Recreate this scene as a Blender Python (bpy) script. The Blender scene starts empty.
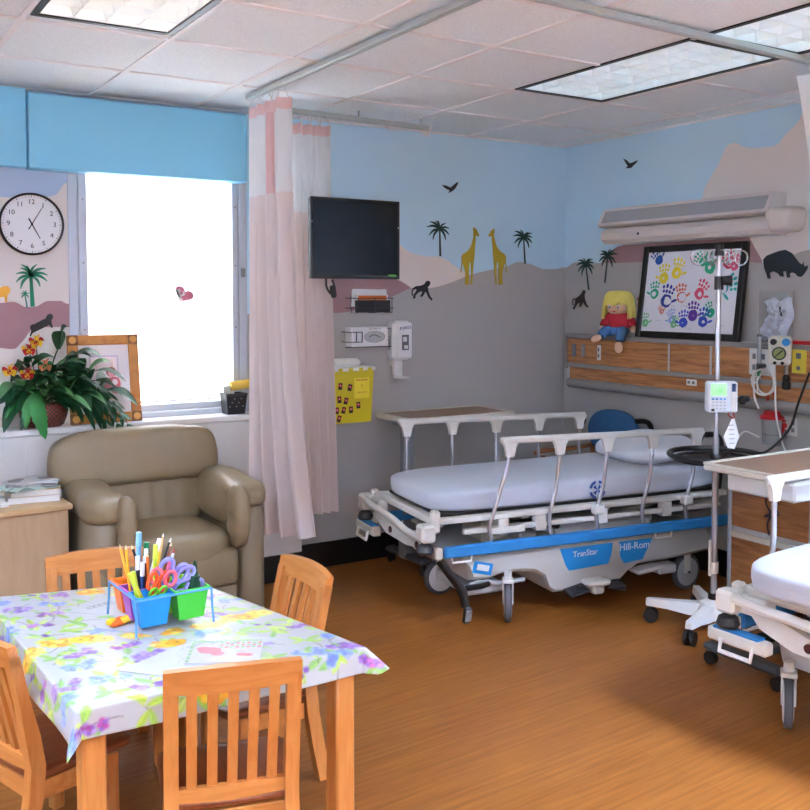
import bpy, bmesh, math, random
import numpy as np
from mathutils import Vector, Matrix, Euler

EXPOSURE = 2.2
LAMP_COOL, LAMP_WARM, FILL_ROOM, FILL_REAR, FILL_NEAR = 0.30, 0.42, 20.0, 82.0, 2.0  # room, rear and near strengths drive the added, unseen fixtures
DAY_W, FLASH_W = 40.0, 4.0

# outlines of the painted wall animals, palms and hill lines, in metres on their wall
SHAPES = {
 'giraffe_w': [(-0.803,2.094),(-0.792,2.102),(-0.786,2.091),(-0.776,2.093),(-0.768,2.076),(-0.751,2.051),(-0.759,2.04),(-0.779,2.052),(-0.782,2.011),(-0.786,1.959),(-0.789,1.919),(-0.796,1.867),(-0.802,1.802),(-0.808,1.724),(-0.819,1.724),(-0.816,1.802),(-0.82,1.867),(-0.831,1.873),(-0.835,1.802),(-0.832,1.724),(-0.865,1.723),(-0.863,1.801),(-0.875,1.84),(-0.885,1.866),(-0.894,1.811),(-0.905,1.798),(-0.899,1.827),(-0.893,1.872),(-0.895,1.904),(-0.882,1.924),(-0.855,1.937),(-0.831,1.957),(-0.812,1.99),(-0.8,2.036),(-0.798,2.065)],
 'giraffe_e': [(-0.624,2.091),(-0.635,2.098),(-0.642,2.086),(-0.652,2.087),(-0.66,2.07),(-0.676,2.053),(-0.668,2.043),(-0.648,2.046),(-0.645,2.015),(-0.639,1.962),(-0.636,1.923),(-0.629,1.87),(-0.622,1.804),(-0.615,1.725),(-0.603,1.725),(-0.607,1.805),(-0.604,1.871),(-0.592,1.878),(-0.587,1.805),(-0.59,1.725),(-0.554,1.726),(-0.558,1.805),(-0.545,1.845),(-0.535,1.872),(-0.525,1.816),(-0.513,1.803),(-0.52,1.832),(-0.527,1.879),(-0.526,1.912),(-0.539,1.932),(-0.568,1.944),(-0.593,1.964),(-0.613,1.996),(-0.627,2.042),(-0.629,2.06)],
 'bird_n': [(-1.05,2.364),(-1.014,2.359),(-0.983,2.349),(-0.957,2.369),(-0.929,2.39),(-0.924,2.38),(-0.944,2.348),(-0.963,2.331),(-0.998,2.313),(-0.991,2.332),(-1.014,2.338),(-1.04,2.353)],
 'monkey_n': [(-1.173,1.74),(-1.158,1.747),(-1.143,1.742),(-1.138,1.731),(-1.146,1.715),(-1.158,1.706),(-1.153,1.677),(-1.139,1.646),(-1.121,1.627),(-1.13,1.619),(-1.153,1.639),(-1.171,1.673),(-1.18,1.673),(-1.188,1.656),(-1.203,1.642),(-1.218,1.646),(-1.2,1.668),(-1.206,1.681),(-1.233,1.668),(-1.251,1.652),(-1.254,1.633),(-1.27,1.63),(-1.266,1.656),(-1.245,1.681),(-1.245,1.692),(-1.266,1.689),(-1.275,1.673),(-1.269,1.652),(-1.278,1.648),(-1.282,1.673),(-1.273,1.698),(-1.248,1.711),(-1.211,1.715),(-1.185,1.724)],
 'monkey_e': [(-0.187,1.686),(-0.199,1.69),(-0.214,1.685),(-0.216,1.674),(-0.207,1.663),(-0.206,1.648),(-0.212,1.618),(-0.231,1.589),(-0.25,1.574),(-0.234,1.57),(-0.213,1.585),(-0.194,1.607),(-0.185,1.597),(-0.172,1.576),(-0.151,1.573),(-0.159,1.591),(-0.157,1.604),(-0.132,1.592),(-0.113,1.566),(-0.101,1.553),(-0.088,1.562),(-0.104,1.582),(-0.113,1.601),(-0.114,1.62),(-0.096,1.623),(-0.086,1.609),(-0.097,1.585),(-0.089,1.582),(-0.078,1.609),(-0.091,1.632),(-0.119,1.632),(-0.156,1.652),(-0.178,1.669)],
 'bird_e': [(-0.558,2.545),(-0.594,2.526),(-0.618,2.506),(-0.647,2.509),(-0.688,2.519),(-0.677,2.503),(-0.651,2.489),(-0.633,2.476),(-0.583,2.476),(-0.6,2.491),(-0.579,2.517)],
 'rhino': [(-1.651,1.851),(-1.672,1.873),(-1.716,1.887),(-1.75,1.896),(-1.793,1.902),(-1.836,1.882),(-1.862,1.852),(-1.879,1.832),(-1.901,1.817),(-1.904,1.836),(-1.915,1.807),(-1.934,1.814),(-1.933,1.796),(-1.914,1.77),(-1.898,1.753),(-1.876,1.754),(-1.859,1.772),(-1.839,1.778),(-1.825,1.772),(-1.828,1.75),(-1.807,1.75),(-1.801,1.785),(-1.782,1.783),(-1.788,1.755),(-1.764,1.757),(-1.75,1.774),(-1.722,1.786),(-1.697,1.778),(-1.705,1.747),(-1.684,1.745),(-1.674,1.775),(-1.659,1.806)],
 'lion': [(-3.718,1.688),(-3.702,1.696),(-3.681,1.697),(-3.669,1.683),(-3.674,1.661),(-3.684,1.652),(-3.687,1.614),(-3.696,1.618),(-3.698,1.642),(-3.708,1.642),(-3.727,1.636),(-3.734,1.616),(-3.744,1.616),(-3.739,1.66),(-3.734,1.683)],
 'monkey_w': [(-3.563,1.502),(-3.53,1.519),(-3.503,1.533),(-3.495,1.55),(-3.484,1.557),(-3.471,1.554),(-3.465,1.542),(-3.471,1.529),(-3.475,1.518),(-3.468,1.486),(-3.476,1.483),(-3.485,1.499),(-3.504,1.49),(-3.525,1.479),(-3.553,1.466),(-3.568,1.457),(-3.577,1.44),(-3.582,1.446),(-3.574,1.471),(-3.58,1.485),(-3.578,1.496),(-3.568,1.504)],
 'palm_n1': [(-1.067,2.078),(-1.062,1.904),(-1.144,2.123),(-1.166,2.089),(-1.148,2.037),(-1.12,2.01),(-1.098,2.132),(-1.021,2.118),(-0.994,2.085),(-0.994,2.045),(-1.021,2.011),(-1.08,2.133)],
 'palm_n2': [(-0.375,2.043),(-0.361,1.869),(-0.453,2.088),(-0.466,2.054),(-0.455,2.005),(-0.423,1.977),(-0.405,2.099),(-0.336,2.085),(-0.303,2.079),(-0.3,2.05),(-0.3,2.012),(-0.328,1.979)],
 'palm_e1': [(-0.217,1.859),(-0.248,1.69),(-0.14,1.896),(-0.124,1.862),(-0.139,1.815),(-0.176,1.788),(-0.189,1.907),(-0.251,1.905),(-0.281,1.9),(-0.293,1.874),(-0.296,1.835),(-0.279,1.797)],
 'palm_e2': [(-0.426,1.909),(-0.402,1.737),(-0.364,1.952),(-0.352,1.926),(-0.347,1.881),(-0.371,1.847),(-0.395,1.951),(-0.453,1.96),(-0.491,1.952),(-0.517,1.922),(-0.501,1.868),(-0.47,1.839)],
 'palm_w': [(-3.571,1.751),(-3.565,1.593),(-3.621,1.789),(-3.641,1.759),(-3.642,1.717),(-3.621,1.683),(-3.589,1.801),(-3.541,1.808),(-3.498,1.788),(-3.488,1.754),(-3.492,1.723),(-3.527,1.695),(-3.616,1.806)],
 'palm_s': [(-3.601,1.655),(-3.591,1.588),(-3.619,1.661),(-3.617,1.638),(-3.594,1.675),(-3.581,1.661),(-3.584,1.64),(-3.609,1.672)],
 'c_beige_n': [(-1.854,2.014),(-1.512,2.007),(-1.389,1.98),(-1.292,1.926),(-1.178,1.904),(-1.063,1.9),(-0.944,1.844),(-0.823,1.774),(-0.741,1.622)],
 'c_mauve_n': [(-1.855,1.828),(-1.655,1.82),(-1.476,1.779),(-1.277,1.693),(-1.216,1.61)],
 'c_taupe_n': [(-1.856,1.545),(-1.62,1.574),(-1.476,1.623),(-1.366,1.667),(-1.277,1.699),(-1.14,1.7),(-0.984,1.733),(-0.823,1.787),(-0.659,1.822),(-0.533,1.844),(-0.404,1.88),(-0.316,1.868),(-0.182,1.836),(-0.082,1.838),(0.01,1.853)],
 'c_taupe_e': [(-0.022,1.852),(-0.125,1.884),(-0.352,1.871),(-0.743,1.866),(-1.203,1.865),(-1.548,1.843),(-1.649,1.834),(-1.791,1.857),(-1.943,1.895)],
 'c_mauve_e': [(-0.315,1.791),(-0.371,1.877),(-0.427,1.922),(-0.51,1.972),(-0.715,1.988),(-1.2,2.014),(-1.454,2.057),(-1.524,2.013),(-1.594,1.92),(-1.65,1.823)],
 'c_beige_e': [(-1.132,1.625),(-1.198,2.133),(-1.218,2.261),(-1.318,2.404),(-1.429,2.528),(-1.513,2.494),(-1.594,2.478),(-1.699,2.475),(-1.787,2.534),(-1.847,2.579),(-1.924,2.661)],
 'c_sky_w': [(-3.709,2.14),(-3.567,2.147),(-3.445,2.164),(-3.385,2.229)],
 'c_mtop_w': [(-3.857,1.608),(-3.719,1.612),(-3.658,1.617),(-3.592,1.591),(-3.563,1.591),(-3.484,1.622),(-3.43,1.622),(-3.39,1.606)],
 'c_mbot_w': [(-3.861,1.406),(-3.724,1.387),(-3.663,1.38),(-3.619,1.414),(-3.565,1.479),(-3.467,1.488),(-3.387,1.486)],
}
CAM_FWD= [0.529444, 0.846772, -0.051639] 
CAM_RIGHT= [0.847922, -0.53012, 0.000692] 
CAM_UP= [0.026789, 0.044152, 0.998666] 
CAM_LOC= [-4.5406, -5.1368, 1.65]
CAM_LENS= 42.514 
CAM_SHIFT_Y= -0.07386
# ------------------------------------------------------------------ helpers
R = math.radians
scene = bpy.context.scene
col = scene.collection
rnd = random.Random(7)

def lin(c):
    out = []
    for a in c[:3]:
        a = a / 255.0
        out.append(a / 12.92 if a <= 0.04045 else ((a + 0.055) / 1.055) ** 2.4)
    return (*out, 1.0)

MATS = {}
def mat(name, rgb=(200, 200, 200), rough=0.5, metal=0.0, spec=0.5, var=0.0, vscale=6.0, bump=0.0, bscale=60.0,
        emit=0.0, trans=0.0, alpha=1.0, coat=0.0, sheen=0.0, emit_rgb=None):
    if name in MATS:
        return MATS[name]
    m = bpy.data.materials.new(name)
    m.use_nodes = True
    nt = m.node_tree
    b = nt.nodes['Principled BSDF']
    b.inputs['Base Color'].default_value = lin(rgb)
    b.inputs['Roughness'].default_value = rough
    b.inputs['Metallic'].default_value = metal
    b.inputs['Specular IOR Level'].default_value = spec
    b.inputs['Transmission Weight'].default_value = trans
    b.inputs['Alpha'].default_value = alpha
    b.inputs['Coat Weight'].default_value = coat
    b.inputs['Sheen Weight'].default_value = sheen
    if emit > 0:
        b.inputs['Emission Color'].default_value = lin(emit_rgb or rgb)
        b.inputs['Emission Strength'].default_value = emit
    if var > 0 or bump > 0:
        tc = nt.nodes.new('ShaderNodeTexCoord')
    if var > 0:
        n = nt.nodes.new('ShaderNodeTexNoise'); n.inputs['Scale'].default_value = vscale; n.inputs['Detail'].default_value = 4
        nt.links.new(tc.outputs['Object'], n.inputs['Vector'])
        mx = nt.nodes.new('ShaderNodeMix'); mx.data_type = 'RGBA'
        c = lin(rgb)
        mx.inputs[6].default_value = (c[0] * (1 - var), c[1] * (1 - var), c[2] * (1 - var), 1)
        mx.inputs[7].default_value = (min(1, c[0] * (1 + var)), min(1, c[1] * (1 + var)), min(1, c[2] * (1 + var)), 1)
        nt.links.new(n.outputs['Fac'], mx.inputs[0]); nt.links.new(mx.outputs[2], b.inputs['Base Color'])
    if bump > 0:
        n2 = nt.nodes.new('ShaderNodeTexNoise'); n2.inputs['Scale'].default_value = bscale; n2.inputs['Detail'].default_value = 3
        nt.links.new(tc.outputs['Object'], n2.inputs['Vector'])
        bp = nt.nodes.new('ShaderNodeBump'); bp.inputs['Strength'].default_value = bump; bp.inputs['Distance'].default_value = 0.01
        nt.links.new(n2.outputs['Fac'], bp.inputs['Height']); nt.links.new(bp.outputs['Normal'], b.inputs['Normal'])
    MATS[name] = m
    return m

def wood_mat(name, rgb, dark, scale=(1, 12, 12), rough=0.4, bandscale=4.0, coat=0.0):
    """Wood: stretched noise grain between two tones of the wood."""
    if name in MATS:
        return MATS[name]
    m = bpy.data.materials.new(name); m.use_nodes = True
    nt = m.node_tree; b = nt.nodes['Principled BSDF']
    tc = nt.nodes.new('ShaderNodeTexCoord'); mp = nt.nodes.new('ShaderNodeMapping')
    mp.inputs['Scale'].default_value = scale
    n = nt.nodes.new('ShaderNodeTexNoise'); n.inputs['Scale'].default_value = bandscale; n.inputs['Detail'].default_value = 6
    n.inputs['Distortion'].default_value = 0.6
    cr = nt.nodes.new('ShaderNodeValToRGB')
    cr.color_ramp.elements[0].position = 0.32; cr.color_ramp.elements[0].color = lin(dark)
    cr.color_ramp.elements[1].position = 0.62; cr.color_ramp.elements[1].color = lin(rgb)
    nt.links.new(tc.outputs['Object'], mp.inputs['Vector']); nt.links.new(mp.outputs['Vector'], n.inputs['Vector'])
    nt.links.new(n.outputs['Fac'], cr.inputs['Fac']); nt.links.new(cr.outputs['Color'], b.inputs['Base Color'])
    b.inputs['Roughness'].default_value = rough; b.inputs['Coat Weight'].default_value = coat
    MATS[name] = m
    return m

class G:
    """Collects shapes into vertex / face lists; obj() makes them ONE mesh object."""
    def __init__(s):
        s.v = []; s.f = []; s.m = []; s.mi = 0; s.T = Matrix.Identity(4)
    def add(s, vs, fs):
        o = len(s.v)
        for p in vs:
            s.v.append(tuple(s.T @ Vector(p)))
        for f in fs:
            s.f.append(tuple(i + o for i in f)); s.m.append(s.mi)
        return s
    def box(s, c, size, b=0.0, rot=None):
        h = [x / 2 for x in size]
        Mr = Euler(rot).to_matrix() if rot is not None else None
        b = min(b, min(h) * 0.98)
        def pt(p):
            q = Vector(p)
            if Mr is not None: q = Mr @ q
            return (q.x + c[0], q.y + c[1], q.z + c[2])
        S = [(x, y, z) for x in (-1, 1) for y in (-1, 1) for z in (-1, 1)]
        if b <= 0:
            vs = [pt((a * h[0], bb * h[1], cc * h[2])) for a, bb, cc in S]
            return s.add(vs, [(0, 1, 3, 2), (4, 6, 7, 5), (0, 4, 5, 1), (2, 3, 7, 6), (0, 2, 6, 4), (1, 5, 7, 3)])
        vs = []; I = {}
        for k in S:
            for a in range(3):
                p = [k[i] * (h[i] if i == a else h[i] - b) for i in range(3)]
                I[k, a] = len(vs); vs.append(pt(p))
        fs = []
        for a in range(3):
            o = [i for i in range(3) if i != a]
            for sg in (-1, 1):
                loop = []
                for u, w in ((-1, -1), (1, -1), (1, 1), (-1, 1)):
                    k = [0, 0, 0]; k[a] = sg; k[o[0]] = u; k[o[1]] = w
                    loop.append(I[tuple(k), a])
                fs.append(tuple(loop))
        for a in range(3):
            for a2 in range(a + 1, 3):
                c3 = 3 - a - a2
                for sa in (-1, 1):
                    for sb in (-1, 1):
                        k0 = [0, 0, 0]; k0[a] = sa; k0[a2] = sb; k0[c3] = -1
                        k1 = list(k0); k1[c3] = 1
                        k0, k1 = tuple(k0), tuple(k1)
                        fs.append((I[k0, a], I[k1, a], I[k1, a2], I[k0, a2]))
        for k in S:
            fs.append((I[k, 0], I[k, 1], I[k, 2]))
        return s.add(vs, fs)
    def tube(s, pts, r, seg=8, closed=False, sub=0, cap=True, flat=None):
        P = [Vector(p) for p in pts]
        rs = list(r) if isinstance(r, (list, tuple)) else [r] * len(P)
        if sub:
            Q = []; q = []
            n = len(P); rng = n if closed else n - 1
            for i in range(rng):
                a = P[i - 1] if (closed or i > 0) else P[0] * 2 - P[1]
                b_, c_ = P[i], P[(i + 1) % n]
                d = P[(i + 2) % n] if (closed or i + 2 < n) else P[-1] * 2 - P[-2]
                for t in range(sub):
                    x = t / sub
                    Q.append(0.5 * ((2 * b_) + (c_ - a) * x + (2 * a - 5 * b_ + 4 * c_ - d) * x * x + (3 * b_ - a - 3 * c_ + d) * x ** 3))
                    q.append(rs[i] * (1 - x) + rs[(i + 1) % n] * x)
            if not closed:
                Q.append(P[-1]); q.append(rs[-1])
            P, rs = Q, q
        n = len(P); vs = []; fs = []
        up = None
        for i in range(n):
            if closed: t = P[(i + 1) % n] - P[i - 1]
            else: t = P[min(i + 1, n - 1)] - P[max(i - 1, 0)]
            if t.length < 1e-9: t = Vector((0, 0, 1))
            t.normalize()
            if up is None:
                a = Vector((0, 0, 1)) if abs(t.z) < 0.9 else Vector((1, 0, 0))
                up = (a - t * a.dot(t)).normalized()
            else:
                up = up - t * up.dot(t)
                if up.length < 1e-6:
                    a = Vector((0, 0, 1)) if abs(t.z) < 0.9 else Vector((1, 0, 0)); up = a - t * a.dot(t)
                up.normalize()
            sd = t.cross(up)
            for k in range(seg):
                an = 2 * math.pi * (k + 0.5) / seg
                fu, fv = (1, 1) if flat is None else flat
                vs.append(P[i] + (up * math.cos(an) * fu + sd * math.sin(an) * fv) * rs[i])
        for i in range(n if closed else n - 1):
            j = (i + 1) % n
            for k in range(seg):
                l = (k + 1) % seg
                fs.append((i * seg + k, i * seg + l, j * seg + l, j * seg + k))
        if not closed and cap:
            fs.append(tuple(range(seg))); fs.append(tuple((n - 1) * seg + k for k in range(seg)))
        return s.add(vs, fs)
    def cyl(s, p0, p1, r, r2=None, seg=16):
        return s.tube([p0, p1], [r, r if r2 is None else r2], seg)
    def lathe(s, prof, c=(0, 0, 0), seg=20, M=None):
        M = M or Matrix.Identity(4); vs = []; fs = []
        for (r, z) in prof:
            for k in range(seg):
                a = 2 * math.pi * k / seg
                q = M @ Vector((r * math.cos(a), r * math.sin(a), z)); vs.append((q.x + c[0], q.y + c[1], q.z + c[2]))
        n = len(prof)
        for i in range(n - 1):
            for k in range(seg):
                l = (k + 1) % seg
                fs.append((i * seg + k, i * seg + l, (i + 1) * seg + l, (i + 1) * seg + k))
        fs.append(tuple(range(seg))); fs.append(tuple((n - 1) * seg + k for k in range(seg)))
        return s.add(vs, fs)
    def sq(s, c, r, k=2.0, n=8, rot=None, fn=None):
        """Superellipsoid: k=2 an ellipsoid, larger k nearer a rounded box."""
        Mr = Euler(rot).to_matrix() if rot is not None else None
        idx = {}; vs = []; fs = []
        def vid(a, b, c_):
            key = (a, b, c_)
            if key in idx: return idx[key]
            p = [2 * a / n - 1, 2 * b / n - 1, 2 * c_ / n - 1]
            p = [math.tan(x * math.pi / 4) for x in p]
            d = sum(abs(x) ** k for x in p) ** (1 / k)
            q = Vector([x / d for x in p])
            if fn: q = Vector(fn(q))
            q = Vector((q.x * r[0], q.y * r[1], q.z * r[2]))
            if Mr is not None: q = Mr @ q
            idx[key] = len(vs); vs.append((q.x + c[0], q.y + c[1], q.z + c[2])); return idx[key]
        for a in range(3):
            o = [i for i in range(3) if i != a]
            for sd in (0, n):
                for i in range(n):
                    for j in range(n):
                        loop = []
                        for di, dj in ((0, 0), (1, 0), (1, 1), (0, 1)):
                            p = [0, 0, 0]; p[a] = sd; p[o[0]] = i + di; p[o[1]] = j + dj
                            loop.append(vid(*p))
                        fs.append(tuple(loop))
        return s.add(vs, fs)
    def prism(s, pts, d, M=None):
        """Polygon in the local XY plane, extruded by d along local +Z, placed by M."""
        M = M or Matrix.Identity(4); n = len(pts)
        vs = [M @ Vector((a, b, 0)) for a, b in pts] + [M @ Vector((a, b, d)) for a, b in pts]
        fs = [tuple(range(n)), tuple(range(n, 2 * n))] + [(i, (i + 1) % n, n + (i + 1) % n, n + i) for i in range(n)]
        return s.add(vs, fs)
    def grid(s, fn, nu, nv, wrap=False):
        vs = [fn(i / nu, j / nv) for i in range(nu + (0 if wrap else 1)) for j in range(nv + 1)]
        fs = []
        for i in range(nu):
            i2 = (i + 1) % nu if wrap else i + 1
            for j in range(nv):
                fs.append((i * (nv + 1) + j, i2 * (nv + 1) + j, i2 * (nv + 1) + j + 1, i * (nv + 1) + j + 1))
        return s.add(vs, fs)

def obj(name, g, mats, parent=None, smooth=35, kind=None, label=None):
    me = bpy.data.meshes.new(name)
    me.from_pydata(g.v, [], g.f)
    for m in (mats if isinstance(mats, (list, tuple)) else [mats]):
        me.materials.append(m)
    me.polygons.foreach_set('material_index', g.m)
    bm = bmesh.new(); bm.from_mesh(me)
    bmesh.ops.recalc_face_normals(bm, faces=bm.faces)
    bm.to_mesh(me); bm.free()
    if smooth:
        me.polygons.foreach_set('use_smooth', [True] * len(me.polygons))
        me.set_sharp_from_angle(angle=R(smooth))
    o = bpy.data.objects.new(name, me); col.objects.link(o)
    if parent is not None: o.parent = parent
    if kind: o['kind'] = kind
    if label: o['label'] = label
    return o

def tag(o, label, cat, group=None):
    o['label'] = label; o['category'] = cat
    if group: o['group'] = group
    return o

def thing(name, label, cat, loc=(0, 0, 0), rz=0.0, group=None, rot=None):
    o = bpy.data.objects.new(name, None); col.objects.link(o)
    o.empty_display_size = 0.05
    o.location = loc
    o.rotation_euler = rot if rot is not None else (0, 0, rz)
    return tag(o, label, cat, group)

def copy_tree(o, parent=None):
    c = o.copy(); col.objects.link(c)
    if parent is not None: c.parent = parent
    for ch in list(o.children): copy_tree(ch, c)
    return c

def frame(origin, x, y):
    x = Vector(x).normalized(); y = Vector(y); z = x.cross(y).normalized(); y = z.cross(x)
    M = Matrix((x, y, z)).transposed().to_4x4(); M.translation = Vector(origin)
    return M

def text(name, body, size, M, m, parent, ext=0.0006, align='CENTER', kind=None):
    cu = bpy.data.curves.new(name, 'FONT'); cu.body = body; cu.size = size; cu.extrude = ext
    cu.align_x = align; cu.align_y = 'CENTER'; cu.resolution_u = 3
    tmp = bpy.data.objects.new(name + '_tmp', cu); col.objects.link(tmp)
    dg = bpy.context.evaluated_depsgraph_get(); dg.update()
    me = bpy.data.meshes.new_from_object(tmp.evaluated_get(dg))
    bpy.data.objects.remove(tmp); bpy.data.curves.remove(cu)
    me.transform(M); me.materials.clear(); me.materials.append(m)
    for p in me.polygons: p.material_index = 0
    o = bpy.data.objects.new(name, me); col.objects.link(o); o.parent = parent
    return o

# ------------------------------------------------------------------ common materials
white_plastic = mat('white_plastic', (232, 232, 230), 0.35)
cream_plastic = mat('cream_plastic', (222, 214, 202), 0.4)
black_plastic = mat('black_plastic', (22, 22, 24), 0.4)
dark_grey = mat('dark_grey_plastic', (58, 60, 64), 0.45)
mid_grey = mat('mid_grey', (138, 140, 142), 0.4)
light_grey = mat('light_grey', (196, 198, 200), 0.4)
chrome = mat('chrome', (212, 213, 218), 0.22, metal=0.65)
aluminium = mat('aluminium', (176, 182, 190), 0.4, metal=0.3)
table_paper = mat('table_paper', (196, 196, 198), 0.7); paper_white = mat('paper_white', (240, 240, 240), 0.7)
rubber = mat('black_rubber', (28, 28, 30), 0.7)
red_plastic = mat('red_plastic', (196, 24, 32), 0.35)
blue_plastic = mat('blue_plastic', (36, 140, 215), 0.4)
oak = wood_mat('oak_veneer', (176, 118, 68), (140, 86, 46), (14, 1.6, 14), 0.4, 3.0)
kid_wood = wood_mat('honey_beech', (206, 134, 68), (190, 114, 50), (14, 14, 1.5), 0.38, 3.0, 0.15)
kid_wood_x = wood_mat('honey_beech_cross', (206, 134, 68), (190, 114, 50), (1.5, 14, 14), 0.38, 3.0, 0.15)
seat_wood = wood_mat('brown_stained_seat', (134, 68, 34), (110, 52, 26), (14, 1.5, 14), 0.35, 3.0, 0.2)
clear_plastic = mat('clear_plastic', (235, 240, 245), 0.08, trans=0.9, alpha=0.35)

# ------------------------------------------------------------------ the room
CEIL = 2.69
XL, YB = -6.2, -7.4        # left wall, rear wall (behind the camera)

def mural_mat(name, coord, L, base, layers, extra=None):
    """Painted mural: flat colours bounded by hill lines (float curves of height along the wall)."""
    m = bpy.data.materials.new(name); m.use_nodes = True
    nt = m.node_tree; b = nt.nodes['Principled BSDF']; b.inputs['Roughness'].default_value = 0.55
    N, K = nt.nodes.new, nt.links.new
    geo = N('ShaderNodeNewGeometry'); sp = N('ShaderNodeSeparateXYZ'); K(geo.outputs['Position'], sp.inputs[0])
    nx = N('ShaderNodeMath'); nx.operation = 'MULTIPLY_ADD'; nx.inputs[1].default_value = -1.0 / L; nx.inputs[2].default_value = extra or 0.0
    K(sp.outputs[coord], nx.inputs[0])
    nz = N('ShaderNodeMath'); nz.operation = 'MULTIPLY_ADD'; nz.inputs[1].default_value = 0.5; nz.inputs[2].default_value = -0.4
    K(sp.outputs['Z'], nz.inputs[0])
    cur = N('ShaderNodeRGB'); cur.outputs[0].default_value = lin(base); out = cur.outputs[0]
    for pts, rgb in layers:
        fc = N('ShaderNodeFloatCurve'); K(nx.outputs[0], fc.inputs['Value'])
        cv = fc.mapping.curves[0]
        pp = sorted((-a / L + (extra or 0.0), z * 0.5 - 0.4) for a, z in pts)
        pp = [(min(max(a, 0.0), 1.0), min(max(z, 0.0), 1.0)) for a, z in pp]
        lo, hi = pp[0], pp[-1]
        if lo[0] > 0.012: pp = [(0.0, lo[1] if rgb[3] else 0.0), (lo[0] - 0.006, lo[1] if rgb[3] else 0.0)] + pp
        if hi[0] < 0.988: pp = pp + [(hi[0] + 0.006, hi[1] if rgb[3] else 0.0), (1.0, hi[1] if rgb[3] else 0.0)]
        while len(cv.points) < len(pp): cv.points.new(0.5, 0.5)
        for q, (a, z) in zip(cv.points, pp):
            q.location = (a, z); q.handle_type = 'AUTO_CLAMPED'
        fc.mapping.update()
        lt = N('ShaderNodeMath'); lt.operation = 'LESS_THAN'; K(nz.outputs[0], lt.inputs[0]); K(fc.outputs[0], lt.inputs[1])
        mx = N('ShaderNodeMix'); mx.data_type = 'RGBA'; mx.inputs[7].default_value = lin(rgb)
        K(lt.outputs[0], mx.inputs[0]); K(out, mx.inputs[6]); out = mx.outputs[2]
    K(out, b.inputs['Base Color'])
    tc = N('ShaderNodeTexNoise'); tc.inputs['Scale'].default_value = 90; K(geo.outputs['Position'], tc.inputs['Vector'])
    bp = N('ShaderNodeBump'); bp.inputs['Strength'].default_value = 0.08; bp.inputs['Distance'].default_value = 0.005
    K(tc.outputs['Fac'], bp.inputs['Height']); K(bp.outputs['Normal'], b.inputs['Normal'])
    return m

SKY, BEIGE, MAUVE, TAUPE = (200, 233, 250), (236, 227, 220, 0), (172, 134, 136, 0), (184, 181, 178, 1)
S = SHAPES
mural_n = mural_mat('mural_paint_north', 'X', 2.5, SKY, [(S['c_beige_n'], BEIGE), (S['c_mauve_n'], MAUVE), (S['c_taupe_n'], TAUPE)])
mural_e = mural_mat('mural_paint_east', 'Y', 2.6, SKY, [(S['c_beige_e'], BEIGE), (S['c_mauve_e'], MAUVE), (S['c_taupe_e'], TAUPE)])
mural_w = mural_mat('mural_paint_by_window', 'X', 1.0, (176, 196, 222),
                    [(S['c_sky_w'], (226, 218, 213, 1)), (S['c_mtop_w'], (172, 130, 138, 1)), (S['c_mbot_w'], (222, 216, 212, 1))], extra=-3.0)
plain_wall = mat('plain_wall_paint', (224, 227, 230), 0.6)

def floor_mat():
    m = bpy.data.materials.new('wood_look_vinyl'); m.use_nodes = True
    nt = m.node_tree; b = nt.nodes['Principled BSDF']; N, K = nt.nodes.new, nt.links.new
    geo = N('ShaderNodeNewGeometry')
    mp = N('ShaderNodeMapping'); K(geo.outputs['Position'], mp.inputs['Vector'])
    mp.inputs['Rotation'].default_value = (0, 0, R(-4))
    br = N('ShaderNodeTexBrick'); K(mp.outputs['Vector'], br.inputs['Vector'])
    br.inputs['Scale'].default_value = 1.0; br.inputs['Brick Width'].default_value = 1.1; br.inputs['Row Height'].default_value = 0.075
    br.inputs['Mortar Size'].default_value = 0.0012; br.inputs['Bias'].default_value = 0.0; br.offset = 0.37
    br.inputs['Color1'].default_value = lin((156, 97, 43)); br.inputs['Color2'].default_value = lin((149, 91, 39)); br.inputs['Mortar'].default_value = lin((138, 84, 36))
    mp2 = N('ShaderNodeMapping'); K(mp.outputs['Vector'], mp2.inputs['Vector']); mp2.inputs['Scale'].default_value = (1.6, 30, 1)
    ns = N('ShaderNodeTexNoise'); K(mp2.outputs['Vector'], ns.inputs['Vector']); ns.inputs['Scale'].default_value = 2.0; ns.inputs['Detail'].default_value = 6
    cr = N('ShaderNodeValToRGB'); K(ns.outputs['Fac'], cr.inputs['Fac'])
    cr.color_ramp.elements[0].position = 0.3; cr.color_ramp.elements[0].color = (0.72, 0.68, 0.64, 1)
    cr.color_ramp.elements[1].position = 0.7; cr.color_ramp.elements[1].color = (1.08, 1.06, 1.04, 1)
    mx = N('ShaderNodeMix'); mx.data_type = 'RGBA'; mx.blend_type = 'MULTIPLY'; mx.inputs[0].default_value = 1.0
    K(br.outputs['Color'], mx.inputs[6]); K(cr.outputs['Color'], mx.inputs[7]); K(mx.outputs[2], b.inputs['Base Color'])
    b.inputs['Roughness'].default_value = 0.38; b.inputs['Specular IOR Level'].default_value = 0.25
    return m

def structure(name, g, m, parent=None, smooth=0):
    return obj(name, g, m, parent, smooth, kind='structure')

g = G(); g.box(((XL) / 2, YB / 2, -0.05), (-XL + 0.4, -YB + 0.4, 0.1)); structure('floor', g, floor_mat())

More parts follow.
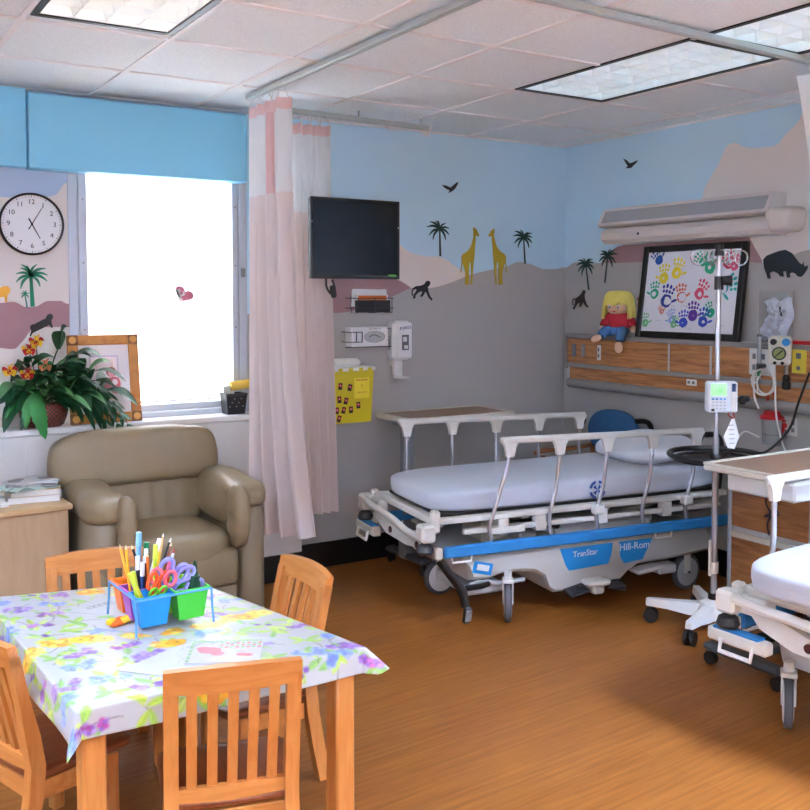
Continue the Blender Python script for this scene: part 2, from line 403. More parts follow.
# north wall: mural wall with the curtain side and TV, window opening in the left portion
WX0, WX1, WZ0, WZ1 = -3.385, -2.395, 0.985, 2.42
g = G()
T = 0.16
g.mi = 0
g.box(((WX1 + 0.2) / 2, T / 2, CEIL / 2 + 0.1), (0.2 - WX1, T, CEIL + 0.2))                       # TV side
g.mi = 1
g.box(((XL - 0.2 + WX0) / 2, T / 2, CEIL / 2 + 0.1), (WX0 - XL + 0.2, T, CEIL + 0.2))              # clock side
g.box(((WX0 + WX1) / 2, T / 2, WZ0 / 2), (WX1 - WX0, T, WZ0))
g.box(((WX0 + WX1) / 2, T / 2, (WZ1 + CEIL + 0.2) / 2), (WX1 - WX0, T, CEIL + 0.2 - WZ1))
structure('wall_north', g, [mural_n, mural_w])
g = G(); g.box((0.08, YB / 2, CEIL / 2 + 0.1), (0.16, -YB, CEIL + 0.2)); structure('wall_east', g, mural_e)
g = G(); g.box((XL - 0.08, YB / 2, CEIL / 2 + 0.1), (0.16, -YB, CEIL + 0.2)); structure('wall_west', g, plain_wall)
g = G(); g.box((XL / 2, YB - 0.08, CEIL / 2 + 0.1), (-XL + 0.4, 0.16, CEIL + 0.2)); structure('wall_south', g, plain_wall)

# low radiator cover under the window, with its ledge
cover = mat('radiator_cover_enamel', (214, 211, 208), 0.45)
g = G(); g.box(((XL - 2.12) / 2, -0.065, 0.55), (-2.12 - XL, 0.13, 0.80), 0.004)
for x in (-5.2, -4.4, -3.63, -2.86): g.box((x, -0.132, 0.55), (0.008, 0.006, 0.78))
structure('trim_1', g, cover)
g = G(); g.box(((XL - 2.12) / 2, -0.06, 0.968), (-2.12 - XL, 0.165, 0.035), 0.006); structure('trim_2', g, mat('ledge_enamel', (226, 223, 220), 0.35))
base_black = mat('black_vinyl_base', (20, 18, 18), 0.4)
g = G(); g.box((-1.05, -0.006, 0.078), (2.14, 0.012, 0.156), 0.003); g.box(((XL - 2.12) / 2, -0.07, 0.078), (-2.12 - XL, 0.145, 0.156), 0.003); structure('baseboard_north', g, base_black)
g = G(); g.box((-0.006, YB / 2, 0.078), (0.012, -YB - 0.05, 0.156), 0.003); structure('baseboard_east', g, base_black)

# window
w = bpy.data.objects.new('window_1', None); col.objects.link(w); w['kind'] = 'structure'
g = G()
for x0, x1 in ((WX0, WX0 + 0.05), (WX0 + 0.054, WX0 + 0.098), (WX1 - 0.05, WX1), (WX1 - 0.09, WX1 - 0.054)):
    g.box(((x0 + x1) / 2, 0.05, (WZ0 + WZ1) / 2), (x1 - x0, 0.10, WZ1 - WZ0), 0.004)
g.box(((WX0 + WX1) / 2, 0.05, WZ0 + 0.014), (WX1 - WX0, 0.11, 0.028), 0.003)
g.box(((WX0 + WX1) / 2, 0.06, WZ0 + 0.05), (WX1 - WX0, 0.08, 0.036), 0.004)
g.box(((WX0 + WX1) / 2, 0.05, WZ1 - 0.03), (WX1 - WX0, 0.10, 0.06), 0.004)
obj('window_frame', g, mat('window_aluminium', (196, 203, 214), 0.35, metal=0.15), w, 30, 'structure')
g = G()
for z in (1.15, 1.47, 1.82, 2.15):
    for x in (WX0 + 0.076, WX1 - 0.072): g.cyl((x, -0.001, z), (x, -0.004, z), 0.005, seg=8)
g.box((WX1 - 0.03, -0.012, 1.78), (0.022, 0.02, 0.05), 0.004); 
obj('frame_screw', g, mid_grey, w, 30, 'structure')
g = G(); g.box(((WX0 + WX1) / 2, 0.125, (WZ0 + WZ1) / 2), (WX1 - WX0 - 0.1, 0.006, WZ1 - WZ0 - 0.08))
obj('glass', g, mat('window_glass', (245, 250, 255), 0.02, trans=1.0, alpha=0.3), w, 0, 'structure')

# pale slatted blind, glowing with the daylight behind it
def blind_mat():
    m = bpy.data.materials.new('blind_slats'); m.use_nodes = True
    nt = m.node_tree; nt.nodes.clear(); N, K = nt.nodes.new, nt.links.new
    d = N('ShaderNodeBsdfDiffuse'); t = N('ShaderNodeBsdfTranslucent'); mx = N('ShaderNodeMixShader'); o = N('ShaderNodeOutputMaterial')
    d.inputs[0].default_value = lin((246, 246, 248)); t.inputs[0].default_value = lin((248, 249, 252)); mx.inputs[0].default_value = 0.6
    K(d.outputs[0], mx.inputs[1]); K(t.outputs[0], mx.inputs[2]); K(mx.outputs[0], o.inputs[0]); return m
bl = thing('window_blind', 'closed white slatted blind filling the bright window behind the armchair', 'blind', ((WX0 + WX1) / 2 - 0.006, 0.07, 1.06))
bw = 0.835
g = G(); nsl = 70; pit = (WZ1 - 0.06 - 1.07) / nsl
for i in range(nsl):
    g.box((0, 0, 0.012 + pit * (i + 0.5)), (bw, 0.0012, pit * 1.06), 0, rot=(R(12), 0, 0))
obj('slats', g, blind_mat(), bl, 0)
g = G(); g.box((0, 0, 0.004), (bw, 0.014, 0.012), 0.002); obj('bottom_rail', g, white_plastic, bl)
g = G()
for i in range(nsl):
    for sx in (-1, 1): g.box((sx * (bw / 2 - 0.008), -0.0045, 0.012 + pit * (i + 0.5)), (0.004, 0.003, 0.007))
obj('edge_cord', g, mat('blind_cord', (172, 178, 196), 0.6), bl, 0)

# heart sticker on the blind
pinks = mat('pink_sticker', (226, 130, 160), 0.5)
def heart_pts(sx, sz, n=28):
    out = []
    for i in range(n):
        t = 2 * math.pi * i / n
        out.append((sx * 16 * math.sin(t) ** 3 / 17, sz * (13 * math.cos(t) - 5 * math.cos(2 * t) - 2 * math.cos(3 * t) - math.cos(4 * t)) / 17))
    return out
g = G(); Mh = frame((-2.752, 0.058, 1.655), (math.cos(R(-28)), 0, math.sin(R(-28))), (-math.sin(R(-28)), 0, math.cos(R(-28)))); g.prism(heart_pts(0.062, 0.052), 0.002, Mh)
st = obj('heart_sticker', g, pinks); tag(st, 'pink and white heart-shaped sticker on the window blind', 'sticker')
g = G(); g.prism([(a - 0.022, b - 0.004) for a, b in heart_pts(0.03, 0.026)], 0.001, Mh @ Matrix.Translation((0, 0, 0.0025)))
g.prism([(0.0, -0.05), (-0.055, 0.0), (-0.05, 0.012), (0.01, -0.03)], 0.001, Mh @ Matrix.Translation((0, 0, 0.0025)))
obj('white_print', g, mat('sticker_white', (250, 246, 250), 0.5), st)
g = G(); g.cyl((-0.018, 0.005, 0.003), (-0.018, 0.005, 0.0045), 0.01, seg=10); g.T = Mh
g2 = G(); g2.T = Mh; g2.prism([(-0.028, 0.0), (-0.012, -0.01), (-0.008, 0.008), (-0.022, 0.012)], 0.001, Matrix.Translation((0, 0, 0.004)))
obj('pink_print', g2, pinks, st)

# blue boxed valances above the window wall
val = mat('sky_blue_board', (138, 210, 242), 0.55, var=0.03, vscale=3)
g = G(); g.box(((-3.585 - 2.43) / 2, -0.05, 2.468), (1.155, 0.10, 0.372), 0.004)
tag(obj('window_valance', g, val), 'long sky-blue boxed valance directly above the bright window', 'valance')
g = G(); g.box(((XL - 3.59) / 2, -0.035, 2.482), (-3.59 - XL, 0.07, 0.388), 0.004)
tag(obj('wall_valance', g, val), 'sky-blue boxed valance set slightly back, above the wall clock', 'valance')

# ceiling with recessed lights
FIX = [(-1.492, -0.898, -2.425, -1.30), (-1.492, -0.898, -3.60, -2.485), (-3.81, -3.275, -2.50, -1.355),
       (-1.492, -0.898, -5.6, -4.48), (-3.81, -3.275, -5.2, -4.05), (-5.6, -5.02, -3.2, -2.05), (-5.6, -5.02, -6.2, -5.05), (-3.81, -3.275, -7.1, -5.95)]  # unseen fixtures, added to brighten the room
xs = [-0.24, -0.862, -1.492 + 0.014, -2.08, -2.70, -3.26, -3.83, -4.43, -5.01, -5.62]
ys = [-0.64, -1.285, -1.90, -2.455, -3.07, -3.63, -4.03, -4.46, -5.22, -5.9, -6.6]
def tile_mat():
    m = bpy.data.materials.new('ceiling_tile'); m.use_nodes = True
    nt = m.node_tree; b = nt.nodes['Principled BSDF']; N, K = nt.nodes.new, nt.links.new
    geo = N('ShaderNodeNewGeometry'); n = N('ShaderNodeTexNoise'); n.inputs['Scale'].default_value = 140; n.inputs['Detail'].default_value = 2
    K(geo.outputs['Position'], n.inputs['Vector'])
    cr = N('ShaderNodeValToRGB'); K(n.outputs['Fac'], cr.inputs['Fac'])
    cr.color_ramp.elements[0].position = 0.3; cr.color_ramp.elements[0].color = lin((226, 234, 236)); cr.color_ramp.elements[1].position = 0.6; cr.color_ramp.elements[1].color = lin((240, 247, 249))
    K(cr.outputs['Color'], b.inputs['Base Color']); b.inputs['Roughness'].default_value = 0.85
    return m
cx = sorted({XL - 0.2, 0.2, *[f[0] for f in FIX], *[f[1] for f in FIX]}); cy = sorted({YB - 0.2, 0.2, *[f[2] for f in FIX], *[f[3] for f in FIX]})
g = G()
for i in range(len(cx) - 1):
    for j in range(len(cy) - 1):
        mx_, my_ = (cx[i] + cx[i + 1]) / 2, (cy[j] + cy[j + 1]) / 2
        if any(f[0] < mx_ < f[1] and f[2] < my_ < f[3] for f in FIX): continue
        g.add([(cx[i], cy[j], CEIL), (cx[i + 1], cy[j], CEIL), (cx[i + 1], cy[j + 1], CEIL), (cx[i], cy[j + 1], CEIL)], [(3, 2, 1, 0)])
g.box((XL / 2, YB / 2, CEIL + 0.32), (-XL + 0.4, -YB + 0.4, 0.05))
ceil = structure('ceiling', g, tile_mat())
g = G()
def bar_segments(fixed, lo, hi, horiz):
    cuts = []
    for f in FIX:
        a0, a1, b0, b1 = (f[2], f[3], f[0], f[1]) if horiz else (f[0], f[1], f[2], f[3])
        if a0 + 0.005 < fixed < a1 - 0.005: cuts.append((b0, b1))
    out = []; p = lo
    for c0, c1 in sorted(cuts):
        if c0 > p: out.append((p, c0))
        p = max(p, c1)
    if p < hi: out.append((p, hi))
    return out
for x in xs:
    for a, b_ in bar_segments(x, YB, 0, False): g.box((x, (a + b_) / 2, CEIL - 0.003), (0.024, b_ - a, 0.008))
for y in ys:
    for a, b_ in bar_segments(y, XL, 0, True): g.box(((a + b_) / 2, y, CEIL - 0.0025), (b_ - a, 0.024, 0.008))
g.box((XL / 2, -0.012, CEIL - 0.003), (-XL, 0.024, 0.008)); g.box((-0.012, YB / 2, CEIL - 0.003), (0.024, -YB, 0.008))
obj('ceiling_grid', g, mat('grid_white', (236, 234, 234), 0.5), ceil, 0, 'structure')

louver = mat('louver_white', (236, 240, 242), 0.3)
lamp_cool = mat('lamp_cool', (214, 240, 248), 0.5, emit=LAMP_COOL)
lamp_warm = mat('lamp_warm', (255, 250, 240), 0.5, emit=LAMP_WARM)
fill_room = mat('fill_room', (212, 228, 255), 0.5, emit=FILL_ROOM); fill_near = mat('fill_near', (212, 228, 255), 0.5, emit=FILL_NEAR); fill_rear = mat('fill_rear', (212, 228, 255), 0.5, emit=FILL_REAR)  # panels of the added out-of-view fixtures, each set for fill
LAB = ['louvred ceiling light over the stretcher, its near end crossing the curtain track', 'louvred ceiling light at the top right corner, beyond the curtain track', 'warm louvred ceiling light above the window side of the room',
       'added fill light in the ceiling at the rear right, behind the viewer', 'added fill light in the ceiling in the middle, behind the viewer', 'added fill light in the ceiling, out of view along the left wall, towards the window', 'added fill light in the ceiling, out of view at the rear left corner', 'added fill light in the ceiling, out of view nearest the rear wall']
for k, f in enumerate(FIX):
    x0, x1, y0, y1 = f; cxx, cyy = (x0 + x1) / 2, (y0 + y1) / 2; wx, wy = x1 - x0, y1 - y0
    t = thing('ceiling_light', LAB[k], 'ceiling light', (cxx, cyy, CEIL), 0, 'recessed louvred ceiling lights')
    g = G()
    for sx in (-1, 1): g.box((sx * (wx / 2 - 0.012), 0, 0.0), (0.024, wy, 0.012))
    for sy in (-1, 1): g.box((0, sy * (wy / 2 - 0.012), 0.0), (wx - 0.048, 0.024, 0.012))
    obj('trim_frame', g, black_plastic, t, 0)
    g = G()
    for sx in (-1, 1): g.box((sx * (wx / 2 - 0.022), 0, 0.055), (0.012, wy, 0.11))
    for sy in (-1, 1): g.box((0, sy * (wy / 2 - 0.022), 0.055), (wx - 0.04, 0.012, 0.11))
    obj('housing', g, louver, t, 0)
    g = G(); nx_, ny_ = 4, 9
    def blade(p0, p1, horiz):
        # parabolic blade: wide at the top, a thin edge at the bottom
        a, b_ = Vector(p0), Vector(p1); d = (b_ - a).normalized(); n_ = Vector((-d.y, d.x, 0))
        prof = [(0.0015, 0.004), (0.004, 0.02), (0.012, 0.042), (0.018, 0.052)]
        vs = []
        for q in (a, b_):
            for wd, zz in prof: vs.append(q + n_ * wd + Vector((0, 0, zz)))
            for wd, zz in reversed(prof): vs.append(q - n_ * wd + Vector((0, 0, zz)))
        m_ = len(prof) * 2
        g.add(vs, [tuple(range(m_)), tuple(range(m_, 2 * m_))] + [(i, (i + 1) % m_, m_ + (i + 1) % m_, m_ + i) for i in range(m_)])
    for i in range(1, nx_): xx = -wx / 2 + 0.028 + (wx - 0.056) * i / nx_; blade((xx, -wy / 2 + 0.03, 0), (xx, wy / 2 - 0.03, 0), False)
    for j in range(1, ny_): yy = -wy / 2 + 0.028 + (wy - 0.056) * j / ny_; blade((-wx / 2 + 0.03, yy, 0), (wx / 2 - 0.03, yy, 0), True)
    obj('louver', g, louver, t, 50)
    g = G(); g.box((0, 0, 0.112), (wx - 0.03, wy - 0.03, 0.008))
    obj('lamp_panel', g, (lamp_cool if k < 2 else lamp_warm if k == 2 else fill_rear if k == 3 else fill_near if k == 4 else fill_room), t, 0)

# curtain tracks
track_m = mat('track_aluminium', (186, 194, 192), 0.4, metal=0.3)
def track(label, p0, p1, hang=0.0):
    t = thing('curtain_track', label, 'curtain track', p0, 0, 'ceiling curtain tracks')
    a = Vector((0, 0, 0)); b_ = Vector(p1) - Vector(p0); d = b_.normalized(); g = G()
    L = b_.length; an = math.atan2(d.y, d.x)
    g.box(tuple(b_ / 2), (L, 0.034, 0.026), 0.003, rot=(0, 0, an)); g.box(tuple(b_ / 2 - Vector((0, 0, 0.0135))), (L, 0.012, 0.004), 0, rot=(0, 0, an))
    obj('rail', g, track_m, t)
    g = G()
    if hang > 0:
        for q in (0.06, 0.5, 0.94): g.cyl(tuple(b_ * q), tuple(b_ * q + Vector((0, 0, hang))), 0.006, seg=8)
        obj('hanger', g, track_m, t)
    for q in ((0.0, 1.0)): g = G(); g.box(tuple(b_ * q), (0.014, 0.04, 0.032), 0.003, rot=(0, 0, an)); obj('end_cap', g, white_plastic, t)
    return t
track('curtain track running from the window wall out across the ceiling', (-2.585, -0.48, 2.665), (-2.575, -5.2, 2.665))
t2 = track('short curtain track hanging just in front of the mural wall, above the television', (-2.37, -0.42, 2.64), (-1.39, -0.36, 2.64), 0.048)
g = G()
for x in (0.70, 0.725, 0.93, 0.945, 0.955, 0.965, 0.975):
    g.tube([(x, 0.06 * x, -0.014), (x, 0.06 * x, -0.03), (x + 0.004, 0.06 * x - 0.006, -0.04), (x, 0.06 * x, -0.05)], 0.003, 6)
obj('empty_hook', g, white_plastic, t2)
track('curtain track crossing under the ceiling lights to the right-hand curtain', (-3.3, -2.605, 2.665), (-0.10, -2.475, 2.665))
# ------------------------------------------------------------------ curtains
def fabric(name, rgb, alpha=1.0, transl=0.25):
    m = bpy.data.materials.new(name); m.use_nodes = True
    nt = m.node_tree; b = nt.nodes['Principled BSDF']; N, K = nt.nodes.new, nt.links.new
    b.inputs['Base Color'].default_value = lin(rgb); b.inputs['Roughness'].default_value = 0.85
    b.inputs['Sheen Weight'].default_value = 0.15
    tr = N('ShaderNodeBsdfTranslucent'); tr.inputs[0].default_value = lin(rgb)
    mx = N('ShaderNodeMixShader'); mx.inputs[0].default_value = transl
    K(b.outputs[0], mx.inputs[1]); K(tr.outputs[0], mx.inputs[2]); out = mx
    if alpha < 1:
        tp = N('ShaderNodeBsdfTransparent'); m2 = N('ShaderNodeMixShader'); m2.inputs[0].default_value = alpha
        K(tp.outputs[0], m2.inputs[1]); K(mx.outputs[0], m2.inputs[2]); out = m2
    K(out.outputs[0], nt.nodes['Material Output'].inputs['Surface'])
    return m
pink_cloth = fabric('pink_curtain_cloth', (232, 219, 215)); pink_band = fabric('pink_heading_band', (240, 206, 203))
mesh_cloth = fabric('white_mesh_netting', (246, 246, 246), 0.9, 0.4); pink_stripe = fabric('pink_side_hem', (232, 190, 190))

def curtain(label, top, bot, ztop, zseam, zbot, folds, amp_t, amp_b, stripe=None, hooks=9, pw=1.6, seed=1, light=False):
    """top, bot: plan polylines (list of xy) the cloth follows at heading and hem."""
    rr = random.Random(seed); ph = [rr.uniform(0, 6.28) for _ in range(4)]
    t = thing('privacy_curtain', label, 'curtain', (top[0][0], top[0][1], 0), 0, 'cubicle curtains')
    org = Vector((top[0][0], top[0][1], 0))
    def along(pl, s):
        L = [(Vector(pl[i + 1]) - Vector(pl[i])).length for i in range(len(pl) - 1)]; tot = sum(L); d = s * tot
        for i, l in enumerate(L):
            if d <= l or i == len(L) - 1:
                a, b_ = Vector(pl[i]), Vector(pl[i + 1]); u = (b_ - a).normalized()
                return a + u * d, Vector((-u.y, u.x))
            d -= l
    def P(s, z):
        q = (ztop - z) / (ztop - zbot); q2 = q ** pw
        a, na = along(top, s); b_, nb = along(bot, s)
        c = a * (1 - q2) + b_ * q2; n = (na * (1 - q2) + nb * q2).normalized()
        am = amp_t * (1 - q) + amp_b * q
        off = am * math.sin(2 * math.pi * folds * s + ph[0] + 0.5 * math.sin(5 * s + ph[1]) + 0.5 * q * math.sin(7 * s + ph[2]))
        off += am * 0.35 * math.sin(2 * math.pi * folds * 2.3 * s + ph[3]) * (1 - 0.5 * q)
        p = c + n * off
        return (p.x - org.x, p.y - org.y, z)
    NU = 150
    def band(name, z0, z1, m, nz=12, s0=0.0, s1=1.0, off=0.0):
        g = G(); g.grid(lambda a, b_: P(s0 + (s1 - s0) * a, z0 + (z1 - z0) * b_), int(NU * (s1 - s0)) + 4, nz)
        return obj(name, g, m, t, 60)
    band('heading_band', ztop - 0.055, ztop, pink_band if not light else mesh_cloth, 3)
    if stripe:
        band('mesh_panel', zseam, ztop - 0.055, mesh_cloth, 10, 0, stripe[0]); band('pink_hem_strip', zseam, ztop - 0.055, pink_stripe, 10, *stripe)
        if stripe[1] < 0.99: band('mesh_panel', zseam, ztop - 0.055, mesh_cloth, 10, stripe[1], 1)
    else:
        band('mesh_panel', zseam, ztop - 0.055, mesh_cloth, 10)
    band('cloth_panel', zbot, zseam, pink_cloth if not light else mesh_cloth, 30)
    for k in range(hooks):
        s = (k + 0.5) / hooks; x, y, z = P(s, ztop)
        a, _ = along(top, s)
        g = G(); g.tube([(a.x - org.x, a.y - org.y, CEIL - 0.045 if not light else CEIL - 0.04), (x * .5 + (a.x - org.x) * .5, y * .5 + (a.y - org.y) * .5, ztop + 0.03), (x, y, ztop + 0.004), (x + 0.006, y - 0.006, ztop - 0.008)], 0.0025, 5)
        obj('hook', g, mat('hook_nylon', (216, 216, 210), 0.4), t)
    return t
curtain('pink cubicle curtain gathered beside the window, the longer one nearer the armchair', [(-2.585, -0.53), (-2.575, -0.93)], [(-2.60, -0.47), (-2.50, -0.66), (-2.395, -0.84)],
        2.60, 2.15, 0.42, 4.2, 0.032, 0.04, stripe=(0.60, 0.68), hooks=7, pw=2.6, seed=4)
curtain('pink cubicle curtain gathered behind the television, hanging on the short track', [(-2.345, -0.425), (-2.08, -0.415)], [(-2.30, -0.43), (-2.03, -0.41)],
        2.575, 2.10, 0.44, 4.5, 0.026, 0.034, hooks=9, seed=9)
curtain('white mesh curtain at the right edge, drawn aside near the headboard lamp', [(-0.885, -2.505), (-0.25, -2.48)], [(-0.33, -2.50), (-0.08, -2.49)],
        2.60, 2.15, 0.45, 7, 0.03, 0.04, hooks=8, pw=0.9, seed=12, light=True)

# ------------------------------------------------------------------ wall decals
dk_green = mat('decal_dark_green', (22, 62, 58), 0.5); decal_black = mat('decal_black', (22, 24, 28), 0.5); teal_green = mat('decal_teal_green', (16, 132, 96), 0.5)
ochre = mat('decal_ochre', (192, 166, 40), 0.55); slate = mat('decal_slate', (38, 50, 58), 0.55); decal_brown = mat('decal_brown', (52, 40, 40), 0.55); lion_y = mat('decal_lion_yellow', (232, 170, 50), 0.55)
MN = Matrix(((1, 0, 0, 0), (0, 0, 1, -0.0035), (0, 1, 0, 0), (0, 0, 0, 1)))     # (x, z) on the north wall
ME = Matrix(((0, 0, 1, -0.0035), (1, 0, 0, 0), (0, 1, 0, 0), (0, 0, 0, 1)))     # (y, z) on the east wall
def decal(name, key, M, m, label, cat, group=None):
    g = G(); g.prism(S[key], 0.0025, M)
    return tag(obj(name, g, m, None, 0), label, cat, group)
decal('giraffe_decal', 'giraffe_w', MN, ochre, 'mustard giraffe painted on the wall facing right, nearer the television', 'wall decal', 'giraffe pair')
decal('giraffe_decal', 'giraffe_e', MN, ochre, 'mustard giraffe painted on the wall facing left, nearer the room corner', 'wall decal', 'giraffe pair')
decal('bird_decal', 'bird_n', MN, decal_black, 'dark flying bird on the blue wall beside the television', 'wall decal', 'flying birds')
decal('bird_decal', 'bird_e', ME, decal_black, 'dark flying bird on the blue wall above the headboard lamp', 'wall decal', 'flying birds')
decal('monkey_decal', 'monkey_n', MN, decal_black, 'black walking monkey on the wall right of the television', 'wall decal', 'monkeys')
decal('monkey_decal', 'monkey_e', ME, decal_brown, 'brown monkey under the two palms, left of the doll', 'wall decal', 'monkeys')
decal('monkey_decal', 'monkey_w', MN, decal_black, 'black monkey on the mauve hill above the potted plant', 'wall decal', 'monkeys')
decal('rhinoceros_decal', 'rhino', ME, slate, 'dark slate rhinoceros on the wall right of the handprint picture', 'wall decal')
decal('lion_decal', 'lion', MN, lion_y, 'yellow lion at the left edge standing on the mauve hill', 'wall decal')
def palm(key, M, m, label, group, tw=0.012):
    c, base, *tips = [Vector(p) for p in S[key]]
    g = G(); d = (base - c).normalized(); n = Vector((-d.y, d.x))
    g.prism([tuple(c + n * tw * .4), tuple(base + n * tw * .6), tuple(base - n * tw * .6), tuple(c - n * tw * .4)], 0.0025, M)
    r = obj('palm_decal', g, m, None, 0)
    g = G()
    for i, tp in enumerate(tips):
        v = tp - c; L = v.length; s = v.normalized(); n = Vector((-s.y, s.x))
        if n.y < 0: n = -n
        up = 0.15 * L * (1.0 if abs(s.x) > 0.35 else 0.2)
        top, bot = [], []
        for k in range(7):
            q = k / 6; arch = math.sin(math.pi * q) * up; wd = 0.062 * L * math.sin(math.pi * (0.12 + 0.88 * q)) + 0.002
            p = c + v * q + n * arch
            top.append(tuple(p + n * wd)); bot.append(tuple(p - n * wd))
        g.prism(top + bot[::-1], 0.0020 + 0.00012 * i, M)
    obj('fronds', g, m, r, 0)
    tag(r, label, 'wall decal', group)
palm('palm_n1', MN, dk_green, 'dark palm tree on the wall left of the giraffes', 'palm trees')
palm('palm_n2', MN, dk_green, 'dark palm tree on the wall right of the giraffes, towards the corner', 'palm trees')
palm('palm_e1', ME, dk_green, 'dark palm tree directly above the brown monkey near the corner', 'palm trees')
palm('palm_e2', ME, dk_green, 'dark palm tree beside the left end of the headboard lamp', 'palm trees')
palm('palm_w', MN, teal_green, 'tall green palm tree under the wall clock', 'palm trees', 0.018)
palm('palm_s', MN, teal_green, 'tiny green palm beside the trunk of the tall palm under the clock', 'palm trees', 0.006)

# ------------------------------------------------------------------ wall clock
t = thing('wall_clock', 'round white wall clock with a thin black rim, left of the window', 'clock', (-3.565, -0.0, 2.010))
Mc = frame((0, 0, 0), (1, 0, 0), (0, 0, 1))      # local XY on the wall, +Z into the room (-Y)
g = G(); g.T = Mc; g.lathe([(0.150, 0.0), (0.157, 0.004), (0.157, 0.030), (0.152, 0.036), (0.147, 0.034), (0.146, 0.020)], seg=48); obj('rim', g, black_plastic, t)
g = G(); g.T = Mc; g.lathe([(0.1465, 0.012), (0.1465, 0.022)], seg=48); obj('face', g, mat('clock_face', (236, 238, 242), 0.5), t)
for k in range(1, 13):
    a = math.pi / 2 - k * math.pi / 6
    text('numeral', str(k), 0.034, Mc @ Matrix.Translation((0.111 * math.cos(a), 0.111 * math.sin(a), 0.0228)), black_plastic, t)
g = G(); g.T = Mc
for k in range(60):
    a = k * math.pi / 30; r0 = 0.134; r1 = 0.142 if k % 5 else 0.144
    n_ = Vector((-math.sin(a), math.cos(a), 0)) * (0.0006 if k % 5 else 0.0014); d = Vector((math.cos(a), math.sin(a), 0))
    z = Vector((0, 0, 0.0225)); g.add([d * r0 + n_ + z, d * r1 + n_ + z, d * r1 - n_ + z, d * r0 - n_ + z], [(0, 1, 2, 3)])
obj('minute_marks', g, black_plastic, t, 0)
def hand(name, ang, L, wd, z):
    g = G(); a = math.pi / 2 - R(ang); d = Vector((math.cos(a), math.sin(a))); n = Vector((-d.y, d.x))
    g.prism([tuple(-d * 0.032 + n * wd), tuple(d * L + n * wd * .5), tuple(d * L - n * wd * .5), tuple(-d * 0.032 - n * wd)], 0.0012, Mc @ Matrix.Translation((0, 0, z))); obj(name, g, black_plastic, t, 0)
hand('hour_hand', 152, 0.082, 0.0036, 0.0245); hand('minute_hand', 31, 0.112, 0.0026, 0.0265)
g = G(); g.T = Mc; g.lathe([(0.006, 0.024), (0.006, 0.029)], seg=12); obj('hub', g, black_plastic, t)
g = G(); g.T = Mc; g.lathe([(0.150, 0.031), (0.150, 0.0325)], seg=40); obj('lens', g, mat('clock_lens', (255, 255, 255), 0.03, trans=1.0, alpha=0.06), t)

# ------------------------------------------------------------------ television
t = thing('television', 'black flat television on a wall arm in front of the pink curtain', 'television', (-2.0, -0.575, 1.957), R(1))
g = G(); g.box((0, 0.02, 0), (0.555, 0.035, 0.432), 0.008); g.box((0, 0.045, -0.02), (0.40, 0.03, 0.30), 0.01); obj('casing', g, mat('tv_black', (14, 14, 16), 0.3), t)
g = G()
for sx in (-1, 1): g.box((sx * 0.271, 0.001, 0), (0.013, 0.008, 0.432), 0.002)
g.box((0, 0.001, 0.2095), (0.542, 0.008, 0.013), 0.002); g.box((0, 0.001, -0.2055), (0.542, 0.008, 0.021), 0.002); obj('bezel', g, black_plastic, t)
g = G(); g.box((0, 0.0035, 0.004), (0.53, 0.004, 0.40)); obj('screen', g, mat('tv_glass', (7, 7, 8), 0.22, spec=0.25), t, 0)
g = G(); g.box((0.228, -0.0035, -0.195), (0.05, 0.002, 0.009)); obj('energy_sticker', g, mat('green_sticker', (70, 150, 50), 0.5), t, 0)
for x, z in ((-0.271, 0.085), (0.268, 0.070)): g = G(); g.box((x, -0.004, z), (0.006, 0.003, 0.006)); obj('side_tab', g, white_plastic, t, 0)
g = G(); g.tube([(0, 0.05, -0.03), (0.05, 0.13, -0.03), (0.30, 0.30, -0.03), (0.29, 0.555, -0.03)], 0.024, 8); g.box((0.29, 0.56, -0.03), (0.14, 0.015, 0.22), 0.004); obj('wall_arm', g, black_plastic, t)
g = G(); g.tube([(-0.16, 0.05, -0.2), (-0.155, 0.055, -0.26), (-0.12, 0.06, -0.30), (-0.10, 0.06, -0.27), (-0.12, 0.055, -0.22)], 0.006, 6, sub=4); g.sq((-0.112, 0.06, -0.285), (0.016, 0.012, 0.035), 4, 4, rot=(0, R(-12), 0)); obj('cable', g, black_plastic, t)

# ------------------------------------------------------------------ wall dispensers beside the curtain
t = thing('leaflet_rack', 'wire wall rack holding boxes and leaflets under the television', 'rack', (-1.60, 0, 1.60))
wire = mat('dark_wire', (70, 70, 74), 0.4, metal=0.6)
g = G()
for z in (0.035, -0.025):
    g.tube([(-0.16, -0.004, z), (-0.13, -0.09, z), (0.13, -0.09, z), (0.15, -0.004, z)], 0.003, 6)
for x in (-0.12, 0, 0.12): g.tube([(x, -0.09, 0.035), (x, -0.09, -0.055), (x, -0.005, -0.055), (x, -0.005, 0.05)], 0.0025, 6)
obj('wire_frame', g, wire, t)
def small(name, label, cat, c, s, m, rot=None, b=0.003, group=None):
    g = G(); g.box((0, 0, 0), s, b); o = obj(name, g, m); o.location = c; o.rotation_euler = rot or (0, 0, 0); return tag(o, label, cat, group)
carton_w = mat('carton_white', (232, 232, 232), 0.6); carton_o = mat('carton_orange', (232, 120, 44), 0.6); carton_k = mat('carton_dark', (36, 38, 48), 0.5)
small('box', 'dark navy box at the front of the wall rack', 'box', (-1.602, -0.066, 1.585), (0.235, 0.03, 0.075), carton_k, group='boxes in the wall rack')
bx = small('box', 'orange and white box in the wall rack behind the navy box', 'box', (-1.595, -0.036, 1.602), (0.225, 0.026, 0.11), carton_w, group='boxes in the wall rack')
g = G(); g.box((0, -0.0135, 0.035), (0.2, 0.002, 0.028)); obj('orange_stripe', g, carton_o, bx, 0)
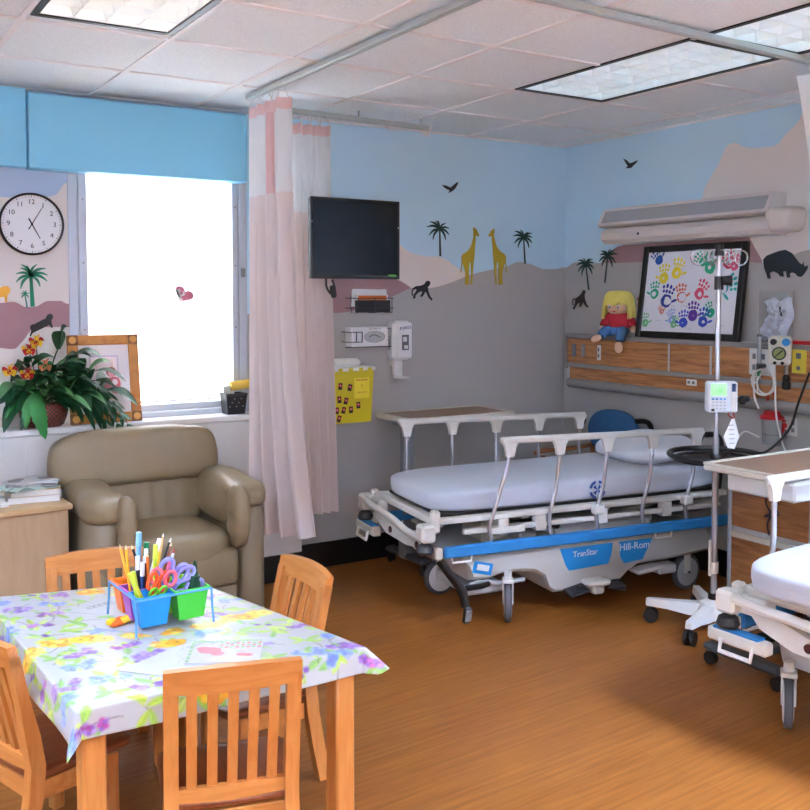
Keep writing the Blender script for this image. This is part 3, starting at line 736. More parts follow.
for i, (dx, rz_) in enumerate(((-0.01, 3), (0.012, -4), (0.0, 1))):
    small('leaflet', ['white leaflet slanting out of the wall rack, lowest of the loose ones', 'white leaflet in the wall rack, middle of the loose ones', 'white leaflet standing highest in the wall rack'][i], 'leaflet', (-1.60 + dx, -0.016 + 0.004 * i - 0.004, 1.628 + 0.006 * i), (0.23, 0.002, 0.10), paper_white, (0, R(rz_), 0), 0, 'loose leaflets in the wall rack')
gl = thing('glove_box', 'white box of gloves in a wire wall bracket beside the hand sanitizer', 'glove box', (-1.635, -0.05, 1.40))
g = G(); g.box((0, 0, 0), (0.255, 0.085, 0.118), 0.003); obj('carton', g, carton_w, gl)
g = G(); g.T = frame((0.03, -0.0432, 0), (1, 0, 0), (0, 0, 1)); g.prism([(0.072 * math.cos(a * math.pi / 12), 0.034 * math.sin(a * math.pi / 12)) for a in range(24)], 0.0008); obj('opening', g, mat('glove_grey', (188, 192, 196), 0.7), gl, 0)
g = G(); g.T = frame((0.03, -0.0442, 0), (1, 0, 0), (0, 0, 1)); g.tube([(0.072 * math.cos(a * math.pi / 12), 0.034 * math.sin(a * math.pi / 12), 0.0) for a in range(24)], 0.0015, 5, closed=True); g.tube([(-0.04, 0.0, 0), (0.0, 0.012, 0.002), (0.04, -0.004, 0)], 0.004, 5, sub=3); obj('opening_edge', g, mid_grey, gl)
text('lettering', 'GLOVES  M', 0.016, frame((0.03, -0.0436, 0.047), (1, 0, 0), (0, 0, 1)), mid_grey, gl)
br = thing('glove_box_bracket', 'wire wall bracket holding the white glove box', 'bracket', (-1.635, 0, 1.40))
g = G()
for z in (0.03, -0.03): g.tube([(-0.15, -0.004, z), (-0.15, -0.098, z), (-0.06, -0.098, z), (-0.06, -0.098, z - math.copysign(0.02, z))], 0.003, 6)
g.tube([(-0.06, -0.098, 0.03), (-0.06, -0.098, -0.03)], 0.003, 6); g.tube([(-0.1, -0.098, 0.03), (-0.1, -0.098, -0.03)], 0.003, 6)
for z in (0.05, -0.062): g.tube([(0.142, -0.004, z), (0.142, -0.1, z), (0.118, -0.1, z)], 0.003, 6)
g.tube([(-0.15, -0.05, -0.063), (0.142, -0.05, -0.063)], 0.003, 6); g.tube([(0.142, -0.06, 0.05), (0.142, -0.06, -0.062)], 0.003, 6)
obj('wire_frame', g, wire, br)
hs = thing('hand_sanitizer_dispenser', 'white wall-mounted hand sanitizer dispenser beside the glove box', 'dispenser', (-1.405, 0, 1.36))
g = G(); g.box((0, -0.05, 0.012), (0.135, 0.1, 0.245), 0.022); g.box((0, -0.008, -0.03), (0.1, 0.016, 0.24), 0.004); obj('body', g, white_plastic, hs)
g = G(); g.box((0.012, -0.097, 0.012), (0.105, 0.02, 0.225), 0.009); obj('front_cover', g, mat('cover_white', (240, 240, 242), 0.3), hs)
g = G(); g.box((0.012, -0.1078, -0.0), (0.05, 0.002, 0.095), 0.0); obj('window', g, mat('window_grey', (110, 114, 120), 0.3), hs, 0)
g = G(); g.box((0.008, -0.1092, 0.02), (0.028, 0.001, 0.03)); g.box((0.016, -0.1092, -0.028), (0.028, 0.001, 0.022)); obj('window_print', g, white_plastic, hs, 0)
navy = mat('navy_print', (38, 44, 110), 0.5)
text('lettering', 'PURELL', 0.026, frame((0.014, -0.1082, 0.09), (1, 0, 0), (0, 0, 1)) @ Matrix.Rotation(R(8), 4, 'Z'), navy, hs)
text('side_lettering', 'PURELL', 0.028, frame((-0.0688, -0.05, 0.0), (0, 0, 1), (0, 1, 0)), navy, hs)
g = G(); g.box((0, -0.03, -0.16), (0.06, 0.05, 0.11), 0.012); g.box((0.012, -0.06, -0.222), (0.075, 0.1, 0.014), 0.006); g.box((0.03, -0.012, -0.17), (0.03, 0.02, 0.1), 0.005); obj('drip_tray', g, white_plastic, hs)
sh = thing('sharps_container', 'yellow sharps container with flower stickers on the wall beside the pink curtain', 'sharps container', (-1.762, 0, 1.05))
g = G(); yel = mat('sharps_yellow', (222, 200, 36), 0.35)
def taper(w0, w1, d, z0, z1, y0): g.add([(-w0 / 2, y0, z0), (w0 / 2, y0, z0), (w0 / 2, y0 - d, z0), (-w0 / 2, y0 - d, z0), (-w1 / 2, y0, z1), (w1 / 2, y0, z1), (w1 / 2, y0 - d - 0.012, z1), (-w1 / 2, y0 - d - 0.012, z1)], [(0, 1, 2, 3), (4, 5, 6, 7), (0, 1, 5, 4), (1, 2, 6, 5), (2, 3, 7, 6), (3, 0, 4, 7)])
taper(0.245, 0.27, 0.10, -0.165, 0.15, -0.008); obj('bin', g, yel, sh)
g = G(); g.box((0, -0.066, 0.16), (0.288, 0.13, 0.024), 0.005); g.box((-0.03, -0.05, 0.195), (0.2, 0.08, 0.05), 0.02); obj('lid', g, mat('sharps_lid', (236, 234, 226), 0.4), sh)
g = G()
for x in (-0.10, -0.03, 0.04, 0.10): g.box((x, -0.1325, 0.158), (0.028, 0.003, 0.018), 0.001)
obj('lid_clip', g, yel, sh)
fy = lambda z: -0.108 - 0.012 * (z + 0.165) / 0.315 - 0.0015
g = G(); g.box((0.052, fy(0.04) , 0.045), (0.105, 0.002, 0.125)); lb = obj('warning_label', g, mat('label_yellow', (248, 226, 60), 0.5), sh, 0)
for zz, s_, tx in ((0.092, 0.014, 'BIOHAZARD'), (0.055, 0.03, '!'), (0.018, 0.011, 'SHARPS ONLY'), (0.0, 0.009, 'DO NOT OVERFILL')):
    text('label_print', tx, s_, frame((0.052, fy(zz) - 0.0015, zz), (1, 0, 0), (0, 0, 1)), mat('label_red', (190, 60, 30), 0.5), lb)
for i, (x, z) in enumerate(((-0.095, 0.06), (-0.03, 0.05), (-0.1, -0.02), (-0.055, -0.03), (0.03, -0.06), (-0.115, -0.085), (-0.07, -0.085), (-0.02, -0.085), (-0.1, -0.135))):
    a = R(rnd.uniform(-18, 18)); Mx = frame((x, fy(z), z), (math.cos(a), 0, math.sin(a)), (-math.sin(a), 0, math.cos(a)))
    g = G(); g.T = Mx; g.box((0, 0, 0.0005), (0.026, 0.04, 0.001)); so = obj('flower_sticker', g, black_plastic, sh, 0)
    g = G(); g.T = Mx
    for k in range(5):
        b_ = k * 2 * math.pi / 5; g.box((0.0065 * math.cos(b_), 0.004 + 0.0065 * math.sin(b_), 0.0014), (0.0085, 0.0085, 0.0008))
    obj('petals', g, red_plastic, so, 0)
    g = G(); g.T = Mx; g.box((0, 0.004, 0.0021), (0.006, 0.006, 0.0008)); obj('flower_eye', g, white_plastic, so, 0)

# ------------------------------------------------------------------ things on the window ledge
LZ = 0.9855
pt = thing('potted_plant', 'leafy plant arrangement with yellow-red flowers in a woven brown pot on the ledge', 'plant', (-3.535, -0.072, LZ))
def woven():
    m = bpy.data.materials.new('woven_brown'); m.use_nodes = True
    nt = m.node_tree; b = nt.nodes['Principled BSDF']; N, K = nt.nodes.new, nt.links.new
    tc = N('ShaderNodeTexCoord'); ck = N('ShaderNodeTexChecker'); ck.inputs['Scale'].default_value = 95
    K(tc.outputs['Object'], ck.inputs['Vector']); ck.inputs['Color1'].default_value = lin((120, 54, 44)); ck.inputs['Color2'].default_value = lin((58, 26, 26))
    K(ck.outputs['Color'], b.inputs['Base Color']); b.inputs['Roughness'].default_value = 0.35; return m
g = G(); g.lathe([(0.075, 0.0), (0.088, 0.01), (0.105, 0.06), (0.108, 0.085), (0.100, 0.105), (0.106, 0.118), (0.098, 0.118), (0.09, 0.1)], seg=28)
for i in range(len(g.v)): g.v[i] = (g.v[i][0] * 1.12, g.v[i][1] * 0.68, g.v[i][2])
obj('pot', g, woven(), pt)
leaf_m = mat('leaf_dark', (24, 78, 44), 0.4, var=0.35, vscale=14); leaf_b = mat('leaf_bright', (38, 136, 52), 0.4, var=0.25, vscale=20); leaf_y = mat('leaf_pale', (96, 150, 96), 0.4, var=0.3, vscale=12)
def leaf(g, p0, p1, wd, lift=0.05, droop=0.0, side=None, fold=0.25, n=8, serr=0):
    p0, p1 = Vector(p0), Vector(p1); d = p1 - p0
    sd = Vector(side) if side is not None else d.cross(Vector((0, -0.35, 1)))
    if sd.length < 1e-5: sd = Vector((1, 0, 0))
    sd.normalize(); nm = sd.cross(d).normalized()
    vs = []; fs = []
    for i in range(n + 1):
        q = i / n; c = p0 + d * q + Vector((0, 0, lift * math.sin(math.pi * q) - droop * q * q))
        w_ = wd * (math.sin(math.pi * min(1, q * 0.92 + 0.05)) ** 0.8) * (1 - 0.25 * q)
        if serr and i % 2: w_ *= 1 - serr
        if i == n: w_ = 0.001
        vs += [c - sd * w_ + nm * fold * w_, c, c + sd * w_ + nm * fold * w_]
        if i: b_ = (i - 1) * 3; fs += [(b_, b_ + 1, b_ + 4, b_ + 3), (b_ + 1, b_ + 2, b_ + 5, b_ + 4)]
    g.add(vs, fs)
g = G(); gb = G(); gp = G(); gs = G()
def W_(x, z, y=-0.16): return (x + 3.535, y + 0.072, z - LZ)
rl = random.Random(3)
sprays = [((-3.30, 1.26), 6), ((-3.24, 1.16), 7), ((-3.40, 1.34), 6), ((-3.62, 1.30), 5), ((-3.70, 1.22), 6), ((-3.46, 1.42), 5), ((-3.60, 1.16), 6), ((-3.42, 1.20), 7), ((-3.50, 1.26), 7), ((-3.68, 1.12), 5), ((-3.34, 1.10), 5), ((-3.52, 1.15), 6), ((-3.36, 1.22), 7), ((-3.45, 1.13), 7), ((-3.58, 1.22), 6), ((-3.66, 1.18), 6), ((-3.28, 1.21), 6), ((-3.38, 1.15), 6)]
for (x, z), n_ in sprays:
    base = Vector((rl.uniform(-0.05, 0.05), rl.uniform(-0.02, 0.02), 0.10)); tip = Vector(W_(x, z, -0.11 + rl.uniform(-0.07, 0.03)))
    mid = (base + tip) / 2 + Vector((0, 0, 0.05)); gs.tube([base, mid, tip], 0.003, 5, sub=4)
    for k in range(n_):
        q = 0.35 + 0.65 * k / (n_ - 1); st_ = base * (1 - q) ** 2 + mid * 2 * q * (1 - q) + tip * q * q
        out = (tip - base).normalized(); a = rl.uniform(-1, 1) * 1.4; dr = Matrix.Rotation(a, 3, Vector((0, 1, 0))) @ out
        dr = (dr + Vector((0, rl.uniform(-0.9, 0.15), rl.uniform(-0.5, 0.2)))).normalized(); L = rl.uniform(0.11, 0.18)
        leaf(g if rl.random() < 0.85 else gp, st_, st_ + dr * L, rl.uniform(0.026, 0.042), 0.02, 0.04)
# long drooping fern-like blades at the right and the two bright blades at the left
for x, z, z2 in ((-3.20, 0.99, 1.22), (-3.145, 0.985, 1.20), (-3.27, 1.02, 1.16)):
    a = Vector(W_(-3.42, z2, -0.12)); b_ = Vector(W_(x, z, -0.19)); gs.tube([(0.05, 0, 0.1), a], 0.003, 5)
    for k in range(9):
        q = k / 8; c = a * (1 - q) + b_ * q + Vector((0, 0, 0.10 * math.sin(math.pi * q)))
        for s_ in (-1, 1):
            leaf(g, c, c + Vector((0.035 + 0.02 * s_, -0.02 * s_ - 0.02, -0.07 + 0.02 * s_)) * (1.25 - 0.4 * q), 0.016, 0.0, 0.0, fold=0.1)
    leaf(g, b_ + (a - b_) * 0.25 + Vector((0, 0, 0.05)), b_, 0.026, 0.01, 0.0)
leaf(gb, W_(-3.60, 1.20, -0.15), W_(-3.55, 0.935, -0.185), 0.050, 0.0, 0.0, side=(1, 0.2, 0.1), n=16, serr=0.16)
leaf(gb, W_(-3.62, 1.20, -0.14), W_(-3.73, 1.05, -0.175), 0.055, 0.01, 0.0, side=(0.8, 0.2, 0.6), n=16, serr=0.16)
leaf(gb, W_(-3.60, 1.21, -0.14), W_(-3.64, 0.99, -0.18), 0.04, 0.01, 0.0, side=(0.9, 0.2, 0.2), n=14, serr=0.14)
obj('stem', gs, mat('stem_green', (50, 84, 44), 0.5), pt); obj('leaves', g, leaf_m, pt, 60); obj('bright_leaf', gb, leaf_b, pt, 60); obj('pale_leaves', gp, leaf_y, pt, 60)
fl_y = mat('petal_yellow', (248, 206, 50), 0.5); fl_r = mat('petal_red', (206, 46, 50), 0.5); fl_o = mat('petal_orange', (244, 150, 110), 0.5)
for x, z, kind_ in ((-3.585, 1.425, 0), (-3.62, 1.385, 1), (-3.71, 1.285, 0), (-3.545, 1.305, 2), (-3.63, 1.265, 1)):
    c = Vector(W_(x, z, -0.17)); g = G(); gs2 = G()
    gs2.tube([(0, 0, 0.1), c * 0.6 + Vector((0, 0.02, 0.06)), c], 0.0025, 5, sub=3); obj('flower_stem', gs2, mat('stem_green'), pt)
    m1, m2 = ((fl_y, fl_r), (fl_r, fl_y), (fl_o, leaf_b))[kind_]
    for k in range(6):
        a = k * math.pi / 3; d = Vector((math.cos(a) * 0.036, -0.020, math.sin(a) * 0.034)); g.mi = 0 if k % 3 else 1
        leaf(g, c, c + d, 0.026, 0.004, 0.0, fold=0.4, n=5)
    g.mi = 1; g.sq(tuple(c + Vector((0, -0.012, -0.012))), (0.013, 0.01, 0.013), 2, 4); obj('flower', g, [m1, m2], pt, 60)

pf = thing('picture_frame', 'orange wooden picture frame with square corner blocks leaning on the window ledge', 'picture frame', (-3.225, -0.095, LZ), rot=(R(-9), 0, R(-1)))
hw_, hh = 0.182, 0.462
fr_w = wood_mat('orange_pine', (210, 140, 62), (188, 116, 44), (6, 6, 6), 0.4, 3.0)
g = G()
for sx in (-1, 1): g.box((sx * (hw_ - 0.026), 0, hh / 2), (0.052, 0.022, hh - 0.104), 0.003)
for z in (0.026, hh - 0.026): g.box((0, 0, z), (2 * hw_ - 0.104, 0.022, 0.052), 0.003)
obj('moulding', g, fr_w, pf)
gd = G(); gk = G()
for sx in (-1, 1):
    for z in (0.026, hh - 0.026):
        gk = G(); gd = G(); gk.box((sx * (hw_ - 0.026), -0.001, z), (0.053, 0.026, 0.053), 0.002); ck_ = obj('corner_block', gk, mat('corner_brown', (140, 92, 48), 0.5), pf); gd.T = frame((sx * (hw_ - 0.026), -0.0145, z), (1, 0, 0), (0, 0, 1)); gd.lathe([(0.019, 0.0), (0.018, 0.003), (0.004, 0.004)], seg=14); obj('corner_rosette', gd, mat('rosette_gold', (226, 160, 76), 0.4), ck_)
g = G(); g.box((0, 0.002, hh / 2), (2 * hw_ - 0.10, 0.006, hh - 0.10)); obj('mount_board', g, mat('mount_white', (240, 236, 238), 0.6), pf, 0)
g = G(); MP = frame((0, -0.0015, hh / 2), (1, 0, 0), (0, 0, 1))
cols_ = [(214, 204, 224), (240, 208, 200), (250, 236, 238), (226, 120, 136), (246, 170, 180), (150, 90, 60), (206, 60, 80), (190, 205, 190)]
pmats = [mat('print_%s' % n_, c, 0.6) for n_, c in zip(('lilac', 'peach', 'blush', 'rose', 'pink', 'brown', 'red', 'sage'), cols_)]
def pr(mi, pts, dz): g.mi = mi; g.prism(pts, 0.0004, MP @ Matrix.Translation((0, 0, dz)))
rect = lambda x, y, w_, h_: [(x - w_ / 2, y - h_ / 2), (x + w_ / 2, y - h_ / 2), (x + w_ / 2, y + h_ / 2), (x - w_ / 2, y + h_ / 2)]
ell = lambda x, y, a, b_, n=14: [(x + a * math.cos(2 * math.pi * k / n), y + b_ * math.sin(2 * math.pi * k / n)) for k in range(n)]
pr(0, rect(0.0, 0.045, 0.15, 0.155), 0.0002); pr(2, rect(0, 0.045, 0.135, 0.14), 0.0008); pr(1, rect(0.0, 0.05, 0.09, 0.10), 0.0014); pr(2, rect(0, 0.05, 0.075, 0.085), 0.002)
pr(7, ell(-0.02, 0.0, 0.026, 0.045), 0.0026)
pr(5, ell(0.034, 0.035, 0.026, 0.026), 0.003); pr(4, ell(0.034, 0.028, 0.018, 0.019), 0.0036); pr(3, ell(0.045, -0.03, 0.036, 0.04), 0.0042); pr(4, ell(0.015, -0.045, 0.025, 0.018), 0.0048); pr(2, ell(0.05, -0.02, 0.016, 0.016), 0.0054); pr(6, ell(0.09, -0.07, 0.014, 0.011), 0.0054); pr(4, ell(0.06, -0.065, 0.03, 0.016), 0.0048); pr(6, ell(0.0, -0.075, 0.016, 0.008), 0.0054)
obj('printed_picture', g, pmats, pf, 0)

bk = thing('desk_basket', 'small black plastic basket on the window ledge beside the curtain', 'basket', (-2.515, -0.075, LZ))
g = G()
def tbox(g, w0, d0, w1, d1, h, th=0.004):
    o = [(-w0 / 2, -d0 / 2, 0), (w0 / 2, -d0 / 2, 0), (w0 / 2, d0 / 2, 0), (-w0 / 2, d0 / 2, 0), (-w1 / 2, -d1 / 2, h), (w1 / 2, -d1 / 2, h), (w1 / 2, d1 / 2, h), (-w1 / 2, d1 / 2, h)]
    i_ = [(x * (1 - th / w0 * 2), y * (1 - th / d0 * 2), z + (th if z == 0 else 0)) for x, y, z in o]
    g.add(o + i_, [(0, 1, 2, 3), (0, 1, 5, 4), (1, 2, 6, 5), (2, 3, 7, 6), (3, 0, 4, 7), (8, 9, 10, 11), (8, 9, 13, 12), (9, 10, 14, 13), (10, 11, 15, 14), (11, 8, 12, 15), (4, 5, 13, 12), (5, 6, 14, 13), (6, 7, 15, 14), (7, 4, 12, 15)])
tbox(g, 0.10, 0.085, 0.125, 0.105, 0.118); obj('tub', g, black_plastic, bk, 0)
g = G(); g.box((0, -0.052, 0.112), (0.126, 0.004, 0.012), 0.001); g.box((-0.062, 0, 0.112), (0.004, 0.105, 0.012), 0.001); g.box((0.062, 0, 0.112), (0.004, 0.105, 0.012), 0.001); obj('rim', g, dark_grey, bk)
g = G()
for k in range(7): g.box((-0.04 + 0.013 * k, -0.0475 - 0.0028 * (k % 3), 0.045 + 0.022 * (k % 3)), (0.007, 0.002, 0.004), 0, rot=(R(5), 0, 0))
obj('slot', g, light_grey, bk, 0)
g = G(); g.tube([(-0.03, 0, 0), (0.095, 0.0, 0.012)], 0.026, 14); o = obj('paper_roll', g, mat('roll_yellow', (244, 204, 88), 0.5)); o.location = (-2.505, -0.075, LZ + 0.155); tag(o, 'yellow roll lying across the black basket on the ledge', 'roll')
small('card', 'pale printed card standing in the black basket, towards the window', 'card', (-2.553, -0.085, LZ + 0.118), (0.05, 0.002, 0.085), mat('card_pale', (206, 210, 204), 0.6, var=0.2, vscale=60), (R(-4), R(-6), R(10)), 0)
small('card', 'white card standing in the black basket next to the yellow roll', 'card', (-2.532, -0.062, LZ + 0.115), (0.05, 0.002, 0.09), paper_white, (R(4), R(8), R(-8)), 0)
# ------------------------------------------------------------------ armchair
leather = mat('taupe_leather', (140, 122, 93), 0.36, spec=0.5, bump=0.35, bscale=11, var=0.06, vscale=4)
leather2 = mat('taupe_leather_panel', (136, 121, 97), 0.42, bump=0.05, bscale=9)
ac = thing('armchair', 'large taupe leather armchair under the window with overstuffed arms', 'armchair', (-3.082, -0.56, 0))
def wrinkle(s, f, a):
    return lambda q: (q.x, q.y, q.z * (1 + a * math.sin(f * q.x + 1.3) * max(0, 1 - abs(q.y))) + 0)
g = G(); g.sq((-0.055, 0.27, 0.835), (0.425, 0.125, 0.145), 4.6, 16, rot=(R(-8), 0, 0), fn=lambda q: (q.x * (1 - 0.05 * max(0, q.z)), q.y * (1 + 0.1 * math.cos(3 * q.x)), q.z + 0.05 * math.cos(q.x * 2.2) - 0.03 + 0.02 * math.sin(9 * q.x) * (abs(q.x) > 0.6)))
obj('back_cushion', g, leather, ac, 80)
g = G(); g.sq((-0.005, 0.245, 0.62), (0.27, 0.10, 0.17), 4.5, 18, rot=(R(-10), 0, 0), fn=lambda q: (q.x, q.y + 0.16 * math.sin(q.x * 17 + 1.5 * math.sin(3 * q.x)) * max(0, 0.55 - 0.45 * abs(q.z)) * (q.y < 0), q.z)); obj('lumbar_cushion', g, leather, ac, 80)
g = G(); g.sq((-0.005, -0.04, 0.465), (0.275, 0.30, 0.075), 4.0, 16, fn=lambda q: (q.x, q.y, q.z + 0.25 * max(0, math.cos(q.x * 1.5) * math.cos(q.y * 1.4)) - 0.25)); g.box((-0.005, -0.31, 0.36), (0.54, 0.05, 0.18), 0.022); obj('seat_cushion', g, leather, ac, 80)
g = G(); g.box((-0.005, -0.29, 0.185), (0.54, 0.04, 0.17), 0.01); obj('front_panel', g, leather2, ac)
g = G(); g.box((-0.02, 0.33, 0.44), (0.76, 0.10, 0.80), 0.03); g.box((-0.005, 0.0, 0.25), (0.54, 0.6, 0.26), 0.01); obj('carcass', g, leather2, ac)
for s in (-1, 1):
    x = 0.338 * s
    g = G(); g.box((x + s * 0.005, -0.0, 0.345), (0.135, 0.66, 0.63), 0.045); obj('arm_panel', g, leather2, ac, 60)
    g = G()
    g.sq((x, 0.01, 0.685), (0.095, 0.35, 0.072), 3.2, 16, fn=lambda q: (q.x * (1 + 0.06 * math.sin(7 * q.y)) * (1 + 0.14 * max(0, -q.y)), q.y, q.z + 0.12 * q.y + 0.03 * math.sin(6 * q.y + q.x)))
    g.sq((x - s * 0.070, -0.315, 0.60), (0.046, 0.075, 0.150), 2.8, 12, fn=lambda q: (q.x * (1 + 0.1 * math.sin(12 * q.z)), q.y, q.z))
    g.sq((x - s * 0.075, -0.02, 0.63), (0.035, 0.25, 0.10), 3.0, 10)
    obj('armrest', g, leather, ac, 80)
    for y in (-0.26, 0.28):
        g = G(); g.cyl((x, y, 0.0), (x, y, 0.04), 0.025, seg=12); obj('foot', g, black_plastic, ac)

# ------------------------------------------------------------------ side cabinet and magazines
cab_w = wood_mat('pale_maple_laminate', (196, 166, 130), (188, 156, 120), (14, 14, 1.4), 0.42, 2.0)
cb = thing('side_cabinet', 'pale maple side cabinet at the left edge beside the armchair', 'cabinet', (-3.88, -0.435, 0), R(3))
g = G(); g.box((0, 0, 0.355), (0.64, 0.45, 0.63), 0.003); obj('body', g, cab_w, cb)
g = G(); g.box((0, 0, 0.685), (0.675, 0.48, 0.028), 0.006); obj('top', g, wood_mat('maple_top', (206, 172, 126), (196, 158, 112), (1.4, 14, 14), 0.4, 2.0), cb)
g = G(); g.box((0, 0.01, 0.02), (0.60, 0.40, 0.04)); obj('plinth', g, dark_grey, cb, 0)
mz = 0.699
def mag(label, c, s, rz_, m, m2=None, tilt=None, grp='books and magazines on the side cabinet', name='magazine', cat='magazine'):
    g = G(); g.mi = 0; g.box((0, 0, 0), (s[0] - 0.003, s[1] - 0.003, s[2] * 0.9)); g.mi = 1
    g.box((0, 0, s[2] / 2 - 0.0008), (s[0], s[1], 0.0016)); g.box((0, 0, -s[2] / 2 + 0.0008), (s[0], s[1], 0.0016)); g.box((-s[0] / 2 + 0.001, 0, 0), (0.002, s[1], s[2]))
    o = obj(name, g, [mat('page_edges', (232, 230, 226), 0.8), m], None, 0); o.location = c; o.rotation_euler = tilt or (0, 0, R(rz_)); return tag(o, label, cat, grp)
def cover_mat(name, a, b_, c_):
    m = bpy.data.materials.new(name); m.use_nodes = True; nt = m.node_tree; b = nt.nodes['Principled BSDF']; N, K = nt.nodes.new, nt.links.new
    tc = N('ShaderNodeTexCoord'); vo = N('ShaderNodeTexVoronoi'); vo.inputs['Scale'].default_value = 14; K(tc.outputs['Object'], vo.inputs['Vector'])
    cr = N('ShaderNodeValToRGB'); cr.color_ramp.interpolation = 'CONSTANT'; K(vo.outputs['Color'], cr.inputs['Fac'])
    e = cr.color_ramp.elements; e[0].color = lin(a); e[1].position = 0.45; e[1].color = lin(b_); n_ = e.new(0.65); n_.color = lin(c_)
    K(cr.outputs['Color'], b.inputs['Base Color']); b.inputs['Roughness'].default_value = 0.3; return m
mag('thick white book at the bottom of the pile on the side cabinet', (-3.665, -0.450, mz + 0.014), (0.225, 0.19, 0.028), -7, mat('book_white', (222, 224, 232), 0.5), name='book', cat='book')
mag('thick tan-yellow book second from the bottom of the pile on the side cabinet', (-3.660, -0.445, mz + 0.0425), (0.215, 0.19, 0.028), -5, mat('book_tan', (222, 178, 112), 0.5), name='book', cat='book')
mag('green and white magazine lying on the tan book', (-3.690, -0.460, mz + 0.0605), (0.23, 0.19, 0.006), 14, cover_mat('cover_mint', (196, 222, 206), (230, 236, 232), (96, 130, 120)))
mag('grey patterned magazine in the middle of the loose top magazines', (-3.655, -0.410, mz + 0.0675), (0.22, 0.17, 0.006), -18, cover_mat('cover_grey', (176, 178, 184), (226, 226, 226), (90, 80, 92)))
mag('creased dark-edged magazine on top of the pile', (-3.665, -0.385, mz + 0.0745), (0.20, 0.15, 0.006), 28, cover_mat('cover_dark', (204, 202, 200), (120, 112, 120), (222, 214, 204)))
mag('dark magazine lying flat left of the pile, lowest of the three at the left edge', (-3.880, -0.460, mz + 0.004), (0.19, 0.23, 0.008), -3, cover_mat('cover_plum', (84, 70, 92), (150, 140, 150), (214, 206, 206)))
mag('white-edged magazine left of the pile, middle of the three at the left edge', (-3.885, -0.455, mz + 0.013), (0.18, 0.22, 0.01), 4, cover_mat('cover_pink', (226, 206, 206), (176, 110, 120), (238, 236, 232)))
mag('pale magazine left of the pile, topmost of the three at the left edge', (-3.880, -0.450, mz + 0.0225), (0.18, 0.21, 0.009), -8, cover_mat('cover_beige', (214, 204, 190), (130, 138, 120), (236, 232, 226)))
# ------------------------------------------------------------------ children's table
TX, TY, TR, TH = -3.66, -2.23, 0.0, 0.606
HX, HY = 0.365, 0.475
# the table is a little out of square: its four corners about the centre
TQ = [(-3.985 - TX, -2.70 - TY), (-3.175 - TX, -2.70 - TY), (-3.375 - TX, -1.785 - TY), (-4.04 - TX, -1.625 - TY)]
def tq(x, y):
    a, b_ = (x / HX + 1) / 2, (y / HY + 1) / 2
    w4 = ((1 - a) * (1 - b_), a * (1 - b_), a * b_, (1 - a) * b_)
    return (sum(w * c[0] for w, c in zip(w4, TQ)), sum(w * c[1] for w, c in zip(w4, TQ)))
def square_up(g):
    g.v = [(*tq(p[0], p[1]), p[2]) for p in g.v]; return g
tb = thing('childrens_table', 'honey-coloured low wooden table under the flowered cloth', 'table', (TX, TY, 0), TR)
g = G(); g.box((0, 0, TH - 0.0125), (2 * HX, 2 * HY, 0.025), 0.008); obj('tabletop', square_up(g), kid_wood_x, tb)
g = G()
for s in (-1, 1):
    g.box((0, s * (HY - 0.06), TH - 0.065), (2 * HX - 0.16, 0.022, 0.08), 0.003); g.box((s * (HX - 0.06), 0, TH - 0.065), (0.022, 2 * HY - 0.16, 0.08), 0.003)
obj('apron', square_up(g), kid_wood_x, tb)
for sx in (-1, 1):
    for sy in (-1, 1):
        g = G(); g.box((sx * (HX - 0.036), sy * (HY - 0.036), (TH - 0.025) / 2), (0.056, 0.056, TH - 0.025), 0.006); obj('leg', square_up(g), kid_wood, tb)

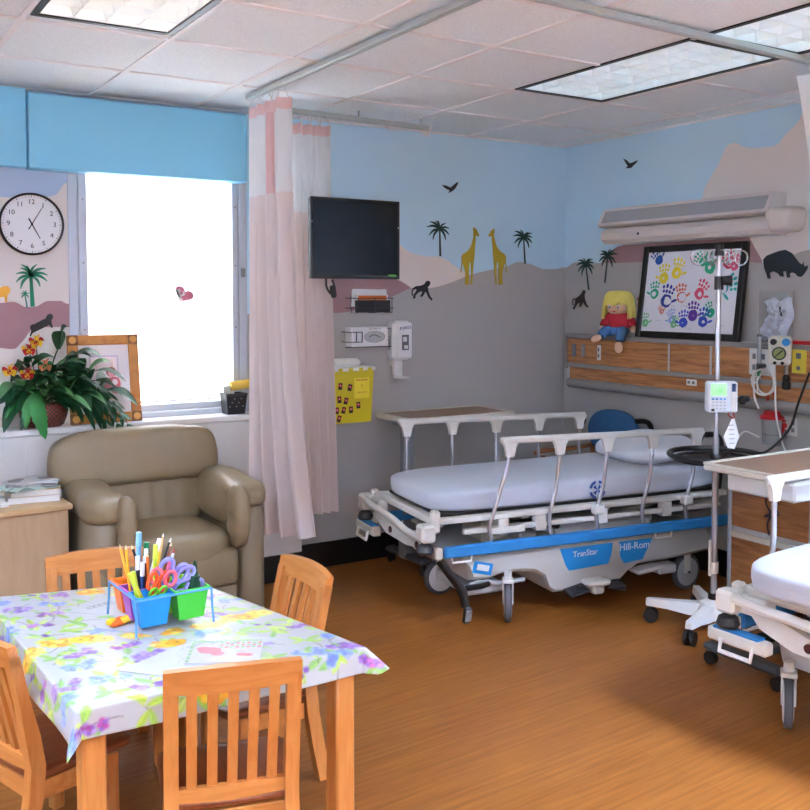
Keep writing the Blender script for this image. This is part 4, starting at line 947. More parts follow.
# flowered vinyl cloth: a colour pattern laid out over the cloth, then draped
def cloth():
    OX, OY = 0.10, 0.085
    nu, nv = 230, 280
    W, H = HX + OX, HY + OY
    X = np.linspace(-W, W, nu + 1); Y = np.linspace(-H, H, nv + 1)
    A, B = np.meshgrid(X, Y, indexing='ij')
    C_ = np.empty(A.shape + (3,)); C_[:] = np.array(lin((188, 187, 187))[:3])
    rs = np.random.RandomState(11)
    def paint(mask, rgb, op=1.0):
        c = np.array(lin(rgb)[:3]); w = (np.clip(mask, 0, 1) * op)[..., None]; C_[:] = C_ * (1 - w) + c * w
    def soft(d, e=0.006): return np.clip(-d / e + 0.5, 0, 1)
    def leaf_(x, y, a, L, wd, rgb):
        u = (A - x) * math.cos(a) + (B - y) * math.sin(a); v = -(A - x) * math.sin(a) + (B - y) * math.cos(a)
        q = np.clip(u / L, 0, 1); prof = wd * np.sin(np.pi * q) ** 0.75
        d = np.where((u > 0) & (u < L), np.abs(v) - prof, 1.0)
        paint(soft(d), rgb, 0.9); paint(soft(np.where((u > 0) & (u < L), np.abs(v + 0.3 * prof) - 0.35 * prof, 1.0)), tuple(min(255, int(k * 1.13)) for k in rgb), 0.7)
        paint(soft(np.where((u > 0) & (u < L), np.abs(v) - 0.0012, 1.0), 0.003), tuple(int(k * 0.75) for k in rgb), 0.5)
    def stem_(x, y, a, L, rgb=(120, 100, 96)):
        u = (A - x) * math.cos(a) + (B - y) * math.sin(a); v = -(A - x) * math.sin(a) + (B - y) * math.cos(a) - 0.1 * np.sin(u / L * 3) * L
        paint(soft(np.where((u > 0) & (u < L), np.abs(v) - 0.0018, 1.0), 0.003), rgb, 0.8)
    def petals(x, y, r, n, rgb, rgb2, a0):
        for k in range(n):
            a = a0 + 2 * math.pi * k / n; cx_, cy_ = x + r * 0.62 * math.cos(a), y + r * 0.62 * math.sin(a)
            d = np.hypot(A - cx_, B - cy_); c = rgb if k % 2 else rgb2
            paint(soft(d - r * 0.52), c, 0.92); paint(soft(d - r * 0.25), tuple(min(255, int(q * 1.15)) for q in c), 0.5)
        paint(soft(np.hypot(A - x, B - y) - r * 0.2, 0.004), (150, 70, 30), 0.7)
    GR = [(174, 206, 66), (156, 198, 76), (194, 216, 96), (136, 186, 92)]
    BL = [(126, 156, 216), (150, 170, 226), (104, 130, 206)]; PU = [(150, 112, 190), (176, 140, 206), (126, 80, 170)]
    OR = [(250, 196, 50), (240, 160, 40), (252, 216, 100)]; MG = [(178, 60, 150), (206, 110, 180), (150, 40, 130)]
    pts = []
    for i in range(9):
        for j in range(12):
            x = -W + (i + 0.5 + rs.uniform(-0.25, 0.25) + 0.5 * (j % 2) - 0.25) * 2 * W / 9; y = -H + (j + 0.5 + rs.uniform(-0.25, 0.25)) * 2 * H / 12
            pts.append((x, y, (i * 2 + j * 3 + i * j) % 7))
    for x, y, k in pts:
        stem_(x, y, rs.uniform(0, 6.28), rs.uniform(0.05, 0.09))
        n = rs.randint(4, 7); a0 = rs.uniform(0, 6.28)
        for q in range(n):
            leaf_(x + rs.uniform(-.012, .012), y + rs.uniform(-.012, .012), a0 + q * 6.28 / n + rs.uniform(-.35, .35), rs.uniform(0.040, 0.066), rs.uniform(0.008, 0.013), GR[rs.randint(4)])
    for x, y, k in pts:
        if k in (0, 3):
            pal = BL if k == 0 or rs.rand() < 0.5 else PU
            for q in range(9): petals(x + rs.uniform(-.042, .042), y + rs.uniform(-.022, .022), 0.0145, 4, pal[rs.randint(3)], pal[rs.randint(3)], rs.uniform(0, 1.5))
        elif k == 1:
            for q in range(3): petals(x + (q - 1) * 0.024 + rs.uniform(-.008, .008), y + rs.uniform(-.014, .014), 0.027, 5, OR[rs.randint(3)], OR[rs.randint(3)], rs.uniform(0, 1.2))
        elif k == 2:
            for q in range(7): petals(x + rs.uniform(-.044, .044), y + rs.uniform(-.014, .014), 0.013, 4, (MG if rs.rand() < 0.45 else PU)[rs.randint(3)], PU[rs.randint(3)], rs.uniform(0, 1.5))
        elif k == 5:
            for q in range(2): paint(soft(np.hypot(A - x - rs.uniform(-.02, .02), B - y - rs.uniform(-.02, .02)) - 0.009), PU[2])
    # drape
    ex = np.maximum(np.abs(A) - HX, 0); ey = np.maximum(np.abs(B) - HY, 0)
    sx, sy = np.sign(A), np.sign(B)
    rr_ = np.where((sx > 0) & (ex > 0) & (ey > 0), np.minimum(1.0, 0.098 / np.maximum(np.hypot(ex, ey), 1e-6)), 1.0); ex = ex * rr_; ey = ey * rr_
    d = np.hypot(ex, ey)
    fl = np.where(sx > 0, 0.34, 0.16) * ex / np.maximum(d, 1e-6) + np.where(sy < 0, 0.10, 0.22) * ey / np.maximum(d, 1e-6)
    fl = fl + 0.22 * np.where((ex > 0) & (ey > 0) & (sy < 0), np.minimum(ex, ey) / np.maximum(np.maximum(ex, ey), 1e-6), 0) * np.where(sx > 0, 1.9, 0.5)
    wob = 0.010 * np.sin(A * 17 + 1.1) * np.sin(B * 13 + 0.4)
    dz = np.where(d > 0, -np.sqrt(np.maximum(0, 1 - np.minimum(fl, 0.93) ** 2)) * np.maximum(d - 0.012, 0) - 0.002, 0)
    nx_ = ex / np.maximum(d, 1e-6) * sx; ny_ = ey / np.maximum(d, 1e-6) * sy
    hs_ = (fl * d + np.minimum(d, 0.010) * 0.8 + np.where(d > 0.01, wob * d / 0.12, 0))
    PX = np.clip(A, -HX, HX) + nx_ * hs_; PY = np.clip(B, -HY, HY) + ny_ * hs_
    PZ = TH + 0.0022 + dz + 0.0007 * np.sin(A * 23 + B * 9) * np.sin(B * 15 - A * 11) * (d == 0)
    a_, b_ = (PX / HX + 1) / 2, (PY / HY + 1) / 2
    w4 = ((1 - a_) * (1 - b_), a_ * (1 - b_), a_ * b_, (1 - a_) * b_)
    PX = sum(w * c[0] for w, c in zip(w4, TQ)); PY = sum(w * c[1] for w, c in zip(w4, TQ))
    v = np.stack([PX, PY, PZ], -1).reshape(-1, 3)
    g = G(); n1 = nv + 1
    g.v = [tuple(map(float, p)) for p in v]
    g.f = [(i * n1 + j, (i + 1) * n1 + j, (i + 1) * n1 + j + 1, i * n1 + j + 1) for i in range(nu) for j in range(nv)]; g.m = [0] * len(g.f)
    m = bpy.data.materials.new('flowered_vinyl'); m.use_nodes = True; nt = m.node_tree; b = nt.nodes['Principled BSDF']
    at = nt.nodes.new('ShaderNodeVertexColor'); at.layer_name = 'print'; nt.links.new(at.outputs[0], b.inputs['Base Color']); b.inputs['Roughness'].default_value = 0.28
    tr = nt.nodes.new('ShaderNodeTexCoord'); no = nt.nodes.new('ShaderNodeTexNoise'); no.inputs['Scale'].default_value = 9; nt.links.new(tr.outputs['Object'], no.inputs['Vector'])
    bp = nt.nodes.new('ShaderNodeBump'); bp.inputs['Strength'].default_value = 0.15; bp.inputs['Distance'].default_value = 0.02; nt.links.new(no.outputs['Fac'], bp.inputs['Height']); nt.links.new(bp.outputs['Normal'], b.inputs['Normal'])
    o = obj('tablecloth', g, m, None, 180); o.location = (TX, TY, 0); o.rotation_euler = (0, 0, TR)
    ca = o.data.color_attributes.new('print', 'FLOAT_COLOR', 'POINT')
    buf = np.ones((v.shape[0], 4), dtype=np.float32); buf[:, :3] = C_.reshape(-1, 3); ca.data.foreach_set('color', buf.ravel())
    so = o.modifiers.new('thickness', 'SOLIDIFY'); so.thickness = 0.0012; so.offset = 1.0
    tag(o, 'white vinyl tablecloth printed with flowers and leaves, draped over the low table', 'tablecloth')
cloth()

# ------------------------------------------------------------------ children's chairs
def kid_chair(label, x, y, rz):
    """Local: facing +Y; the back's top rail stands at y=0."""
    t = thing('childrens_chair', label, 'chair', (x, y, 0), rz, "children's wooden chairs")
    hw_ = 0.178; SY0, SY1 = 0.05, 0.36; SH = 0.304
    def back_y(z): return 0.075 - 0.075 * max(0, (z - 0.33) / 0.37) ** 1.15 if z > 0.33 else 0.075 - 0.055 * ((0.33 - z) / 0.33) ** 1.4
    for s in (-1, 1):
        g = G(); zs = [0, 0.12, 0.24, 0.33, 0.42, 0.52, 0.62, 0.662]
        vs = []; fs = []
        for z in zs:
            yy = back_y(z); a, b_ = 0.019, 0.022 - 0.006 * (z > 0.5)
            for dx, dy in ((-a, -b_), (a, -b_), (a, b_), (-a, b_)): vs.append((s * (hw_ - 0.019) + dx, yy + dy, z))
        for i in range(len(zs) - 1):
            for k in range(4): fs.append((i * 4 + k, i * 4 + (k + 1) % 4, (i + 1) * 4 + (k + 1) % 4, (i + 1) * 4 + k))
        fs += [(0, 1, 2, 3), tuple(range(len(vs) - 4, len(vs)))]
        g.add(vs, fs); obj('rear_leg', g, kid_wood, t, 30)
        g = G(); g.box((s * (hw_ - 0.022), SY1 - 0.045, SH / 2 - 0.012), (0.038, 0.038, SH - 0.024), 0.004); obj('front_leg', g, kid_wood, t)
    def rail(z0, z1, th, bow, wx):
        g = G(); n = 12; vs = []; fs = []
        for i in range(n + 1):
            q = i / n * 2 - 1; yb = -bow * (1 - q * q)
            for z, o_ in ((z0, -th), (z0, th), (z1, th), (z1, -th)):
                vs.append((q * wx, back_y(z) + yb + o_, z + (0.010 * (1 - q * q) if z == z1 and z1 > 0.6 else 0)))
        for i in range(n):
            for k in range(4): fs.append((i * 4 + k, i * 4 + (k + 1) % 4, (i + 1) * 4 + (k + 1) % 4, (i + 1) * 4 + k))
        fs += [(0, 1, 2, 3), tuple(range(n * 4, n * 4 + 4))]; g.add(vs, fs); return g
    obj('top_rail', rail(0.632, 0.695, 0.0135, 0.022, hw_), kid_wood_x, t, 40)
    obj('back_rail', rail(0.294, 0.350, 0.010, 0.006, hw_ - 0.036), kid_wood_x, t, 40)
    for k in range(5):
        q = (k - 2) / 2.0; xx = q * 0.106
        g = G(); zs = [0.342, 0.45, 0.56, 0.64]; vs = []; fs = []
        for z in zs:
            w_ = 0.0135; yy = back_y(z) - 0.018 * (1 - (xx / hw_) ** 2) * (z - 0.36) / 0.28
            for dx, dy in ((-w_, -0.006), (w_, -0.006), (w_, 0.006), (-w_, 0.006)): vs.append((xx * (1 + 0.06 * (z - 0.42)) + dx, yy + dy, z))
        for i in range(len(zs) - 1):
            for j in range(4): fs.append((i * 4 + j, i * 4 + (j + 1) % 4, (i + 1) * 4 + (j + 1) % 4, (i + 1) * 4 + j))
        fs += [(0, 1, 2, 3), (12, 13, 14, 15)]; g.add(vs, fs); obj('slat', g, kid_wood, t, 30)
    g = G(); g.sq((0, (SY0 + SY1) / 2 + 0.02, SH), (hw_ + 0.008, (SY1 - SY0) / 2 + 0.015, 0.014), 7, 14, fn=lambda q: (q.x * (1 + 0.04 * q.y), q.y, q.z - (0.35 * max(0, 1 - q.x * q.x * 1.3) if q.z > 0 else 0))); obj('seat', g, seat_wood, t, 60)
    g = G()
    for s in (-1, 1): g.box((s * (hw_ - 0.022), 0.2, SH - 0.05), (0.02, 0.21, 0.055), 0.002)
    g.box((0, SY1 - 0.045, SH - 0.05), (2 * hw_ - 0.08, 0.02, 0.055), 0.002); g.box((0, 0.073, SH - 0.05), (2 * hw_ - 0.07, 0.02, 0.055), 0.002)
    obj('seat_rail', g, kid_wood_x, t)
    return t
kid_chair("child's wooden chair with its slatted back towards the viewer, before the table", -3.628, -2.842, R(-16))
kid_chair("child's wooden chair on the right side of the table, alone against the open floor", -3.062, -2.115, R(91))
kid_chair("child's wooden chair cut by the left edge of the picture", -4.15, -2.235, R(-72))
kid_chair("child's wooden chair behind the table, in front of the armchair and cabinet", -3.655, -1.555, R(175))

# ------------------------------------------------------------------ paper on the table
PZ0 = TH + 0.0045
def sheet(label, pts, m, z=PZ0, th=0.0008, name='paper_sheet', cat='paper', group='sheets of paper on the table'):
    cx_ = sum(p[0] for p in pts) / len(pts); cy_ = sum(p[1] for p in pts) / len(pts)
    g = G(); g.prism([(a - cx_, b_ - cy_) for a, b_ in pts], th); o = obj(name, g, m, None, 0); o.location = (cx_, cy_, z); return tag(o, label, cat, group)
sheet('large white folded sheet of paper on the near part of the table', [(-3.835, -2.51), (-3.60, -2.40), (-3.45, -2.485), (-3.69, -2.67)], table_paper, th=0.0014)
p2 = sheet('white colouring page with faint outlines, on the far part of the table', [(-3.84, -1.925), (-3.70, -1.80), (-3.545, -1.93), (-3.69, -2.07)], table_paper)
g = G(); rr = random.Random(5)
for k in range(7):
    x, y = -0.05 + 0.02 * k - 0.02, rr.uniform(-0.03, 0.03); g.tube([(x + 0.014 * math.cos(a), y + 0.012 * math.sin(a * 1.0), 0.0011) for a in [q * 0.7 for q in range(8)]], 0.0006, 4)
obj('drawn_outline', g, mid_grey, p2, 0)
sheet('white sheet of paper directly under the bucket caddy', [(-3.80, -2.13), (-3.66, -2.02), (-3.50, -2.16), (-3.66, -2.30)], table_paper, PZ0 + 0.0012)
# craft booklet inside a crinkled clear bag
MB_ = frame((-3.535, -2.545, PZ0 + 0.004), (0.886, -0.463, 0), (0.463, 0.886, 0))
g = G(); g.prism([(-0.105, -0.085), (0.105, -0.085), (0.105, 0.085), (-0.105, 0.085)], 0.004); bo = obj('craft_booklet', g, mat('booklet_white', (196, 192, 192), 0.4), None, 0); bo.matrix_world = MB_
tag(bo, 'red and green craft booklet inside the clear bag on the table', 'booklet')
g = G(); rr = random.Random(8)
for i in range(13):
    for j in range(3):
        g.mi = 0 if (i + j) % 2 == 0 else 1
        if i > 4: g.box((-0.095 + 0.0158 * i, 0.03 + 0.016 * j, 0.0044), (0.011, 0.011, 0.0008))
g.mi = 1
for i in range(16): g.box((-0.097 + 0.0129 * i, 0.079, 0.0044), (0.010, 0.010, 0.0008))
for i in range(6): g.box((-0.1, 0.06 - 0.026 * i, 0.0044), (0.010, 0.016, 0.0008))
g.mi = 0
for x, y, a in ((-0.045, 0.005, 0.034), (-0.02, -0.02, 0.02), (0.05, -0.03, 0.017), (0.068, -0.035, 0.014), (-0.065, 0.02, 0.02)): g.prism(ell(x, y, a, a * 0.7), 0.0006, Matrix.Translation((0, 0, 0.0042 + a * 0.02)))
obj('cover_print', g, [mat('print_rose_red', (222, 92, 100), 0.5), mat('print_leaf_green', (130, 184, 96), 0.5)], bo, 0)
g = G(); rr = random.Random(21)
hz = [[max(0.004, 0.010 + rr.uniform(-0.004, 0.016)) for _ in range(13)] for _ in range(11)]
def bagp(a, b_):
    i, j = int(round(a * 12)), int(round(b_ * 10)); e = min(a, 1 - a, b_, 1 - b_)
    return (-0.135 + 0.27 * a + 0.008 * math.sin(9 * b_), -0.105 + 0.22 * b_ + 0.008 * math.sin(11 * a), hz[j][i] if e > 0.02 else 0.0035)
g.grid(bagp, 12, 10); bg = obj('clear_bag', g, mat('clear_film', (250, 252, 255), 0.06, alpha=0.2, spec=0.9), None, 0); bg.matrix_world = MB_; bg.location.z = PZ0 + 0.0005
tag(bg, 'crinkled clear plastic bag around the craft booklet on the table', 'plastic bag')
g = G(); g.sq((0, 0, 0.012), (0.035, 0.02, 0.012), 2.5, 8); fo = obj('foam_piece', g, mat('foam_orange', (240, 110, 30), 0.7)); fo.location = (-3.735, -2.145, PZ0 + 0.002); fo.rotation_euler = (0, 0, 0.5); tag(fo, 'orange and yellow foam piece under the bucket caddy', 'toy')
g = G(); g.sq((0.02, -0.012, 0.016), (0.024, 0.013, 0.011), 2.5, 8); g.sq((-0.024, 0.004, 0.018), (0.018, 0.012, 0.010), 2.5, 8); obj('yellow_layer', g, mat('foam_yellow', (250, 206, 50), 0.7), fo)

# ------------------------------------------------------------------ bucket caddy with drawing things
CA = thing('bucket_caddy', 'blue wire caddy on the table holding coloured plastic buckets', 'caddy', (-3.602, -2.150, PZ0), R(3))
cw = mat('caddy_blue_wire', (92, 160, 214), 0.35)
g = G(); hx, hy, rz_ = 0.122, 0.128, 0.112
corners = [(-hx, -hy), (hx, -hy), (hx, hy), (-hx, hy)]
g.tube([(x, y, rz_) for x, y in corners], 0.0036, 8, closed=True)
g.tube([(0, -hy, rz_), (0, hy, rz_)], 0.0034, 8)
for y in (-hy / 3, hy / 3): g.tube([(-hx, y, rz_), (hx, y, rz_)], 0.003, 8)
obj('rim_frame', g, cw, CA)
for x, y in corners:
    g = G(); g.tube([(x, y, rz_), (x * 1.01, y * 1.01, rz_ * 0.5), (x * 1.03, y * 1.06, 0.003)], 0.0036, 8); obj('leg', g, cw, CA)
Mca = Matrix.Translation(CA.location) @ Matrix.Rotation(R(3), 4, 'Z')
BK = [('blue', (24, 146, 226), -1, 0), ('purple', (168, 74, 176), -1, 1), ('orange', (246, 120, 30), -1, 2), ('green', (70, 196, 60), 1, 0), ('lime', (150, 214, 50), 1, 1), ('dark green', (28, 110, 60), 1, 2)]
BLAB = {'blue': 'bright blue bucket at the front left of the caddy', 'purple': 'purple bucket between the blue and orange buckets', 'orange': 'orange bucket at the back left of the caddy', 'green': 'green bucket at the front right of the caddy, holding a glue bottle', 'lime': 'lime green bucket behind the green one', 'dark green': 'dark green bucket at the back right of the caddy'}
BC = {}
for nm, rgb, sx, j in BK:
    p = Mca @ Vector((sx * hx / 2, -hy * 2 / 3 + j * hy * 2 / 3, 0.022)); BC[nm] = p
    t = thing('bucket', BLAB[nm], 'bucket', tuple(p), R(3), 'coloured buckets in the caddy'); m = mat('bucket_' + nm.replace(' ', '_'), rgb, 0.35)
    g = G(); tbox(g, 0.080, 0.056, 0.106, 0.074, 0.092, 0.003)
    obj('tub', g, m, t, 0)
    g = G(); ww, dd = 0.112, 0.080
    for s in (-1, 1): g.box((0, s * dd / 2, 0.0945), (ww + 0.006, 0.007, 0.007), 0.002); g.box((s * ww / 2, 0, 0.0945), (0.007, dd, 0.007), 0.002)
    obj('rim', g, m, t)
def at_b(nm, dx, dy, dz): p = BC[nm]; return Vector((p.x + dx, p.y + dy, p.z + dz))
def stick(name, label, cat, nm, dx, dy, lean, L, r, rgb, tip=None, cap=None, grp=None, z0=0.04):
    """A pencil, marker or brush standing in bucket nm, leaning by lean=(x, y)."""
    L = L * 1.28 if L < 0.165 and name != 'glue_bottle' else L
    p = at_b(nm, dx, dy, z0); d = Vector((lean[0], lean[1], 1)).normalized(); q = d.to_track_quat('Z', 'Y')
    g = G(); g.cyl((0, 0, 0), (0, 0, L), r, seg=10); o = obj(name, g, mat('stick_%d_%d_%d' % rgb, rgb, 0.35)); o.location = p; o.rotation_mode = 'QUATERNION'; o.rotation_quaternion = q
    if tip: g = G(); g.cyl((0, 0, L), (0, 0, L + r * 3.2), r, r * 0.15, seg=10); obj('tip', g, mat('tip_%d_%d_%d' % tip, tip, 0.5), o)
    if cap: g = G(); g.cyl((0, 0, L - 0.04), (0, 0, L + 0.004), r * 1.22, r * 1.1, seg=10); obj('cap', g, mat('cap_%d_%d_%d' % cap, cap, 0.35), o)
    return tag(o, label, cat, grp)
MK = 'markers in the buckets'; PC = 'pencils in the buckets'; BR = 'brushes in the buckets'
stick('marker', 'tall pale-blue marker, the tallest one at the back of the caddy', 'marker', 'orange', 0.018, 0.008, (0.03, -0.05), 0.205, 0.0085, (120, 176, 222), cap=(140, 196, 236), grp=MK)
stick('marker', 'green-capped marker beside the tall pale-blue one', 'marker', 'orange', 0.036, 0.012, (0.10, 0.0), 0.165, 0.008, (236, 240, 236), cap=(20, 150, 96), grp=MK)
stick('marker', 'teal-capped marker right of the green-capped one', 'marker', 'orange', 0.038, -0.012, (0.32, 0.0), 0.168, 0.008, (230, 240, 240), cap=(30, 146, 150), grp=MK)
stick('marker', 'tall white marker leaning right over the caddy', 'marker', 'purple', 0.02, 0.018, (0.28, 0.08), 0.195, 0.008, (236, 236, 238), cap=(246, 246, 246), grp=MK)
stick('pencil', 'long yellow pencil leaning left out of the orange bucket', 'pencil', 'orange', -0.004, -0.02, (-0.22, 0.0), 0.135, 0.0042, (250, 186, 60), tip=(240, 200, 150), grp=PC)
stick('pencil', 'yellow pencil standing upright between the orange and purple buckets', 'pencil', 'purple', -0.028, 0.016, (-0.05, 0.1), 0.135, 0.0042, (246, 176, 40), tip=(240, 200, 150), grp=PC)
stick('marker', 'black marker with a white cap in the purple bucket', 'marker', 'purple', -0.008, -0.01, (-0.02, 0.06), 0.118, 0.0065, (28, 28, 34), cap=(236, 236, 236), grp=MK)
stick('marker', 'dark blue marker at the front of the purple bucket', 'marker', 'purple', -0.004, -0.022, (0.02, 0.0), 0.105, 0.0065, (30, 70, 130), cap=(240, 240, 240), grp=MK)
stick('marker', 'dark red marker in the middle of the purple bucket', 'marker', 'purple', 0.012, -0.004, (0.06, 0.12), 0.13, 0.006, (110, 30, 44), cap=(240, 236, 236), grp=MK)
stick('pencil', 'orange pencil in the purple bucket', 'pencil', 'purple', 0.022, -0.012, (0.0, 0.1), 0.115, 0.0045, (244, 120, 30), tip=(240, 210, 160), grp=PC)
stick('pencil', 'black pencil leaning left in the purple bucket', 'pencil', 'purple', 0.03, 0.006, (-0.3, 0.0), 0.145, 0.004, (30, 30, 34), tip=(236, 206, 160), grp=PC)
stick('pencil', 'yellow pencil in the middle of the crowd of pencils', 'pencil', 'purple', 0.034, -0.02, (0.12, 0.0), 0.13, 0.0045, (244, 206, 50), tip=(236, 206, 160), grp=PC)
stick('pencil', 'black and white pencil leaning right in the purple bucket', 'pencil', 'purple', 0.03, 0.012, (0.42, 0.1), 0.15, 0.0042, (36, 36, 40), tip=(240, 240, 240), grp=PC)
stick('brush', 'thin wooden brush between the pencils', 'brush', 'purple', 0.036, 0.0, (0.22, 0.12), 0.16, 0.0035, (222, 170, 110), tip=(240, 236, 220), grp=BR)
stick('marker', 'lime marker standing behind the orange scissors', 'marker', 'blue', 0.012, 0.022, (0.1, 0.12), 0.15, 0.0065, (186, 210, 50), cap=(200, 220, 60), grp=MK)
stick('pencil', 'brown pencil leaning right behind the orange scissors', 'pencil', 'blue', 0.02, 0.022, (0.34, 0.16), 0.15, 0.0042, (126, 70, 46), tip=(236, 206, 160), grp=PC)
stick('pencil', 'white pencil leaning behind the pink scissors', 'pencil', 'blue', 0.03, 0.02, (0.30, 0.0), 0.135, 0.0045, (240, 240, 238), tip=(200, 60, 60), grp=PC)
stick('marker', 'pink marker at the right of the blue bucket', 'marker', 'blue', 0.036, 0.014, (0.22, 0.02), 0.115, 0.006, (236, 100, 150), cap=(240, 120, 170), grp=MK)
stick('marker', 'yellow-green marker lying left in the blue bucket', 'marker', 'blue', -0.036, 0.0, (-0.14, 0.0), 0.10, 0.0075, (176, 206, 40), cap=(196, 222, 60), grp=MK)
stick('marker', 'yellow marker leaning beside the yellow-green one in the blue bucket', 'marker', 'blue', -0.012, -0.004, (-0.42, 0.0), 0.105, 0.0075, (222, 214, 60), cap=(206, 220, 70), grp=MK)
stick('glue_bottle', 'white glue bottle with a dark green nozzle in the green bucket', 'glue bottle', 'green', 0.014, 0.0, (0.08, 0.0), 0.085, 0.017, (238, 240, 240), cap=(20, 74, 52))
o = bpy.data.objects['glue_bottle']; g = G(); g.lathe([(0.017, 0.083), (0.010, 0.10), (0.008, 0.118), (0.004, 0.135)], seg=12); obj('nozzle', g, mat('nozzle_green', (18, 70, 48), 0.35), o)
def scissors(label, nm, dx, dy, z, rgb, rot, sc=1.0):
    t = thing('scissors', label, 'scissors', tuple(at_b(nm, dx, dy, z)), 0, 'scissors in the buckets', rot=rot); m = mat('scissor_%d_%d_%d' % rgb, rgb, 0.35)
    for s in (-1, 1):
        g = G(); pts = [(s * 0.023 * sc + 0.017 * sc * math.cos(a) * (1.0), 0.0, 0.055 * sc + 0.026 * sc * math.sin(a)) for a in [k * math.pi / 8 for k in range(16)]]
        g.tube(pts, 0.0062 * sc, 8, closed=True, flat=(1, 1)); g.tube([(s * 0.016 * sc, 0, 0.03 * sc), (s * 0.004 * sc, 0, 0.0), (0, 0, -0.012 * sc)], 0.0065 * sc, 8); obj('handle', g, m, t, 60)
        g = G(); g.box((-s * 0.004, 0.001 * s, -0.045 * sc), (0.011, 0.0016, 0.075 * sc), 0, rot=(0, R(s * 3), 0)); obj('blade', g, chrome, t, 0)
    g = G(); g.cyl((0, -0.004, -0.012 * sc), (0, 0.004, -0.012 * sc), 0.004, seg=8); obj('pivot', g, chrome, t)
scissors('orange-red scissors in the middle of the blue bucket', 'blue', 0.010, 0.002, 0.078, (248, 92, 40), (R(10), R(10), R(25)))
scissors('coral pink scissors right of the orange-red scissors', 'blue', 0.032, 0.012, 0.088, (250, 110, 130), (R(8), R(14), R(-20)), 0.95)
scissors('green scissors lying low at the front of the blue bucket', 'blue', 0.010, -0.008, 0.074, (120, 206, 40), (R(35), R(0), R(10)), 0.7)
scissors('lavender scissors with round handles sticking up between the blue and green buckets', 'blue', 0.046, 0.012, 0.098, (140, 140, 216), (R(6), R(28), R(0)), 1.15)
scissors('lavender scissors with red inner grips leaning right over the green bucket', 'green', -0.048, 0.008, 0.082, (150, 144, 214), (R(10), R(58), R(0)), 1.15)
# ------------------------------------------------------------------ hospital stretchers
shroud_m = mat('stretcher_shroud', (196, 194, 190), 0.4); frame_m = mat('stretcher_frame_white', (218, 216, 209), 0.35)
sheet_m = mat('fitted_sheet', (196, 202, 214), 0.8, bump=0.15, bscale=7, sheen=0.2); bump_blue = mat('bumper_blue', (44, 134, 204), 0.45, var=0.08, vscale=20)
panel_blue = mat('panel_blue', (30, 148, 224), 0.4); wheel_grey = mat('wheel_hub_grey', (178, 180, 184), 0.45); tyre_m = mat('tyre_grey', (84, 86, 92), 0.6)
wheel_white = mat('wheel_cover_white', (226, 228, 232), 0.35); print_white = mat('print_white', (244, 246, 250), 0.5)
def caster(t, u, v, ang, hub, r=0.10):
    g = G(); g.T = Matrix.Translation((u, v, 0)) @ Matrix.Rotation(ang, 4, 'Z')
    for s in (-1, 1): g.box((-0.012, s * 0.024, 0.155), (0.05, 0.006, 0.12), 0.003)
    g.box((-0.012, 0, 0.215), (0.07, 0.06, 0.02), 0.005); g.cyl((-0.012, 0, 0.215), (-0.012, 0, 0.26), 0.02, seg=12)
    c = obj('caster', g, frame_m, t)
    M = Matrix.Translation((u, v, r)) @ Matrix.Rotation(ang, 4, 'Z') @ Matrix.Rotation(R(90), 4, 'X')
    g = G(); g.T = M; g.lathe([(r - 0.022, -0.016), (r - 0.006, -0.016), (r, -0.009), (r, 0.009), (r - 0.006, 0.016), (r - 0.022, 0.016)], seg=28); obj('tyre', g, tyre_m, c)
    g = G(); g.T = M; g.lathe([(0.012, -0.021), (r - 0.03, -0.0195), (r - 0.02, -0.0165), (r - 0.02, 0.0165), (r - 0.03, 0.0195), (0.012, 0.021)], seg=28); obj('hub', g, hub, c)
    g = G(); g.T = M; g.cyl((0, 0, -0.03), (0, 0, 0.03), 0.008, seg=8); obj('axle', g, dark_grey, c)
